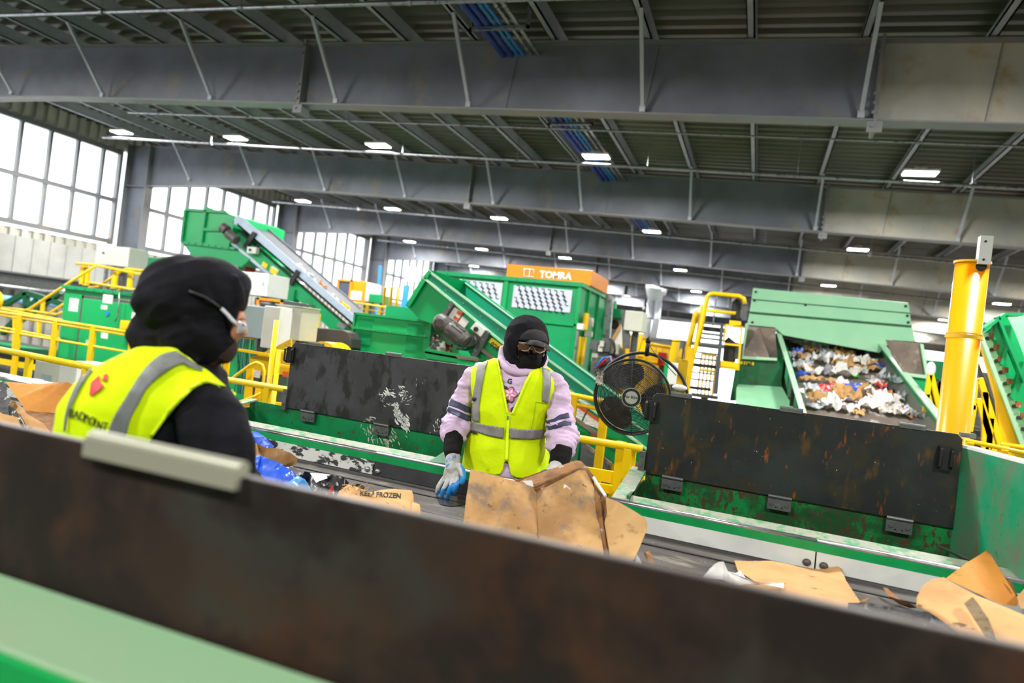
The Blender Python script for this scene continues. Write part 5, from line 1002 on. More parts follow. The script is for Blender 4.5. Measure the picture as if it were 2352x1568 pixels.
# small items between the right hopper and the yellow pipe
b = MB(); c = WY(2152, 845, 13); b.box(c.x - .16, 13, 0, c.x + .16, 13.3, c.z + .12); tag(b.build('green_drum', GREEN), 'green upright box beside the bright opening near the yellow pipe', 'box')
t = thing('access_railing', 'yellow A shaped frame left of the thick yellow pipe', 'railing', WY(2140, 960, 9))
for p, q_ in (((2136, 856), (2124, 945)), ((2138, 856), (2162, 960)), ((2131, 905), (2142, 950))):
    b = MB(); b.bar(WY(*p, 9), WY(*q_, 9), .05, .05, (0, 1, 0)); b.build('bar', YEL, t)
b = MB(); b.plate([(2120, 905), (2130, 895), (2145, 960), (2150, 975), (2125, 945)], 9.1, .04); b.build('plate', YELD, t)
b = MB(); c = WY(2138, 848, 9); b.sphere(c, (.05, .04, .09), 10, 8); b.build('lamp', CLADW, t, smooth=True)
b = MB(); rr = random.Random(9)
for i in range(14):
    p = WY(rr.uniform(2145, 2172), rr.uniform(875, 935), 10.5)
    if i == 0: b.box(p.x - .1, 10.45, ZF, p.x + .1, 10.55, p.z)
    s_ = rr.uniform(.03, .09); b.box(p.x - s_, 10.4, p.z - s_, p.x + s_, 10.6, p.z + s_, rr.choice((0, 1, 2)))
tag(b.build('machine_parts', [DSTEEL, MOTOR, STEEL]), 'dark cluttered machine parts left of the thick yellow pipe', 'machine')

# thick yellow pipe column
Yp = 5.6
t = thing('pipe_column', 'thick glossy yellow pipe column right of the waste conveyor', 'column', (WY(2190, 1020, Yp).x, Yp, -3.6))
pt = WY(2229, 602, Yp); pb = WY(2190, 1020, Yp); rad = 35 / F_PX * (pt - EYE).dot(FW) ; cx_ = (pt.x + pb.x) / 2
zj = WY(2214, 775, Yp).z
b = MB(); b.cyl((cx_, Yp, -3.6), (cx_, Yp, pt.z), rad * .96, 48); b.build('pipe', YPOST, t, smooth=False)
for p in t.children[0].data.polygons: p.use_smooth = len(p.vertices) == 4
b = MB(); b.cyl((cx_, Yp, zj - .01), (cx_, Yp, zj + .016), rad * 1.07, 40); b.cyl((cx_, Yp, zj + .02), (cx_, Yp, zj + .03), rad * 1.05, 40); b.cyl((cx_, Yp, pt.z - .012), (cx_, Yp, pt.z + .004), rad * 1.06, 40); b.build('collar', YELD, t)
b = MB(); hz = WY(2242, 616, Yp); b.cyl((cx_ + .03, Yp - rad * .99, hz.z), (cx_ + .03, Yp - rad * .9, hz.z), .034, 24); b.build('bolt_hole', DARK, t)
zt2 = WY(2243, 549, Yp).z; b = MB(); b.box(cx_ + .0, Yp - rad - .03, pt.z - .03, cx_ + .075, Yp - rad + .04, zt2); bolt_row(b, [(cx_ + .03, Yp - rad - .03, zt2 - .04), (cx_ + .03, Yp - rad - .03, pt.z - .0)], .008, mi=1); b.build('square_tube', [WHITE, DARK], t)


# right edge: green screen frame with yellow beam
Yg = 7.2
t = thing('screen_frame', 'green inclined machine frame with bolt holes and yellow beam at the right edge', 'machine', WY(2330, 1000, Yg))
b = MB(); b.plate([(2256, 768), (2292, 740), (2310, 720), (2330, 760), (2480, 1150), (2400, 1150), (2385, 1120), (2300, 900), (2258, 775)], Yg + .15, .05); b.build('side_plate', GREEN2, t)
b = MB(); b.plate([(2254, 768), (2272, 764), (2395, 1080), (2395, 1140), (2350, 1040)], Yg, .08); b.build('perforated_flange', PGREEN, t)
for i in range(12):
    b = MB(); x = 2268 + i * 10.2; y = 777 + i * 26; b.cyl(WY(x, y, Yg), WY(x, y, Yg - .01), .018, 10, 0); b.build('bolt_hole', [DARK], t); b = MB(); b.mi = 0; b.box(WY(x + 9, y - 4, Yg).x - .02, Yg - .03, WY(x + 9, y - 4, Yg).z - .02, WY(x + 9, y - 4, Yg).x + .02, Yg, WY(x + 9, y - 4, Yg).z + .03, 0); b.build('bracket', CARDB, t)
b = MB(); b.plate([(2252, 785), (2262, 780), (2330, 980), (2356, 1075), (2300, 1075), (2290, 920)], Yg - .15, .06); b.build('yellow_beam', YEL, t)
b = MB(); b.plate([(2252, 775), (2259, 770), (2300, 880), (2380, 1090), (2370, 1090)], Yg - .2, .05); b.build('edge_angle', PEDGE, t)
b = MB(); b.plate([(2238, 830), (2246, 826), (2290, 945), (2310, 1040), (2300, 1045)], Yg + .1, .1); b.build('dark_angle', DSTEEL, t)
b = MB(); b.plate([(2290, 727), (2296, 724), (2352, 865), (2352, 880)], Yg - .1, .1); b.plate([(2262, 752), (2310, 718), (2352, 718), (2352, 724), (2312, 724), (2264, 760)], Yg - .1, .2); b.plate([(2352, 830), (2358, 860), (2330, 920), (2322, 912)], Yg - .05, .1); b.plate([(2286, 740), (2292, 735), (2290, 780), (2283, 780)], Yg - .05, .1); b.plate([(2312, 800), (2318, 795), (2305, 840), (2298, 835)], Yg - .05, .1); b.build('ribs', GREEN, t)
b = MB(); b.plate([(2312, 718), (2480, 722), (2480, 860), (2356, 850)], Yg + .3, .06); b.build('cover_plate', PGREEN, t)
t = thing('access_ladder', 'yellow ladder and rails between the yellow pipe and the right green frame', 'ladder', WY(2270, 1020, 7.0))
for p, q_ in (((2250, 868), (2300, 1030)), ((2240, 870), (2232, 940)), ((2246, 915), (2285, 1045)), ((2262, 900), (2262, 1040)), ((2275, 960), (2268, 1040)), ((2236, 930), (2226, 990))):
    b = MB(); b.bar(WY(*p, 7.0), WY(*q_, 7.0), .045, .05, (0, 1, 0)); b.build('rail', YEL, t)
for i in range(4):
    b = MB(); y = 930 + i * 24; b.plate([(2226, y), (2262, y + 5), (2262, y + 12), (2226, y + 7)], 7.3, .2); b.build('tread', DSTEEL, t)
b = MB(); b.plate([(2238, 858), (2252, 860), (2244, 940), (2228, 938)], 7.4, .06); b.build('cage_plate', YELD, t)
b = MB(); c = WY(2238, 930, 7.2); b.cyl(c - Vector((0, 0, .07)), c + Vector((0, 0, .07)), .035, 14); b.build('damper', DSTEEL, t)
b = MB(); b.plate([(2226, 985), (2252, 990), (2252, 1035), (2222, 1030)], 7.6, .3); b.build('dark_box', DSTEEL, t)
pipe_rail('yellow railing right of the thick yellow pipe above the weathered end plate', WY(2219, 1011, 5.0), WY(2480, 1068, 5.0), (0, .4), 4, r=.014, wide=.04)
pipe_rail('yellow railing farther back at the right edge', WY(2300, 1020, 6.4), WY(2480, 1046, 6.4), (0, .3), 3, r=.018)

# ------------------------------------------------------------------ people
def union(name, mb, voxel, mats, parent, smooth_it=3, matfn=None, fac=.5, wr=None):
    """grow one continuous skin round overlapping pieces"""
    me = bpy.data.meshes.new('raw'); me.from_pydata(mb.v, [], mb.f); me.update()
    bm = bmesh.new(); bm.from_mesh(me); bmesh.ops.recalc_face_normals(bm, faces=bm.faces); bm.to_mesh(me); bm.free()
    o = bpy.data.objects.new('raw', me); COL.objects.link(o)
    r = o.modifiers.new('r', 'REMESH'); r.mode = 'VOXEL'; r.voxel_size = voxel
    if smooth_it: s = o.modifiers.new('s', 'SMOOTH'); s.iterations = smooth_it; s.factor = fac
    dg = bpy.context.evaluated_depsgraph_get(); dg.update(); m2 = bpy.data.meshes.new_from_object(o.evaluated_get(dg))
    bpy.data.objects.remove(o); bpy.data.meshes.remove(me)
    b = MB(); b.v = [v.co.copy() for v in m2.vertices]; b.f = [tuple(p.vertices) for p in m2.polygons]; vns = [v.normal.copy() for v in m2.vertices]; cs = [p.center.copy() for p in m2.polygons]; ns = [p.normal.copy() for p in m2.polygons]
    bpy.data.meshes.remove(m2)
    if wr:
        vn = [v for v in vns]
        for i, v in enumerate(b.v):
            w = Vector((v.x * wr[1], v.y * wr[1], v.z * wr[1] * wr[2])) + Vector((wr[3], 0, wr[3])) if len(wr) == 4 else Vector((v.dot(wr[4]) * wr[1], v.dot(wr[5]) * wr[1] * wr[2], v.dot(FW) * wr[1] * .6)) + Vector((wr[3], 0, wr[3])); h = 1 - abs(noise.noise(w)) * 3.2; h += .5 * (1 - abs(noise.noise(w * 2.1)) * 3)
            b.v[i] = v + vn[i] * wr[0] * h
    b.m = [matfn(c, n) if matfn else 0 for c, n in zip(cs, ns)]
    if matfn and min(b.m) < 0:
        kf = [(f, m) for f, m in zip(b.f, b.m) if m >= 0]; used = sorted({i for f, _ in kf for i in f}); mp = {k: q for q, k in enumerate(used)}
        b.v = [b.v[k] for k in used]; b.f = [tuple(mp[i] for i in f) for f, _ in kf]; b.m = [m for _, m in kf]
        for rnd in range(2):                 # drop cut teeth, then even out the cut line
            ed = {}
            for f in b.f:
                for k in range(len(f)): e = tuple(sorted((f[k], f[(k + 1) % len(f)]))); ed[e] = ed.get(e, 0) + 1
            bad = {i for i, f in enumerate(b.f) if sum(ed[tuple(sorted((f[k], f[(k + 1) % len(f)])))] == 1 for k in range(len(f))) >= 3}
            if bad: b.m = [m for i, m in enumerate(b.m) if i not in bad]; b.f = [f for i, f in enumerate(b.f) if i not in bad]
        nb = {}
        for (i, j), c in ed.items():
            if c == 1: nb.setdefault(i, set()).add(j); nb.setdefault(j, set()).add(i)
        for rnd in range(10):
            new = {i: (b.v[i] + sum((b.v[j] for j in js), Vector()) / len(js)) / 2 for i, js in nb.items() if len(js) == 2}
            for i, v in new.items(): b.v[i] = v
    ob = b.build(name, mats, parent, smooth=True)
    return ob, b
def bvh(b): return BVHTree.FromPolygons([tuple(v) for v in b.v], b.f)
def inpoly(x, y, P):
    c = False; n = len(P)
    for i in range(n):
        (x1, y1), (x2, y2) = P[i], P[i - 1]
        if (y1 > y) != (y2 > y) and x < (x2 - x1) * (y - y1) / (y2 - y1) + x1: c = not c
    return c
def limb(mb, pts, n=16, k=6, noisef=0., seed=0, freq=20, mi=None, flat=1.0, fn=None):
    """tapered tube through (x, y, z, r) with soft folds"""
    sp = spline([tuple(p) for p in pts], k); rings = []; prev = None
    for i, p in enumerate(sp):
        c = Vector(p[:3]); a = Vector(sp[max(i - 1, 0)][:3]); q = Vector(sp[min(i + 1, len(sp) - 1)][:3]); d = (q - a).normalized()
        e = d.orthogonal().normalized() if prev is None else (prev - d * prev.dot(d)).normalized(); prev = e; u = d.cross(e); ring = []
        for j in range(n):
            t = 2 * math.pi * j / n; dd = e * math.cos(t) + u * math.sin(t); r = p[3]
            if noisef: w = c + dd * r; r += noisef * noise.noise(Vector((w.x * freq * .5, w.y * freq * .5, w.z * freq)) + Vector((seed, seed, 0)))
            ring.append(c + dd * r)
        rings.append(ring)
    c0 = Vector(sp[0][:3]); c1 = Vector(sp[-1][:3]); d0 = (Vector(sp[1][:3]) - c0).normalized(); d1 = (c1 - Vector(sp[-2][:3])).normalized()
    rings = [[c0 + (p - c0) * .55 - d0 * sp[0][3] * .6 for p in rings[0]]] + rings + [[c1 + (p - c1) * .55 + d1 * sp[-1][3] * .6 for p in rings[-1]]]
    mb.loft(rings, mi=mi); return mb
def torso(mb, rows, n=28, k=5, ax=Vector((1, 0, 0)), pw=2.4, noisef=0., freq=8., seed=0):
    """rows: (x, y, z, half width, half depth): superellipse rings"""
    sp = spline(rows, k); ay = Vector((0, 0, 1)).cross(ax); rings = []
    for p in sp:
        c = Vector(p[:3]); ring = []
        for j in range(n):
            t = 2 * math.pi * j / n; cs, sn = math.cos(t), math.sin(t); q = ax * (abs(cs) ** (2 / pw) * math.copysign(1, cs) * p[3]) + ay * (abs(sn) ** (2 / pw) * math.copysign(1, sn) * p[4])
            w = c + q
            if noisef: q = q * (1 + noisef * noise.noise(Vector((w.x * freq, w.y * freq, w.z * freq * 1.3)) + Vector((seed, 0, seed))))
            ring.append(c + q)
        rings.append(ring)
    mb.loft(rings); return mb
def decal(name, polys, tree, off, parent, mats, res=5., maxd=None, thick=.0012, extra=None):
    """cloth or print laid on a surface: outlines as they appear in the photo, each (points, material index)"""
    b = MB()
    for P, mi in polys:
        bm = bmesh.new(); vs = [bm.verts.new((x, y, 0)) for x, y in P]
        if len(vs) == 3 and isinstance(P, tuple): pass
        bm.faces.new(vs); bmesh.ops.triangulate(bm, faces=bm.faces[:])
        for _ in range(7):
            lg = [e for e in bm.edges if e.calc_length() > res]
            if not lg: break
            bmesh.ops.subdivide_edges(bm, edges=lg, cuts=1); bmesh.ops.triangulate(bm, faces=[f for f in bm.faces if len(f.verts) > 3])
        place(b, [(v.co.x, v.co.y) for v in bm.verts], None, tree, off, mi, faces=[[v.index for v in f.verts] for f in _idx(bm)], thick=thick); bm.free()
    return b.build(name, mats, parent, smooth=True)
def _idx(bm): bm.verts.index_update(); return bm.faces
def place(b, pts, _, tree, off, mi, faces, thick=.0012):
    pos = []
    for x, y in pts:
        r = ray(x, y).normalized(); h = tree.ray_cast(EYE, r, 30)
        if h[0] is None: pos.append(None)
        else:
            n = h[1]; n = -n if n.dot(r) > 0 else n; pos.append((h[0] + n * off - r * off * .5, n))
    fs = [f for f in faces if all(pos[i] is not None for i in f)]
    if not fs: return
    dl = sorted((pos[i][0] - EYE).length for f in fs for i in f); md = dl[len(dl) // 2]
    fs = [f for f in fs if max((pos[i][0] - EYE).length for i in f) - min((pos[i][0] - EYE).length for i in f) < .06]
    used = sorted({i for f in fs for i in f}); mp = {k: q for q, k in enumerate(used)}; n_ = len(used)
    top = [pos[k][0] for k in used]; bot = [pos[k][0] - pos[k][1] * thick for k in used]; F = [tuple(mp[i] for i in f) for f in fs]
    ed = {}
    for f in F:
        for k in range(len(f)): ed[(f[k], f[(k + 1) % len(f)])] = 1
    sd = [(p, q, q + n_, p + n_) for (p, q) in ed if (q, p) not in ed]
    b.add(top + bot, F + [tuple(i + n_ for i in f[::-1]) for f in F] + sd, mi)
def text_decal(name, body, size, ox, oy, ang, tree, off, parent, mat, bold=0., sx=1.):
    vs, fs = text_mesh(body, size, 'LEFT', 0, bold); ca, sa = math.cos(R(ang)), math.sin(R(ang)); b = MB()
    place(b, [(ox + v.x * sx * ca + v.y * sa, oy + v.x * sx * sa - v.y * ca) for v in vs], None, tree, off, 0, [list(f) for f in fs]); return b.build(name, mat, parent)
def tris(P): return P
def strip(pts_a, pts_b):                    # a band between two photo polylines
    return list(pts_a) + list(reversed(pts_b))

# ---- worker in lilac, facing the belt
YM = 3.15
def M2(x, y, dy=0.): return WY(x, y, YM + dy)
KM = (M2(1170, 950) - EYE).dot(FW) / F_PX          # metres per photo pixel at this worker
man = thing('person', 'person in a lilac hooded sweater, black hood and yellow safety vest reaching over the belt', 'person', (M2(1150, 1090).x, YM, 0))
def row(x, y, hw, hd, dy=0.): p = M2(x, y, dy); return (p.x, p.y, p.z, hw * KM, hd)
hip = M2(1152, 1130)
# body under the clothes
b = MB()
torso(b, [row(1150, 1150, 78, .115), row(1160, 1080, 76, .11), row(1168, 1000, 68, .10), row(1178, 920, 76, .11), row(1184, 870, 84, .10), row(1190, 845, 60, .08)])
limb(b, [(*M2(1196, 860), .055), (*M2(1200, 830, -.02), .055), (*M2(1206, 800, -.03), .05)])
hc = M2(1211, 789, -.03); b.sphere(hc, (.076, .098, .112), 20, 14)
sl = M2(1096, 866); sr = M2(1268, 884)
el = M2(1050, 975, .0); er = M2(1286, 985, .02); wl = M2(1041, 1052, -.24); wr = M2(1279, 1075, -.24)
limb(b, [(*sl, .05), (*M2(1066, 930), .045), (*el, .042), (*wl, .03)]); limb(b, [(*sr, .05), (*M2(1284, 940), .045), (*er, .042), (*wr, .03)])
for s_, x0 in ((-1, hip.x - .09), (1, hip.x + .09)):
    limb(b, [(x0, YM, hip.z, .085), (x0, YM - .01, .62, .07), (x0, YM, .48, .055), (x0, YM + .01, .1, .04)]); limb(b, [(x0, YM + .03, .05, .045), (x0 + s_ * .02, YM - .14, .04, .04)])
union('body', b, .012, [SKIN], man, 4)
# trousers and boots
b = MB()
for s_, x0 in ((-1, hip.x - .09), (1, hip.x + .09)):
    limb(b, [(x0 * .98 + hip.x * .02, YM, hip.z + .04, .115), (x0, YM, .75, .10), (x0, YM - .01, .48, .08), (x0, YM + .01, .08, .075)], noisef=.012, seed=3)
b2 = b; union('trousers', b, .012, [mk('dark_trousers', rgb(60, 54, 58), .9)], man, 3)
b = MB()
for s_, x0 in ((-1, hip.x - .09), (1, hip.x + .09)): limb(b, [(x0, YM + .04, .06, .055), (x0 + s_ * .01, YM - .06, .055, .056), (x0 + s_ * .02, YM - .16, .05, .048)]); limb(b, [(x0, YM + .02, .06, .05), (x0, YM + .01, .2, .06)])
union('boots', b, .01, [RUBBER], man, 2)
# sweater
b = MB()
TR = [row(1153, 1112, 90, .14), row(1160, 1075, 92, .14), row(1166, 1000, 80, .13), row(1174, 940, 82, .14), row(1180, 890, 92, .135), row(1184, 862, 92, .12), row(1190, 843, 66, .10), row(1197, 832, 44, .075)]
torso(b, TR, noisef=.02, seed=2)
AL = [(*M2(1112, 862, .01), 30 * KM), (*M2(1092, 868), 29 * KM), (*M2(1074, 900), 28 * KM), (*M2(1058, 935, -.02), 28 * KM), (*M2(1050, 965, -.06), 31 * KM), (*M2(1044, 987, -.12), 31 * KM), (*M2(1041, 1003, -.16), 24 * KM)]
ARr = [(*M2(1252, 876, .01), 30 * KM), (*M2(1270, 884), 29 * KM), (*M2(1281, 915), 28 * KM), (*M2(1285, 950, -.01), 28 * KM), (*M2(1288, 980, -.05), 32 * KM), (*M2(1290, 1008, -.11), 33 * KM), (*M2(1290, 1032, -.16), 26 * KM)]
def folds(A, k=9, amp=.17):                  # gathered rings low on the sleeve
    sp = spline(A, k); out = []
    for i, p in enumerate(sp):
        t = i / (len(sp) - 1); g = max(0, (t - .55) / .45); out.append((p[0], p[1], p[2], p[3] * (1 + amp * g * math.sin(i * 1.9)) ))
    return out
limb(b, folds(AL), n=28, k=2, noisef=.012, seed=5, freq=26); limb(b, folds(ARr), n=28, k=2, noisef=.012, seed=9, freq=26)
def dirty(c, n): return 0
sw, sb = union('sweater', b, .0065, [LILAC], man, 2, wr=(.0055, 9, 2.6, 1))
swt = bvh(sb)
# sleeve bands, chest print
BL = [([(1026, 946), (1033, 916), (1050, 922), (1070, 932), (1090, 942), (1088, 956), (1068, 949), (1046, 936), (1031, 929), (1026, 931)], 0)]
bands = [([(1031, 931), (1037, 915), (1050, 922), (1070, 931), (1090, 941), (1089, 952), (1070, 946), (1050, 937)], 0),
         ([(1023, 943), (1029, 933), (1048, 941), (1068, 951), (1088, 957), (1088, 969), (1068, 965), (1046, 954)], 0),
         ([(1247, 961), (1258, 966), (1272, 962), (1285, 953), (1305, 948), (1308, 959), (1290, 962), (1275, 968), (1258, 972), (1248, 969)], 0),
         ([(1247, 975), (1262, 979), (1280, 973), (1296, 966), (1311, 968), (1312, 977), (1296, 977), (1280, 983), (1262, 987), (1248, 983)], 0)]
for bd in bands: decal('sleeve_band', [bd], swt, .0025, sw, NAVY, res=5)
def flower(cx, cy, r, n=5, a0=0.):
    P = []
    for i in range(40):
        a = 2 * math.pi * i / 40 + a0; q = r * (.62 + .38 * abs(math.cos(n * a / 2))); P.append((cx + q * math.cos(a), cy + q * math.sin(a)))
    return P
def ell(cx, cy, rx, ry, a, n=16): return [(cx + rx * math.cos(t) * math.cos(a) - ry * math.sin(t) * math.sin(a), cy + rx * math.cos(t) * math.sin(a) + ry * math.sin(t) * math.cos(a)) for t in [2 * math.pi * i / n for i in range(n)]]
decal('chest_print', [(flower(1171, 906, 19, a0=.3), 0)], swt, .0030, sw, [NAVY], res=4)
decal('chest_print', [(flower(1171, 906, 17.2, a0=.3), 0), (ell(1164, 942, 9, 13, -.5), 0)], swt, .0038, sw, [PINK], res=4)
decal('chest_print', [(ell(1171 + 7 * math.cos(a), 906 + 7 * math.sin(a), 5.5, 2.4, a), 0) for a in (.3, 1.55, 2.8, 4.05, 5.3)] + [(ell(1190, 900, 4, 2, .8), 0), (ell(1194, 908, 4, 2, 1.8), 0)], swt, .0046, sw, [PINKL], res=3)
decal('chest_print', [(ell(1162, 890, 7, 3.4, .6), 0), (ell(1165, 922, 7, 3.4, 1.9), 0), (ell(1178, 942, 8, 6, -.9), 0)], swt, .0032, sw, [NAVY], res=4)
decal('chest_print', [(ell(1190, 903, 6.5, 4, .9), 0), (ell(1184, 932, 8, 4, -1), 0), (ell(1157, 905, 5, 3, 1.4), 0)], swt, .0030, sw, [mk('pale_blue_print', rgb(120, 170, 215), .8)], res=4)
text_decal('chest_print', 'G', 15, 1165, 880, 6, swt, .003, sw, NAVY, bold=.5); text_decal('chest_print', 'S', 12, 1203, 886, 6, swt, .003, sw, NAVY, bold=.4)
# hood of the sweater lying round the neck
b = MB(); nc = M2(1200, 836, .0)
ring = []
for i in range(33):
    a = 2 * math.pi * i / 32; front = max(0, -math.sin(a)); x = math.cos(a) * 47 * KM; y = math.sin(a) * .095 - .02; z = .018 - front * .055 + (.03 if math.sin(a) > 0 else 0) + .012 * math.cos(a) * -1
    ring.append((nc.x + x + .004, nc.y + y, nc.z + z, .026 - .006 * front))
limb(b, ring, n=14, k=2, noisef=.004, freq=30); union('sweater_hood', b, .006, [LILAC], sw, 3)
# black cuffs of the undershirt
b = MB()
limb(b, [(*M2(1042, 1000, -.16), 23 * KM), (*M2(1041, 1018, -.19), 22 * KM), (*M2(1040, 1034, -.22), 20 * KM), (*M2(1041, 1048, -.245), 17 * KM)], n=20, noisef=.004, seed=1, freq=60)
union('undershirt_cuff', b, .006, [BLACKS], man, 2); b = MB()
limb(b, [(*M2(1290, 1028, -.16), 25 * KM), (*M2(1288, 1045, -.19), 23 * KM), (*M2(1284, 1062, -.22), 21 * KM), (*M2(1281, 1072, -.24), 18 * KM)], n=20, noisef=.004, seed=4, freq=60)
union('undershirt_cuff', b, .006, [BLACKS], man, 2)

# vest
def PXp(c): return PX(c)[:2]
b = MB(); OFF = .011
TV = [(x, y, z, w + OFF, d + OFF) for x, y, z, w, d in [row(1163, 1094, 96, .14), row(1164, 1060, 95, .143), row(1165, 1030, 89, .138), row(1167, 995, 80, .13), row(1174, 945, 82, .14), row(1180, 895, 94, .138), row(1183, 864, 96, .125), row(1188, 845, 78, .105), row(1192, 832, 55, .09)]]
torso(b, TV, n=40, noisef=.03, freq=7, seed=4, pw=2.5)
Vn = [(1143, 815), (1152, 860), (1160, 905), (1169, 948), (1175, 949), (1190, 915), (1204, 880), (1218, 855), (1228, 800)]
notch = [(1152, 1100), (1153, 1085), (1159, 1060), (1164, 1056), (1168, 1060), (1172, 1085), (1175, 1100), (1164, 1125)]
def vfn(c, n):
    x, y = PXp(c); fr = c.y < YM + .02
    if fr and inpoly(x, y, Vn): return -1
    if fr and inpoly(x, y, notch): return -1
    lim = 1092 - 22 * max(0, abs(x - 1163) - 78) / 22.
    if fr and y > 1092 + (0 if x < 1163 else 5) - (abs(((x - 1113) if x < 1163 else (x - 1215)) / 50.) ** 4) * 14: return -1
    if not fr and c.z < M2(1163, 1085).z: return -1
    if (x < 1074 + max(0, y - 965) * -.15 and y < 960) or (x > 1283 and y < 990): return -1
    if c.z > M2(1192, 842).z and abs(x - 1194) < 40: return -1
    return 0
vest, vb = union('vest', b, .006, [HIVIS], man, 4, vfn, wr=(.0035, 6, .9, 2))
so = vest.modifiers.new('solid', 'SOLIDIFY'); so.thickness = .003; so.offset = 1
vt = bvh(vb)
decal('reflective_tape', [([(1101, 824), (1122, 829), (1114, 858), (1108, 890), (1102, 935), (1103, 968), (1088, 966), (1086, 930), (1090, 900), (1096, 868), (1097, 846)], 0),
      ([(1243, 845), (1262, 852), (1264, 880), (1261, 905), (1257, 925), (1244, 921), (1246, 890), (1246, 865)], 0)], vt, .008, vest, TAPE, res=6)
decal('reflective_tape', [([(1083, 967), (1120, 975), (1159, 981), (1157, 1006), (1120, 999), (1081, 986)], 0), ([(1171, 982), (1210, 986), (1249, 985), (1250, 1005), (1215, 1008), (1171, 1006)], 0)], vt, .0085, vest, TAPE, res=6)
decal('zipper', [([(1165, 952), (1171, 952), (1167, 1056), (1161, 1056)], 0)], vt, .0085, vest, HIVIST, res=6)
decal('zip_pull', [([(1166, 953), (1170, 953), (1169, 963), (1166, 963)], 0)], vt, .011, vest, STEEL, res=4)
decal('trim', [(strip([(1143, 822), (1152, 860), (1160, 905), (1169, 949)], [(1139, 822), (1148, 860), (1156, 905), (1165, 951)]), 0), (strip([(1175, 950), (1190, 916), (1204, 881), (1218, 856)], [(1179, 951), (1194, 918), (1208, 883), (1222, 858)]), 0)], vt, .008, vest, HIVIST, res=6)
decal('chest_pocket', [(strip([(1230, 920), (1226, 950), (1219, 984)], [(1231.5, 920), (1227.5, 950), (1220.5, 984)]), 0), (strip([(1231, 921), (1257, 926)], [(1231, 922.5), (1257, 928)]), 0)], vt, .004, vest, mk('vest_seam', rgb(170, 196, 0), .8), res=6)
decal('mic_clip', [([(1085, 989), (1098, 993), (1099, 997), (1086, 995)], 0), ([(1090, 910), (1098, 914), (1094, 922), (1088, 918)], 0)], vt, .0105, vest, INK, res=6)

# head: face covering, cap, glasses, hood
b = MB(); hm = M2(1214, 797, -.05)
b.sphere(M2(1215, 787, -.035), (41 * KM, .101, 50 * KM), 22, 14); b.sphere(M2(1220, 828, -.06), (28 * KM, .07, 26 * KM), 18, 10); limb(b, [(*M2(1218, 835, -.05), 25 * KM), (*M2(1208, 858, -.01), 27 * KM)]); b.sphere(M2(1222, 812, -.125), (8 * KM, .02, 12 * KM), 12, 8)
union('face_covering', b, .006, [BLACKS], man, 3)
b = MB()                                     # strip of bare skin round the eyes, with nose and eyes
b.sphere(M2(1219, 797, -.043), (39 * KM, .102, 11 * KM), 24, 12); b.sphere(M2(1222, 799, -.136), (5 * KM, .016, 6 * KM), 12, 8); sk, skb = union('eye_area', b, .005, [SKIN], man, 2)
b = MB()
for x in (1205, 1240):
    c = M2(x, 796 + (x - 1205) * .12, -.135 if x < 1220 else -.120); b.sphere(c, (.011, .009, .005), 14, 8, 0); b.sphere(c + Vector((0, -.0062, 0)), (.0042, .0035, .004), 10, 6, 1)
b.build('eyes', [INKW, INK], sk, smooth=True)
b = MB()
cc = M2(1222, 784, -.05)
for sgn in (0,):
    rings = []
    for i in range(8):
        a = i / 7 * math.pi / 2; rings.append([cc + Vector((math.cos(t) * 35 * KM * math.cos(a), math.sin(t) * .102 * math.cos(a), 33 * KM * math.sin(a) + .12 * math.cos(t) * 4 * KM)) for t in [2 * math.pi * j / 24 for j in range(24)]])
    b.loft(rings)
cap = b.build('cap', mk('black_cap', rgb(24, 23, 23), .85), man, smooth=True)
b = MB()                                     # curved peak
pk = []
for i in range(13):
    t = i / 12; x0 = 1196 + 60 * t; y0 = 782 + 7 * t - 6 * math.sin(math.pi * t); inner = M2(x0, y0, -.05 - .085 * math.sin(math.pi * (t * .9 + .05))); x1 = 1196 + 68 * t; y1 = 790 + 12 * t - 4 * math.sin(math.pi * t); outer = M2(x1, y1 + (0 if t < .85 else 4), -.055 - .15 * math.sin(math.pi * (t * .86 + .1)))
    pk.append((inner, outer))
vs = []; fs = []
for a, c in pk: vs += [a, lerp(a, c, .5) + Vector((0, 0, .008)), c, c - Vector((0, 0, .004)), lerp(a, c, .5) + Vector((0, 0, .003)), a - Vector((0, 0, .004))]
for i in range(12):
    for j in range(6): fs.append((i * 6 + j, i * 6 + (j + 1) % 6, (i + 1) * 6 + (j + 1) % 6, (i + 1) * 6 + j))
fs += [tuple(range(6)), tuple(72 + j for j in range(5, -1, -1))]
b.add(vs, fs); b.build('peak', MATS['black_cap'], cap, smooth=True)
b = MB()                                     # safety glasses
for (x0, x1, d0) in ((1190, 1216, .0), (1224, 1250, .0)):
    g = []
    for i in range(7):
        t = i / 6; x = x0 + (x1 - x0) * t; dy = -.160 + .032 * ((x - 1219) / 33.) ** 2; yt = 786 + (x - 1190) * .13; yb_ = yt + 20 - (5 * (1 - t) if x0 < 1200 else 5 * t) * 0 - 6 * ((x - 1219) / 33.) ** 2 * .6
        g.append([M2(x, yt, dy), M2(x, (yt + yb_) / 2, dy - .004), M2(x, yb_, dy + .004)])
    vs = [p for r_ in g for p in r_]; n = len(vs); fs = [(i * 3 + j, i * 3 + j + 1, i * 3 + j + 4, i * 3 + j + 3) for i in range(6) for j in range(2)]; b.add(vs + [v + Vector((0, .002, 0)) for v in vs], fs + [tuple(q + n for q in f[::-1]) for f in fs])
gl = b.build('safety_glasses', AMBER, man, smooth=True)
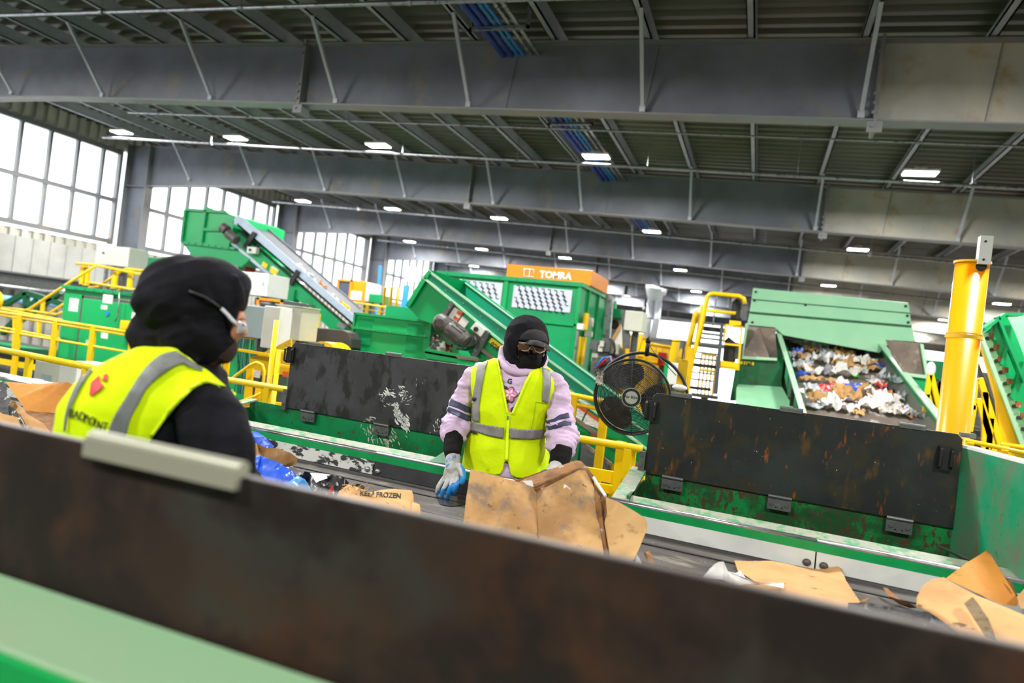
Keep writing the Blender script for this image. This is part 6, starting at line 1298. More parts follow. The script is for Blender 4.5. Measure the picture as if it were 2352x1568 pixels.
b = MB(); b.tube([M2(*p) for p in ((1189, 785, -.128), (1204, 787, -.152), (1219, 789, -.162), (1236, 791, -.154), (1251, 793, -.130))], .0022, 6); b.tube([M2(*p) for p in ((1190, 800, -.128), (1204, 806, -.153), (1213, 805, -.162), (1217, 799, -.165), (1222, 793, -.165), (1227, 799, -.165), (1230, 806, -.162))], .0018, 6); b.tube([M2(*p) for p in ((1230, 806, -.162), (1240, 811, -.15), (1251, 806, -.130))], .0022, 6)
b.build('glasses_frame', mk('clear_frame', rgb(170, 160, 140), .3), gl, smooth=True)
# black hood round the head
b = MB()
b.sphere(M2(1209, 783, .0), (50 * KM, .135, 60 * KM), 28, 18)
b.sphere(M2(1206, 800, .01), (50 * KM, .12, 50 * KM), 28, 18)
limb(b, [(*M2(1200, 800, .02), 42 * KM), (*M2(1195, 825, .01), 38 * KM), (*M2(1196, 840, .0), 34 * KM)], n=24)
limb(b, [(*M2(1175, 800, -.04), 16 * KM), (*M2(1180, 825, -.06), 15 * KM), (*M2(1202, 846, -.09), 9 * KM)], n=16); limb(b, [(*M2(1248, 815, -.04), 10 * KM), (*M2(1236, 838, -.06), 10 * KM), (*M2(1206, 848, -.09), 8 * KM)], n=16)
OP = [(1187, 808), (1189, 790), (1196, 772), (1206, 760), (1220, 755), (1236, 758), (1248, 768), (1256, 782), (1266, 805), (1262, 812), (1250, 815), (1246, 830), (1238, 842), (1228, 846), (1214, 846), (1200, 838), (1190, 824)]
hood, hb = union('hood', b, .006, [BLACKC], man, 4, lambda c, n: -1 if (c.y < YM - .01 and inpoly(*PXp(c), OP)) else 0, wr=(.003, 9, 1.2, 7))
s3 = hood.modifiers.new('solid', 'SOLIDIFY'); s3.thickness = .004; s3.offset = -1
b = MB(); hp = bvh(hb)
rim = []
for x, y in OP:
    cx_, cy_ = 1222, 802; dx, dy_ = x - cx_, y - cy_; l = math.hypot(dx, dy_); h = None
    for ex_ in (3, 5, 8): 
        h = hp.ray_cast(EYE, ray(x + dx / l * ex_, y + dy_ / l * ex_).normalized(), 10)
        if h[0] is not None: break
    if h[0] is not None: rim.append(h[0] + Vector((0, -.002, 0)))
if len(rim) > 5: b.tube(rim, .0045, 8, closed=True); b.build('hood_hem', BLACKC, hood, smooth=True)
b = MB(); c = M2(1198, 850, -.118); b.sphere(c, .004, 8, 6); b.build('snap', STEEL, hood, smooth=True)

# gloved hands
def hand(name, parent, palm, fingers, thumb, cuff, mats, mf, vox=.0032):
    b = MB(); limb(b, palm, n=16, k=4)
    for q in palm[1:]: pass
    for f in fingers: limb(b, f, n=12, k=4)
    limb(b, thumb, n=12, k=4)
    if cuff: limb(b, cuff, n=18, k=4)
    return union(name, b, vox, mats, parent, 2, mf, .4)[0]
def H(x, y, dy, r): p = M2(x, y, dy); return (*p, r * KM)
D = -.26
b = MB()
limb(b, [H(1041, 1046, D + .02, 16), H(1040, 1062, D, 16), H(1040, 1078, D - .01, 16)], n=18)
for (x, w) in ((1028, 8.5), (1037, 9), (1046, 9), (1053, 8)): limb(b, [H(1040 + (x - 1040) * .5, 1066, D, 9), H(x, 1084, D - .012, w), H(x - 3, 1097, D - .018, w * .92)], n=12)
limb(b, [H(1025, 1092, D - .012, 5.6), H(1014, 1106, D - .03, 5.2), H(1006, 1120, D - .035, 4.9), H(1004, 1134, D - .02, 4.2)], n=12)      # little finger
limb(b, [H(1032, 1096, D - .016, 6), H(1024, 1113, D - .04, 5.5), H(1017, 1129, D - .042, 5.1), H(1015, 1142, D - .028, 4.4)], n=12)       # ring
limb(b, [H(1041, 1098, D - .018, 6.3), H(1037, 1115, D - .05, 5.8), H(1031, 1130, D - .052, 5.3), H(1028, 1143, D - .036, 4.6)], n=12)      # middle
limb(b, [H(1051, 1094, D - .014, 6.2), H(1050, 1110, D - .045, 5.8), H(1045, 1123, D - .05, 5.3), H(1041, 1134, D - .034, 4.6)], n=12)        # index
limb(b, [H(1053, 1070, D - .01, 8), H(1062, 1083, D - .03, 7.6), H(1064, 1097, D - .045, 6.8), H(1060, 1109, D - .05, 5.8)], n=12)        # thumb
def gmat(c, n):
    x, y = PXp(c); t = 0
    if (x - 1031) * .55 + (y - 1108) > 6 + 6 * noise.noise(c * 60) and n.z < .75: t = 1
    if x > 1056 and y > 1066: t = 1 if (n.x > .1 or y > 1092) else 0
    return t
gl_, glb = union('glove', b, .0026, [GLOVEG, GLOVEB], man, 2, gmat, .4)
gt = bvh(glb)
text_decal('glove_print', 'ATLAS', 9, 1026, 1062, -28, gt, .0008, gl_, BLUE2, bold=.3); text_decal('glove_print', 'FIT', 8, 1025, 1074, -28, gt, .0008, gl_, BLUE2, bold=.3)
b = MB(); D2 = -.28
limb(b, [H(1281, 1068, -.235, 17), H(1276, 1078, -.25, 17), H(1268, 1092, D2, 17), H(1262, 1102, D2, 15)], n=18)
for k in range(4): limb(b, [H(1260 - k * 3, 1096 + k * 5, D2 - .01, 7), H(1246 - k * 2, 1100 + k * 6, D2 - .04, 6.4), H(1234 - k, 1106 + k * 6, D2 - .045, 6), H(1228, 1112 + k * 6, D2 - .03, 5)], n=12)
limb(b, [H(1262, 1084, D2, 8), H(1250, 1086, D2 - .03, 7), H(1240, 1092, D2 - .04, 6)], n=12)
union('glove', b, .0034, [GLOVEG, GLOVEB], man, 2, lambda c, n: 1 if PXp(c)[0] < 1256 else 0, .4)

# ---- worker at the left, back to the camera
D1 = 1.78
def M1(x, y, dd=0.): return WD(x, y, D1 + dd)
K1 = D1 / F_PX
w1 = thing('person', 'person in a black hood, clear safety glasses and yellow vest seen from behind at left', 'person', (M1(330, 1000).x, M1(330, 1000).y, 0))
def r1(x, y, hw, hd, dd=0.): p = M1(x, y, dd); return (p.x, p.y, p.z, hw * K1, hd)
AX = Vector((.93, .30, .10)).normalized()
pel = M1(300, 1280)
b = MB()
torso(b, [r1(290, 1300, 120, .11), r1(300, 1150, 118, .11), r1(320, 1000, 125, .115), r1(350, 900, 140, .11), r1(385, 850, 95, .09)], ax=AX)
limb(b, [(*M1(400, 850), .06), (*M1(430, 790), .058), (*M1(450, 740), .06)]); b.sphere(M1(468, 705), (.085, .095, .115), 22, 14)
b.sphere(M1(535, 750, .02), (.03, .03, .035)); b.sphere(M1(556, 752, .02), (.014, .012, .02)); 
limb(b, [(*M1(455, 930, -.04), .045), (*M1(505, 1050, -.09), .042), (*M1(560, 1150, .0), .04), (*M1(610, 1190, .12), .032)])
limb(b, [(*M1(230, 900, .12), .055), (*M1(250, 1050, .22), .045), (*M1(330, 1120, .34), .04), (*M1(420, 1150, .40), .032)])
for s_ in (-.09, .09):
    x0 = pel.x + s_; y0 = pel.y; limb(b, [(x0, y0, pel.z, .085), (x0, y0, .52, .06), (x0, y0, .1, .04)]); limb(b, [(x0, y0 - .02, .05, .045), (x0 + .03, y0 + .14, .04, .04)])
union('body', b, .012, [SKIN], w1, 4)
b = MB()
for s_ in (-.09, .09):
    x0 = pel.x + s_; y0 = pel.y; limb(b, [(x0 - s_ * .2, y0, pel.z + .02, .12), (x0, y0, .5, .09), (x0, y0, .08, .075)], noisef=.012, seed=3)
union('trousers', b, .014, [mk('dark_trousers', rgb(60, 54, 58), .9)], w1, 3)
b = MB()
for s_ in (-.09, .09):
    x0 = pel.x + s_; y0 = pel.y; limb(b, [(x0, y0 - .04, .06, .055), (x0 + .02, y0 + .08, .055, .055), (x0 + .03, y0 + .16, .05, .046)])
union('boots', b, .012, [RUBBER], w1, 2)
# black sweatshirt
b = MB()
T1 = [r1(285, 1330, 150, .14), r1(295, 1150, 150, .14), r1(320, 1010, 155, .145), r1(345, 930, 165, .14), r1(372, 870, 140, .125), r1(400, 825, 85, .10), r1(425, 800, 60, .085)]
torso(b, T1, ax=AX, noisef=.02)
limb(b, [(*M1(430, 900, -.04), 58 * K1), (*M1(462, 930, -.07), 66 * K1), (*M1(490, 980, -.09), 70 * K1), (*M1(508, 1050, -.10), 68 * K1), (*M1(530, 1110, -.06), 60 * K1), (*M1(580, 1160, .04), 50 * K1), (*M1(620, 1190, .14), 36 * K1)], n=24, noisef=.012, seed=2, freq=14)
limb(b, [(*M1(255, 880, .10), 55 * K1), (*M1(215, 950, .14), 55 * K1), (*M1(250, 1060, .24), 52 * K1), (*M1(330, 1130, .34), 45 * K1), (*M1(420, 1150, .40), 36 * K1)], n=24, noisef=.012, seed=6, freq=14)
sh, shb = union('sweatshirt', b, .009, [BLACKC], w1, 3, wr=(.004, 8, 1.2, 2))
# vest on top
b = MB()
V1 = [(x, y, z, w + .012, d + .014) for x, y, z, w, d in [r1(280, 1300, 152, .145), r1(295, 1150, 150, .142), r1(318, 1010, 154, .147), r1(345, 925, 168, .145), r1(372, 868, 146, .128), r1(398, 824, 100, .105), r1(415, 800, 70, .09)]]
torso(b, V1, ax=AX, n=44, noisef=.025, freq=6)
limb(b, [(*M1(400, 872, -.04), 64 * K1), (*M1(440, 905, -.06), 68 * K1), (*M1(462, 930, -.075), 74 * K1)], n=24)
CUT = [(519, 918), (510, 900), (492, 882), (474, 878), (448, 890), (410, 925), (380, 962), (352, 1000), (330, 1040), (330, 1400), (900, 1400), (900, 918)]
def v1fn(c, n):
    x, y = PXp(c)
    if inpoly(x, y, CUT): return -1
    if y < 783 + max(0, (x - 300) * -.3) or (x > 395 and y < 795 + (x - 395) * .75): return -1
    return 0
v1, v1b = union('vest', b, .0065, [HIVIS], w1, 4, v1fn, wr=(.003, 7, 1, 4))
q1 = v1.modifiers.new('solid', 'SOLIDIFY'); q1.thickness = .003; q1.offset = 1
t1 = bvh(v1b)
def sm(P, k=5, closed=True):
    n = len(P)
    if closed:
        out = []
        for i in range(n):
            p0, p1, p2, p3 = P[i - 1], P[i], P[(i + 1) % n], P[(i + 2) % n]
            for q in range(k):
                t = q / k; out.append(tuple(.5 * ((2 * b_) + (-a + c) * t + (2 * a - 5 * b_ + 4 * c - d) * t * t + (-a + 3 * b_ - 3 * c + d) * t ** 3) for a, b_, c, d in zip(p0, p1, p2, p3)))
        return out
    return [tuple(x) for x in spline(P, k)]
decal('reflective_tape', [(strip(sm([(403, 808), (370, 818), (335, 850), (310, 885), (288, 920), (262, 965), (240, 1030)], 4, False), sm([(432, 832), (400, 845), (368, 866), (340, 893), (322, 925), (300, 968), (285, 1045)], 4, False)), 0)], t1, .008, v1, TAPEY, res=8)
decal('reflective_tape', [(strip(sm([(403, 808), (425, 822), (448, 838), (466, 852)], 4, False), sm([(404, 813), (420, 836), (440, 848), (462, 857)], 4, False)), 0)], t1, .008, v1, TAPEY, res=8)
decal('reflective_tape', [(strip(sm([(238, 818), (212, 842), (192, 868), (172, 905), (158, 945), (152, 990)], 4, False), sm([(244, 822), (222, 848), (202, 872), (182, 908), (164, 950), (157, 990)], 4, False)), 0)], t1, .008, v1, TAPEY, res=8)
decal('emblem', [([(234, 863), (232, 878), (243, 888), (234, 897), (214, 911), (210, 908), (214, 880)], 0), ([(243, 862), (252, 860), (249, 877), (239, 878)], 0)], t1, .007, v1, INKR, res=6)
pos_ = ((156, 946), (163, 952), (173, 955), (185, 958), (196, 964), (206, 968), (219, 972), (224, 978), (238, 981))
for ch, (x, y) in zip('LEADPOINT', pos_): text_decal('lettering', ch, 26 if ch != 'L' else 12, x, y + 4, 14, t1, .007, v1, INK, bold=.15, sx=.72)
decal('trim', [(strip(sm([(519, 918), (510, 900), (492, 882), (474, 878), (448, 890), (410, 925), (380, 962), (352, 1000)], 4, False), sm([(512, 912), (504, 896), (490, 879), (473, 873), (444, 885), (405, 920), (375, 957), (346, 996)], 4, False)), 0)], t1, .007, v1, HIVIST, res=8)
# head of this worker
b = MB(); b.sphere(M1(516, 752, .01), (24 * K1, .045, 40 * K1), 20, 14); limb(b, [(*M1(531, 789), 19 * K1), (*M1(522, 800), 25 * K1), (*M1(508, 812), 30 * K1)]); limb(b, [(*M1(484, 805), 40 * K1), (*M1(440, 830), 40 * K1)])
union('face_covering', b, .006, [BROWNK], w1, 3, lambda c, n: -1 if (c - M1(545, 740)).length < -1 else 0)
b = MB(); limb(b, [(*M1(538, 722), 25 * K1), (*M1(536, 745), 24 * K1), (*M1(532, 772), 21 * K1)], n=22); limb(b, [(*M1(554, 738, .0), 8 * K1), (*M1(560, 752, .0), 8 * K1), (*M1(561, 766, .0), 9 * K1)]); fa, fab = union('face', b, .005, [SKIN], w1, 3)
b = MB(); c = M1(557, 745, -.03); b.sphere(c, (.007, .007, .006), 12, 8, 0); b.sphere(c + Vector((.005, -.003, 0)), (.003, .003, .003), 8, 6, 1); b.build('eye', [INKW, INK], fa, smooth=True)
b = MB(); b.tube([M1(549, 735, -.035), M1(556, 732, -.03), M1(563, 734, -.02)], .0018, 6); b.build('eyebrow', INK, fa)
b = MB(); limb(b, [(*M1(532, 678), 37 * K1), (*M1(540, 692), 32 * K1), (*M1(545, 703), 26 * K1)]); union('beanie', b, .006, [BROWNK], w1, 3)
b = MB()
b.sphere(M1(432, 690, .0), (114 * K1, .125, 100 * K1), 32, 20); b.sphere(M1(480, 672, .0), (90 * K1, .115, 80 * K1), 28, 18); b.sphere(M1(420, 650, .02), (80 * K1, .09, 58 * K1), 24, 16); b.sphere(M1(500, 690, .0), (72 * K1, .10, 70 * K1), 24, 16)
b.sphere(M1(452, 760, -.01), (84 * K1, .10, 84 * K1), 24, 16)
limb(b, [(*M1(345, 745, .02), 44 * K1), (*M1(350, 775, .0), 46 * K1), (*M1(400, 800, -.01), 44 * K1), (*M1(450, 812, -.01), 38 * K1)], n=22)
def foldv(P, r): return [(*M1(x, y, d), r_ * K1) for (x, y, d, r_) in P]
for P in (((352, 640, -.05, 10), (400, 626, -.075, 12), (450, 644, -.095, 11), (480, 690, -.10, 7)), ((335, 700, -.04, 12), (380, 700, -.085, 13), (430, 735, -.10, 12), (450, 790, -.085, 9)), ((325, 770, -.02, 16), (370, 770, -.06, 16), (420, 800, -.08, 13), (450, 830, -.07, 9)), ((540, 640, -.05, 8), (546, 680, -.04, 10), (530, 740, -.04, 10), (500, 810, -.03, 8)), ((440, 603, .0, 16), (390, 612, .0, 14), (356, 636, .0, 10))): limb(b, foldv(P, 0), n=12, k=5)
HOP1 = [(573, 560), (573, 660), (566, 690), (548, 700), (543, 730), (540, 760), (532, 790), (523, 805), (700, 820), (700, 560)]
def h1fn(c, n):
    x, y = PXp(c); 
    return -1 if inpoly(x, y, HOP1) else 0
h1, h1b = union('hood', b, .0055, [BLACKC], w1, 5, h1fn, wr=(.0055, 4, 3.2, 5, (RT + UP * .35).normalized(), (UP - RT * .35).normalized()))
s4 = h1.modifiers.new('solid', 'SOLIDIFY'); s4.thickness = .004; s4.offset = -1
ht = bvh(h1b)
def on(tree, x, y, off, fb_=0.):
    r = ray(x, y).normalized(); h = tree.ray_cast(EYE, r, 10); return (h[0] - r * off) if h[0] is not None and (h[0] - EYE).length < D1 + .15 else M1(x, y, fb_)
b = MB(); b.tube([on(ht, x, y, .006) for x, y in ((434, 669), (450, 674), (470, 682), (490, 695), (508, 708))], [.0042, .004, .0038, .0036, .0036], 8); sg = b.build('safety_glasses', RUBBER, w1, smooth=True)
b = MB(); b.tube([on(ht, 508, 708, .008), on(ht, 522, 722, .009), M1(535, 737, -.085), M1(545, 748, -.06)], [.0045, .005, .005, .003], 8); b.build('clear_temple', mk('clear_plastic_temple', rgb(200, 200, 205), .2), sg, smooth=True)
b = MB(); g = []
for i in range(7):
    t = i / 6; g.append([M1(545 + 20 * t, 736 + 4 * t, -.058 + .05 * t), M1(545 + 24 * t, 750 + 3 * t, -.060 + .05 * t), M1(541 + 16 * t, 764 + 2 * t, -.056 + .05 * t)])
vs = [p for r_ in g for p in r_]; n = len(vs); fs = [(i * 3 + j, i * 3 + j + 1, i * 3 + j + 4, i * 3 + j + 3) for i in range(6) for j in range(2)]; b.add(vs + [v + Vector((0, .002, 0)) for v in vs], fs + [tuple(q + n for q in f[::-1]) for f in fs]); b.build('lens', CLEAR, sg, smooth=True)
b = MB(); limb(b, [(*M1(620, 1190, .15), 30 * K1), (*M1(640, 1200, .2), 34 * K1), (*M1(665, 1210, .26), 30 * K1)])
for k in range(4): limb(b, [(*M1(668, 1196 + k * 9, .26 + k * .012), .0095), (*M1(690, 1202 + k * 9, .29 + k * .012), .009), (*M1(704, 1214 + k * 9, .30 + k * .012), .008)], n=10)
limb(b, [(*M1(645, 1180, .2), .012), (*M1(665, 1176, .24), .0105), (*M1(680, 1182, .27), .009)], n=10); union('glove', b, .0045, [GLOVEG], w1, 2)
b = MB(); limb(b, [(*M1(420, 1150, .40), 30 * K1), (*M1(450, 1160, .44), 32 * K1), (*M1(480, 1172, .48), 28 * K1)])
for k in range(4): limb(b, [(*M1(484, 1160 + k * 8, .48 + k * .012), .0095), (*M1(504, 1166 + k * 8, .5 + k * .012), .009), (*M1(516, 1176 + k * 8, .52 + k * .012), .008)], n=10)
limb(b, [(*M1(456, 1142, .44), .012), (*M1(474, 1140, .47), .0105), (*M1(488, 1146, .49), .009)], n=10); union('glove', b, .0045, [GLOVEG], w1, 2)
MB.SOFT = True

# ------------------------------------------------------------------ waste on the inclined conveyor
LL = mk('printed_flyer', rgb(214, 206, 200), .5, bump=.2, layers=[(rgb(90, 120, 200), 30, .6, .64), (rgb(206, 60, 50), 24, .64, .67)])
NWS = mk('newsprint', rgb(222, 216, 206), .7, bump=.3, layers=[(rgb(150, 146, 140), 46, .52, .6)])
YBAG = mk('yellow_wrapper', rgb(236, 186, 40), .4, bump=.3)
BBAG = mk('blue_wrapper', rgb(60, 96, 206), .35, bump=.3, layers=[(rgb(214, 222, 240), 22, .58, .62)])
GBAG = mk('green_wrapper', rgb(70, 180, 70), .4, bump=.3)
GRY = mk('grey_film', rgb(158, 158, 164), .3, bump=.4, layers=[(rgb(206, 206, 212), 18, .5, .62)])
ROWN = [(0, 'back edge'), (830, 'upper part'), (858, 'middle'), (905, 'lower middle'), (935, 'front')]
items = [  # x, y, half size px, material, word
 (1824,790,12,CARDL,'pale card'),(1842,778,10,YBAG,'tan wrapper'),(1838,800,16,PAPER,'white paper'),(1858,800,15,NWS,'newsprint'),(1870,786,13,CARD,'cardboard'),(1884,790,10,YBAG,'yellow wrapper'),(1880,803,14,PAPER,'white paper'),(1897,796,14,PAPER,'white paper sheet'),(1912,800,12,PAPER,'white paper'),(1862,811,13,CARDL,'pale card'),(1888,813,15,PLAS,'clear film'),(1910,815,12,LL,'printed flyer'),
 (1816,818,11,GRY,'grey film'),(1832,815,11,BBAG,'blue printed wrapper'),(1845,824,12,CARD,'cardboard'),(1860,826,10,LL,'printed flyer'),(1900,824,14,PLAS,'clear film'),(1920,810,12,CARDB,'brown card'),(1936,806,16,CARDL,'long pale card'),(1950,800,12,PAPER,'white paper'),(1966,802,15,PAPER,'curled white sheet'),(1975,810,13,CARDB,'brown torn card'),(1998,812,20,GRY,'grey printed film'),(1938,820,17,CARD,'folded cardboard'),(1955,812,9,REDP,'red printed film'),(1884,834,18,PAPER,'white folded paper'),(1930,834,17,PAPER,'white crumpled paper'),(1948,838,16,PAPER,'long white paper'),(1966,834,14,CARD,'cardboard flap'),(1992,836,18,PAPER,'white sheet'),(2004,842,12,CARD,'small cardboard'),(2018,846,11,BBAG,'blue wrapper'),
 (1838,845,16,PLAS,'clear film'),(1852,838,13,GRY,'grey film'),(1848,856,13,CARDL,'pale card'),(1868,862,18,PAPER,'white crumpled sheet'),(1842,868,12,BBAG,'blue printed wrapper'),(1888,858,14,GRY,'grey film'),(1902,862,15,GRY,'grey film'),(1940,852,24,CARD,'long flat cardboard'),(1970,858,17,NWS,'newsprint'),(2002,852,14,CARDL,'pale card box'),(1938,868,22,PAPER,'long white paper'),(1962,866,8,GBAG,'green wrapper'),(1862,878,17,CARD,'narrow cardboard'),(1910,880,11,CARD,'rolled cardboard'),(1998,872,10,GRY,'grey scrap'),
 (1935,886,15,PAPER,'white paper'),(1955,898,18,BBAG,'bright blue bag'),(1972,892,13,PAPER,'white paper'),(2010,884,18,LL,'printed flyer'),(2036,884,22,PLAS,'clear film bag'),(2020,892,13,REDP,'red printed wrapper'),(1868,898,17,PLAS,'white film'),(1905,902,20,REDP,'red printed wrapper'),(1925,908,16,CARD,'torn cardboard'),(1985,902,15,CARD,'torn cardboard'),(2000,906,13,CARDL,'pale card'),(1855,915,18,PAPER,'white folded sheet'),(1875,922,20,CARD,'crumpled brown bag'),(1905,918,15,LL,'printed flyer'),(1950,910,16,CARDL,'pale card'),(2025,910,14,REDP,'red wrapper'),(2040,905,10,RUBBER,'black scrap'),(1940,925,28,CARD,'large brown paper bag'),(1985,918,18,CARDB,'brown torn card'),(2010,922,22,PAPER,'white flat carton'),(2030,918,15,CARDL,'pale card'),(2060,922,18,LL,'printed flyer'),(2072,918,12,PLAS,'clear film'),
 (1912,940,24,PAPER,'large white bag'),(1945,945,18,PAPER,'white film'),(1890,938,13,GRY,'grey film'),(1998,940,24,PAPER,'crumpled white bag'),(2030,932,20,PAPER,'white sheet'),(2050,938,15,NWS,'newsprint'),(2035,952,17,NWS,'newsprint'),(2070,955,18,LL,'printed card with squares'),(2088,958,14,CARDL,'pale card'),(2108,965,14,GRY,'grey film'),(1970,952,14,CARD,'cardboard'),(1865,938,15,GRY,'grey film')]
rr = random.Random(21)
seen = {}
for i, (x, y, s, m, w) in enumerate(items):
    p = onb(x, y, .01); k = (p - EYE).dot(FW) / F_PX * 1.25; a = rr.uniform(-.5, .5)
    if 'long' in w or 'narrow' in w: ex, ey = 1.25, .42
    else: ex, ey = rr.uniform(.85, 1.2), rr.uniform(.5, .9)
    E1 = (e_r * math.cos(a) + e_u * math.sin(a)) * s * k * ex; E2 = (e_u * math.cos(a) - e_r * math.sin(a)) * s * k * ey * 1.4 + e_n * s * k * rr.uniform(-.1, .35)
    b = MB(); crumple(b, p + e_n * s * k * .25, E1, E2, s * k * rr.uniform(.3, .75), 100 + i, 12, freq=rr.uniform(2.4, 4.2))
    for v in range(len(b.v)):
        d = (b.v[v] - p).dot(e_n)
        if d < 0: b.v[v] -= e_n * d
    zone = 'back edge' if y < 806 else 'upper part' if y < 832 else 'middle' if y < 870 else 'lower part' if y < 915 else 'front'
    f = (p - (NL + NR) / 2).dot(e_r); col = 'left' if f < -.3 else 'right' if f > .3 else 'centre'
    ky = (w, zone, col); seen[ky] = seen.get(ky, 0) + 1
    lab = '%s scrap at the %s %s of the waste conveyor' % (w, zone, col)
    o = b.build('waste_scrap', m); tag(o, lab, 'scrap', 'paper scraps on the waste conveyor')

# ------------------------------------------------------------------ recyclables on the sorting belt
def dz(x, y, z):                            # depth at which a photo point sits at height z
    p = WZ(x, y, z); return (p - EYE).dot(FW)
def fold(b, c4, nu=10, nv=8, amp=.006, seed=0, freq=9, thick=.0035, mi=None, wav=0., edge=0.):
    """a stiff sheet spanned by four corners (photo x, y, depth) with dents and a torn edge"""
    C = [WD(*c) for c in c4]; nn = (C[1] - C[0]).cross(C[3] - C[0]).normalized()
    if nn.dot(FW) > 0: nn = -nn
    vs = []
    for i in range(nu + 1):
        for j in range(nv + 1):
            s, t = i / nu, j / nv; p = lerp(lerp(C[0], C[1], s), lerp(C[3], C[2], s), t)
            o = noise.noise(p * freq + Vector((seed, seed * 2.3, 0))); o2 = noise.noise(p * freq * 3 + Vector((seed * 3, 0, 1)))
            p = p + nn * (o * amp * 2 + o2 * amp * .8 + wav * math.sin(s * 9 + t * 3))
            if edge and (i in (0, nu) or j in (0, nv)): p += (C[1] - C[0]).normalized() * edge * noise.noise(p * 60) + (C[3] - C[0]).normalized() * edge * noise.noise(p * 60 + Vector((9, 9, 9)))
            vs.append(p)
    m = len(vs); W = nv + 1; fs = [(i * W + j, i * W + j + 1, (i + 1) * W + j + 1, (i + 1) * W + j) for i in range(nu) for j in range(nv)]
    per = [(i * W, (i + 1) * W) for i in range(nu)] + [(nu * W + j, nu * W + j + 1) for j in range(nv)] + [((i + 1) * W + nv, i * W + nv) for i in range(nu)][::-1] + [(j + 1, j) for j in range(nv)][::-1]
    b.add(vs + [v - nn * thick for v in vs], fs + [tuple(q + m for q in f[::-1]) for f in fs] + [(a, c, c + m, a + m) for a, c in per], mi)
def fpoly(b, P, thick=.003, amp=.004, seed=0, res=.02, mi=None, freq=12):
    """free outline in photo points with depth, dented"""
    bm = bmesh.new(); vs = [bm.verts.new(WD(*p) if p[2] > .5 else WZ(p[0], p[1], ZB + .004 + max(p[2], 0))) for p in P]; bm.faces.new(vs); bmesh.ops.triangulate(bm, faces=bm.faces[:])
    for _ in range(6):
        lg = [e for e in bm.edges if e.calc_length() > res * 1.6]
        if not lg: break
        bmesh.ops.subdivide_edges(bm, edges=lg, cuts=1); bmesh.ops.triangulate(bm, faces=[f for f in bm.faces if len(f.verts) > 3])
    for v in bm.verts:
        r = (v.co - EYE).normalized(); v.co += r * -(noise.noise(v.co * freq + Vector((seed, 0, seed))) * amp * 2 + abs(noise.noise(v.co * freq * 2.5 + Vector((seed, 3, 0)))) * amp)
    bm.verts.index_update(); pts = [v.co.copy() for v in bm.verts]; F = [tuple(v.index for v in f.verts) for f in bm.faces]; bm.free(); n = len(pts)
    ed = {}
    for f in F:
        for k in range(len(f)): ed[(f[k], f[(k + 1) % len(f)])] = 1
    sd = [(p, q, q + n, p + n) for (p, q) in ed if (q, p) not in ed]
    b.add(pts + [p + (p - EYE).normalized() * thick for p in pts], F + [tuple(i + n for i in f[::-1]) for f in F] + sd, mi)
def trash(name, lab, cat, fn, m, group=None, smooth=False):
    b = MB(); fn(b); return tag(b.build(name, m, smooth=smooth), lab, cat, group)

# torn carton in the middle
bx = thing('cardboard_box', 'large torn brown cardboard box standing on the belt in front of the worker in lilac', 'box', WD(1260, 1290, 2.55))
b = MB(); fpoly(b, [(1081, 1076, 2.58), (1136, 1091, 2.6), (1192, 1107, 2.62), (1222, 1117, 2.62), (1233, 1132, 2.61), (1234, 1230, 2.46), (1236, 1330, 2.32), (1050, 1330, 2.34), (1063, 1210, 2.46), (1070, 1150, 2.5)], amp=.003, seed=1); b.build('side_panel', CARDG, bx)
b = MB(); fpoly(b, [(1233, 1132, 2.61), (1252, 1119, 2.6), (1290, 1100, 2.6), (1330, 1079, 2.62), (1345, 1080, 2.62), (1364, 1118, 2.6), (1374, 1190, 2.5), (1392, 1300, 2.34), (1396, 1340, 2.3), (1236, 1330, 2.32), (1234, 1230, 2.46)], amp=.006, seed=2); b.build('side_panel', CARDG, bx)
b = MB(); fpoly(b, [(1190, 1108, 2.66), (1205, 1099, 2.7), (1262, 1078, 2.7), (1322, 1057, 2.7), (1334, 1058, 2.68), (1348, 1071, 2.66), (1358, 1085, 2.65), (1366, 1094, 2.64), (1364, 1118, 2.62), (1345, 1080, 2.635), (1329, 1078, 2.635), (1288, 1090, 2.63), (1228, 1112, 2.63), (1217, 1112, 2.65)], amp=.006, seed=3); b.build('torn_flap', CARDB, bx)
b = MB()
for o_ in (0, 7, 14):
    b.tube([WD(1228, 1118 + o_ * .9, 2.62), WD(1262, 1104 + o_ * .8, 2.61), WD(1300, 1089 + o_ * .6, 2.615), WD(1334, 1074 + o_ * .6, 2.63)], [.006, .008, .009, .006], 7)
b.build('rolled_edge', CARDB, bx, smooth=True)
b = MB(); fpoly(b, [(1366, 1124, 2.56), (1378, 1140, 2.55), (1384, 1190, 2.48), (1400, 1290, 2.38), (1392, 1300, 2.36), (1372, 1190, 2.50)], seed=4); fpoly(b, [(1378, 1140, 2.56), (1391, 1141, 2.54), (1394, 1180, 2.5), (1386, 1196, 2.5), (1410, 1300, 2.36), (1400, 1300, 2.38), (1384, 1190, 2.52)], seed=5); b.build('crease', CARDB, bx)
b = MB(); fpoly(b, [(1391, 1141, 2.53), (1420, 1152, 2.5), (1455, 1172, 2.47), (1483, 1190, 2.44), (1487, 1202, 2.43), (1486, 1216, 2.42), (1470, 1255, 2.38), (1456, 1284, 2.34), (1430, 1300, 2.33), (1405, 1300, 2.35), (1388, 1200, 2.48), (1394, 1178, 2.5)], amp=.004, seed=6); b.build('side_flap', CARD, bx)
b = MB(); b.tube([WD(1362, 1095, 2.62), WD(1378, 1120, 2.6), WD(1391, 1139, 2.56)], .006, 8); b.build('white_edge', PAPER, bx)
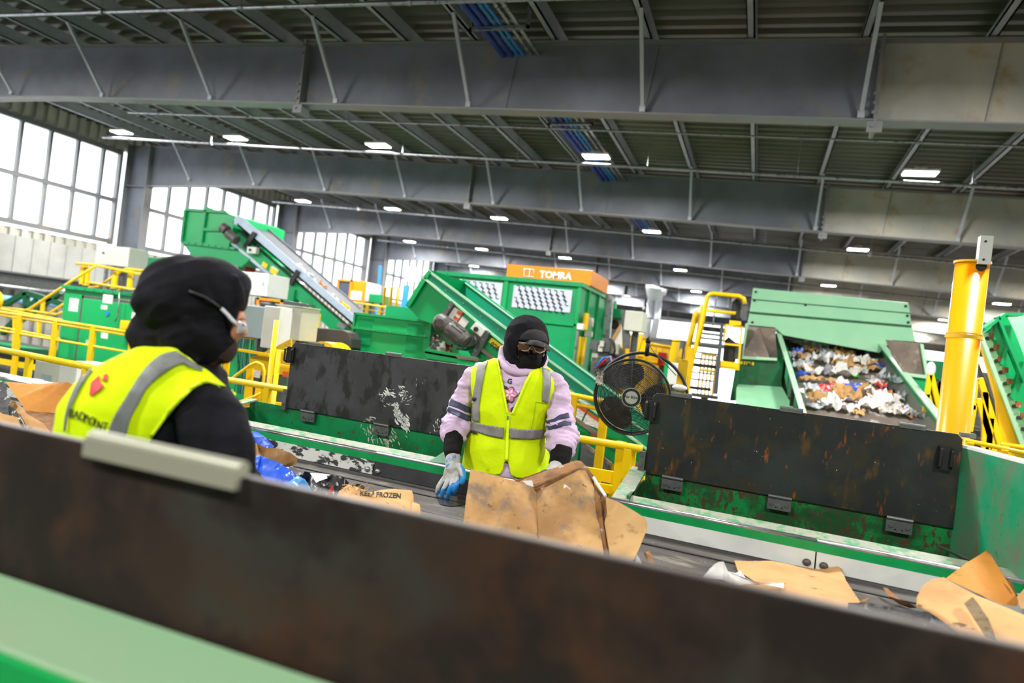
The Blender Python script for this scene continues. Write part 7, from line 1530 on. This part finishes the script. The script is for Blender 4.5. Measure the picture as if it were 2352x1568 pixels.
b = MB(); fpoly(b, [(1289, 1112, 2.585), (1300, 1113, 2.58), (1311, 1124, 2.57), (1306, 1131, 2.57), (1292, 1125, 2.575)], amp=.002, thick=.001); b.build('torn_sticker', PAPER, bx)
b = MB(); fpoly(b, [(1200, 1104, 2.635), (1222, 1103, 2.63), (1226, 1118, 2.625), (1210, 1114, 2.63)], amp=.003); b.build('inner_liner', PAPER, bx)
b = MB(); fpoly(b, [(1180, 1104, 2.9), (1250, 1080, 2.9), (1330, 1062, 2.85), (1380, 1130, 2.7), (1400, 1290, 2.5), (1200, 1290, 2.7), (1090, 1200, 2.75)], amp=.003); b.build('rear_panel', CARDB, bx)
trash('paper_scrap', 'small torn brown cardboard shard just right of the large torn box', 'scrap', lambda b: fpoly(b, [(1483, 1266, 0.03), (1492, 1264, 0.03), (1501, 1284, 0.01), (1504, 1298, 0.0), (1490, 1292, 0.0), (1478, 1272, 0.02)], amp=.004, seed=8), CARDB)
trash('paper_scrap', 'thin white paper strip under the side flap of the large torn box', 'scrap', lambda b: fpoly(b, [(1462, 1272, 2.36), (1474, 1290, 2.33), (1478, 1310, 2.3), (1458, 1306, 2.32)], amp=.002, seed=9), PAPER)

# left edge carton
lb = thing('cardboard_box', 'open amber cardboard box at the far left edge of the belt', 'box', WD(90, 980, 3.2))
b = MB(); fpoly(b, [(12, 876, 3.25), (60, 880, 3.25), (100, 881, 3.25), (130, 878, 3.22), (155, 877, 3.2), (167, 883, 3.18), (163, 905, 3.16), (153, 950, 3.1), (60, 944, 3.1), (40, 915, 3.15)], amp=.004, seed=11); b.build('back_panel', CARDD, lb)
b = MB(); fpoly(b, [(56, 943, 3.1), (153, 950, 3.1), (150, 1010, 2.9), (90, 1010, 2.85)], amp=.003, seed=12); b.build('inner_floor', CARDB, lb)
b = MB(); fpoly(b, [(28, 918, 3.0), (42, 926, 2.98), (62, 950, 2.92), (100, 972, 2.86), (122, 1000, 2.8), (120, 1030, 2.78), (70, 1010, 2.82), (50, 960, 2.9), (20, 930, 3.0)], amp=.003, seed=13); b.build('front_flap', CARDL, lb)
b = MB(); fpoly(b, [(-20, 868, 2.98), (14, 877, 2.98), (16, 905, 2.95), (26, 918, 2.94), (19, 928, 2.93), (21, 952, 2.9), (6, 950, 2.9), (-20, 935, 2.92)], amp=.004, seed=14); fpoly(b, [(19, 930, 2.92), (36, 940, 2.9), (60, 985, 2.82), (50, 985, 2.82), (20, 952, 2.9)], amp=.003, seed=15); b.build('printed_flap', BLKP, lb)
b = MB(); fpoly(b, [(-30, 925, 2.85), (6, 950, 2.85), (40, 958, 2.82), (60, 1010, 2.76), (-30, 1000, 2.76)], amp=.004, seed=16); b.build('side_panel', CARDL, lb)

# blue cartons and brown sack beside the left worker's arm
trash('printed_carton', 'blue printed carton lying against the belt edge behind the brown sack', 'carton', lambda b: fpoly(b, [(566, 992, 0.09), (590, 990, 0.1), (608, 1002, 0.09), (630, 1025, 0.05), (620, 1034, 0.03), (596, 1030, 0.03), (575, 1022, 0.05), (562, 1006, 0.08)], amp=.012, seed=21), BLUEP)
trash('brown_sack', 'brown paper sack with folded mouth between the two blue cartons', 'bag', lambda b: (fpoly(b, [(568, 1014, 0.14), (590, 1018, 0.14), (610, 1027, 0.13), (640, 1030, 0.12), (668, 1040, 0.09), (684, 1052, 0.05), (680, 1066, 0.02), (660, 1070, 0.02), (640, 1062, 0.05), (612, 1060, 0.06), (590, 1050, 0.09), (572, 1034, 0.13)], amp=.014, seed=22, freq=13, thick=.012)), CARDG)
trash('brown_sack', 'small tan paper lump at the left worker\'s elbow', 'bag', lambda b: crumple(b, WZ(562, 1004, ZB + .1), RT * .03, UP * .035 + FW * .02, .03, 23, 10), CARD)
trash('printed_carton', 'large crushed blue printed carton on the belt right of the left worker\'s arm', 'carton', lambda b: (fpoly(b, [(570, 1042, 0.13), (600, 1046, 0.13), (640, 1062, 0.12), (672, 1082, 0.09), (690, 1100, 0.05), (706, 1120, 0.02), (700, 1150, 0.0), (640, 1140, 0.0), (590, 1130, 0.0), (572, 1100, 0.05)], amp=.014, seed=24, freq=15, thick=.012)), BLUEP)
trash('printed_carton', 'light blue printed carton peeking over the near board', 'carton', lambda b: fpoly(b, [(660, 1108, 0.05), (684, 1092, 0.08), (700, 1100, 0.07), (716, 1124, 0.02), (724, 1150, 0.0), (660, 1150, 0.0)], amp=.016, seed=25, thick=.02), mk('light_blue_carton', rgb(84, 152, 216), .35, bump=.3, layers=[(rgb(210, 224, 240), 30, .62, .66)]))
trash('printed_carton', 'black carton with orange and green print behind the blue carton', 'carton', lambda b: (fpoly(b, [(640, 1062, 0.03), (668, 1068, 0.03), (690, 1080, 0.03), (692, 1092, 0.03), (676, 1094, 0.03), (655, 1080, 0.03)], amp=.006, seed=26, mi=0), fpoly(b, [(656, 1066, 0.03), (672, 1072, 0.03), (684, 1078, 0.03), (676, 1078, 0.03), (664, 1074, 0.03)], amp=.002, seed=27, mi=1), fpoly(b, [(671, 1080, 0.03), (680, 1082, 0.03), (684, 1090, 0.03), (674, 1088, 0.03)], amp=.002, seed=28, mi=2)), [BLKP, LABO, GBAG])
trash('printed_carton', 'crumpled black and white printed carton right of the blue cartons', 'carton', lambda b: (fpoly(b, [(688, 1092, 0.06), (700, 1082, 0.09), (722, 1086, 0.09), (740, 1094, 0.08), (766, 1090, 0.08), (790, 1096, 0.06), (802, 1108, 0.02), (794, 1122, 0.0), (784, 1145, 0.0), (740, 1150, 0.0), (716, 1140, 0.0), (700, 1112, 0.02)], amp=.016, seed=29, freq=20, thick=.01, res=.013)), BLKP)
trash('paper_scrap', 'white paper piece on top of the crumpled black carton', 'scrap', lambda b: fpoly(b, [(712, 1086, 0.1), (750, 1088, 0.1), (752, 1098, 0.1), (734, 1104, 0.1), (726, 1108, 0.1)], amp=.004, seed=30), PAPER)
trash('paper_scrap', 'red triangular print scrap at the foot of the crumpled black carton', 'scrap', lambda b: fpoly(b, [(752, 1130, 0.02), (764, 1112, 0.05), (776, 1130, 0.02), (778, 1145, 0.0), (750, 1145, 0.0)], amp=.002, seed=31), REDM)
kf = thing('paper_sack', 'torn kraft sack printed KEEP FROZEN lying on the belt', 'bag', WD(880, 1180, 2.5))
b = MB(); fpoly(b, [(778, 1128, 0.05), (800, 1112, 0.08), (820, 1118, 0.08), (850, 1130, 0.07), (880, 1124, 0.07), (905, 1122, 0.07), (946, 1126, 0.06), (950, 1140, 0.04), (950, 1156, 0.02), (945, 1190, 0.0), (800, 1180, 0.0), (770, 1150, 0.03)], amp=.009, seed=33, freq=9, thick=.03); kb = b.build('sack_body', CARDL, kf, smooth=True); kt = BVHTree.FromPolygons([tuple(v) for v in b.v], b.f)
b = MB()
for i in range(26):
    rs_ = random.Random(i); x = rs_.uniform(782, 850); y = rs_.uniform(1112, 1132); q_ = dz(x, y, ZB + .08); b.tube([WD(x, y, q_), WD(x + rs_.uniform(-6, 6), y - rs_.uniform(0, 9), q_), WD(x + rs_.uniform(-14, 14), y - rs_.uniform(-6, 10), q_)], .0014, 4)
b.build('frayed_edge', CARD, kf)
b = MB(); fpoly(b, [(946, 1152, .03), (964, 1158, .03), (967, 1182, .0), (944, 1186, .0)], amp=.003, seed=35, thick=.01); b.build('side_fold', CARDL, kf)
text_decal('lettering', 'KEEP FROZEN', 16, 826, 1138, 4, kt, .002, kb, INK, bold=.25, sx=.95)
b = MB(); crumple(b, WZ(826, 1122, ZB + .07), RT * .03, UP * .014 + FW * .01, .02, 37, 10); b.build('torn_liner', BLKP, kf)

# right part of the belt
trash('kraft_envelope', 'flat pale kraft envelope lying on the belt right of the large torn box', 'envelope', lambda b: (fpoly(b, [(1687, 1287, 0.02), (1720, 1288, 0.02), (1770, 1287, 0.02), (1830, 1298, 0.01), (1880, 1307, 0.01), (1924, 1298, 0.035), (1932, 1302, 0.03), (1944, 1334, 0.015), (1976, 1382, 0.01), (1950, 1395, 0.01), (1946, 1420, 0.01), (1860, 1400, 0.0), (1790, 1370, 0.0), (1694, 1310, 0.0)], amp=.005, seed=41, freq=6)), CARDL)
trash('kraft_envelope', 'darker kraft sheet partly under the flat pale envelope', 'envelope', lambda b: fpoly(b, [(1680, 1330, 0.0), (1720, 1340, 0.0), (1790, 1346, 0.0), (1880, 1390, 0.0), (1860, 1420, 0.0), (1760, 1400, 0.0), (1690, 1360, 0.0)], amp=.005, seed=42), CARD)
trash('paper_tissue', 'crumpled white paper tissue on the left end of the pale envelope', 'paper', lambda b: (fpoly(b, [(1640, 1296, 0.05), (1650, 1290, 0.06), (1662, 1289, 0.06), (1672, 1312, 0.04), (1690, 1316, 0.03), (1700, 1310, 0.04), (1712, 1326, 0.03), (1738, 1336, 0.03), (1800, 1338, 0.02), (1800, 1350, 0.02), (1750, 1340, 0.02), (1712, 1340, 0.015), (1690, 1345, 0.01), (1660, 1330, 0.01), (1612, 1326, 0.0), (1645, 1314, 0.01)], amp=.014, seed=43, freq=16, res=.012), crumple(b, WD(1700, 1328, 0.0), RT * .05, UP * .02 + FW * .03, .03, 44, 12)), PAPER)
trash('paper_scrap', 'small dark brown leaf shaped scrap at the tip of the pale envelope', 'scrap', lambda b: fpoly(b, [(1972, 1380, 0.0), (1998, 1370, 0.02), (1990, 1380, 0.01), (1974, 1384, 0.0)], amp=.003, seed=45), CARDB)
trash('cardboard_strip', 'twisted dark brown cardboard strip between the foil and the far belt edge', 'scrap', lambda b: (fpoly(b, [(2028, 1348, 0.03), (2038, 1350, 0.03), (2068, 1378, 0.02), (2096, 1388, 0.02), (2106, 1396, 0.01), (2090, 1396, 0.0), (2066, 1388, 0.0), (2040, 1368, 0.02)], amp=.01, seed=46, thick=.012)), CARDB)
trash('foil_film', 'crinkled silver foil film along the near board', 'film', lambda b: (fpoly(b, [(1948, 1383, 0.05), (2000, 1385, 0.075), (2060, 1394, 0.075), (2120, 1404, 0.075), (2180, 1410, 0.075), (2205, 1416, 0.05), (2212, 1450, 0.0), (2180, 1475, 0.0), (2060, 1450, 0.0), (1980, 1430, 0.0), (1945, 1415, 0.01)], amp=.022, seed=47, freq=14, res=.012)), FOIL, smooth=False)
trash('paper_scrap', 'white and blue printed scrap at the right end of the silver foil', 'scrap', lambda b: fpoly(b, [(2208, 1430, 0.03), (2240, 1434, 0.02), (2250, 1452, 0.0), (2210, 1450, 0.0)], amp=.006, seed=48), mk('white_blue_print', rgb(225, 228, 236), .5, layers=[(rgb(110, 140, 200), 30, .6, .64)]))
rb = thing('cardboard_box', 'rounded pale tan carton bulging at the right end of the belt', 'box', WD(2230, 1450, 2.0))
b = MB(); g = []
sp = [(2105, 1385, 2.18), (2112, 1350, 2.22), (2135, 1332, 2.26), (2160, 1326, 2.27), (2180, 1330, 2.27)]
fpoly(b, [(2104, 1392, 2.10), (2106, 1370, 2.14), (2118, 1346, 2.18), (2140, 1330, 2.21), (2168, 1325, 2.23), (2182, 1334, 2.22), (2240, 1365, 2.12), (2300, 1390, 2.02), (2420, 1440, 1.9), (2420, 1560, 1.7), (2300, 1520, 1.8), (2200, 1450, 1.95), (2130, 1402, 2.06)], amp=.012, seed=49, freq=5, thick=.02)
b.build('bulging_side', CARDL, rb, smooth=True)
b = MB(); fpoly(b, [(2214, 1385, 2.0), (2234, 1370, 2.0), (2246, 1384, 1.98), (2270, 1420, 1.92), (2290, 1470, 1.85), (2262, 1460, 1.88), (2236, 1420, 1.94)], amp=.012, seed=50, thick=.012); b.build('torn_strip', mk('grey_brown_strip', rgb(128, 108, 80), .9, bump=.4, layers=[(rgb(90, 74, 52), 20, .5, .6)]), rb)
am = thing('cardboard_box', 'amber corrugated cardboard flap box leaning at the right end of the belt', 'box', WD(2270, 1380, 2.3))
b = MB(); fpoly(b, [(2172, 1328, 2.34), (2220, 1292, 2.4), (2264, 1265, 2.44), (2275, 1272, 2.42), (2340, 1378, 2.2), (2336, 1392, 2.18), (2300, 1388, 2.2), (2240, 1360, 2.24)], amp=.004, seed=51, freq=7); b.build('main_panel', CARDD, am)
b = MB(); fpoly(b, [(2264, 1264, 2.445), (2270, 1263, 2.45), (2300, 1318, 2.34), (2296, 1322, 2.32)], amp=.001, thick=.01); fpoly(b, [(2300, 1318, 2.34), (2322, 1334, 2.3), (2342, 1376, 2.22), (2336, 1386, 2.19), (2318, 1356, 2.24), (2296, 1326, 2.3)], amp=.006, thick=.008); b.build('panel_edge', CARDB, am)
b = MB(); fpoly(b, [(2336, 1370, 2.16), (2352, 1352, 2.2), (2400, 1360, 2.2), (2400, 1410, 2.1), (2344, 1396, 2.12)], amp=.004, seed=52); b.build('side_flap', CARDL, am)
trash('dark_patch', 'dark patch on the belt beneath the hanging glove', 'stain', lambda b: (b.add([WZ(x, y, ZB + .0035) for x, y in ((1005, 1146), (1030, 1138), (1062, 1140), (1078, 1150), (1060, 1160), (1035, 1162), (1012, 1158))], [tuple(range(7))])), mk('dark_patch_gloss', rgb(56, 50, 44), .25))  # flat dark glossy patch just above the belt
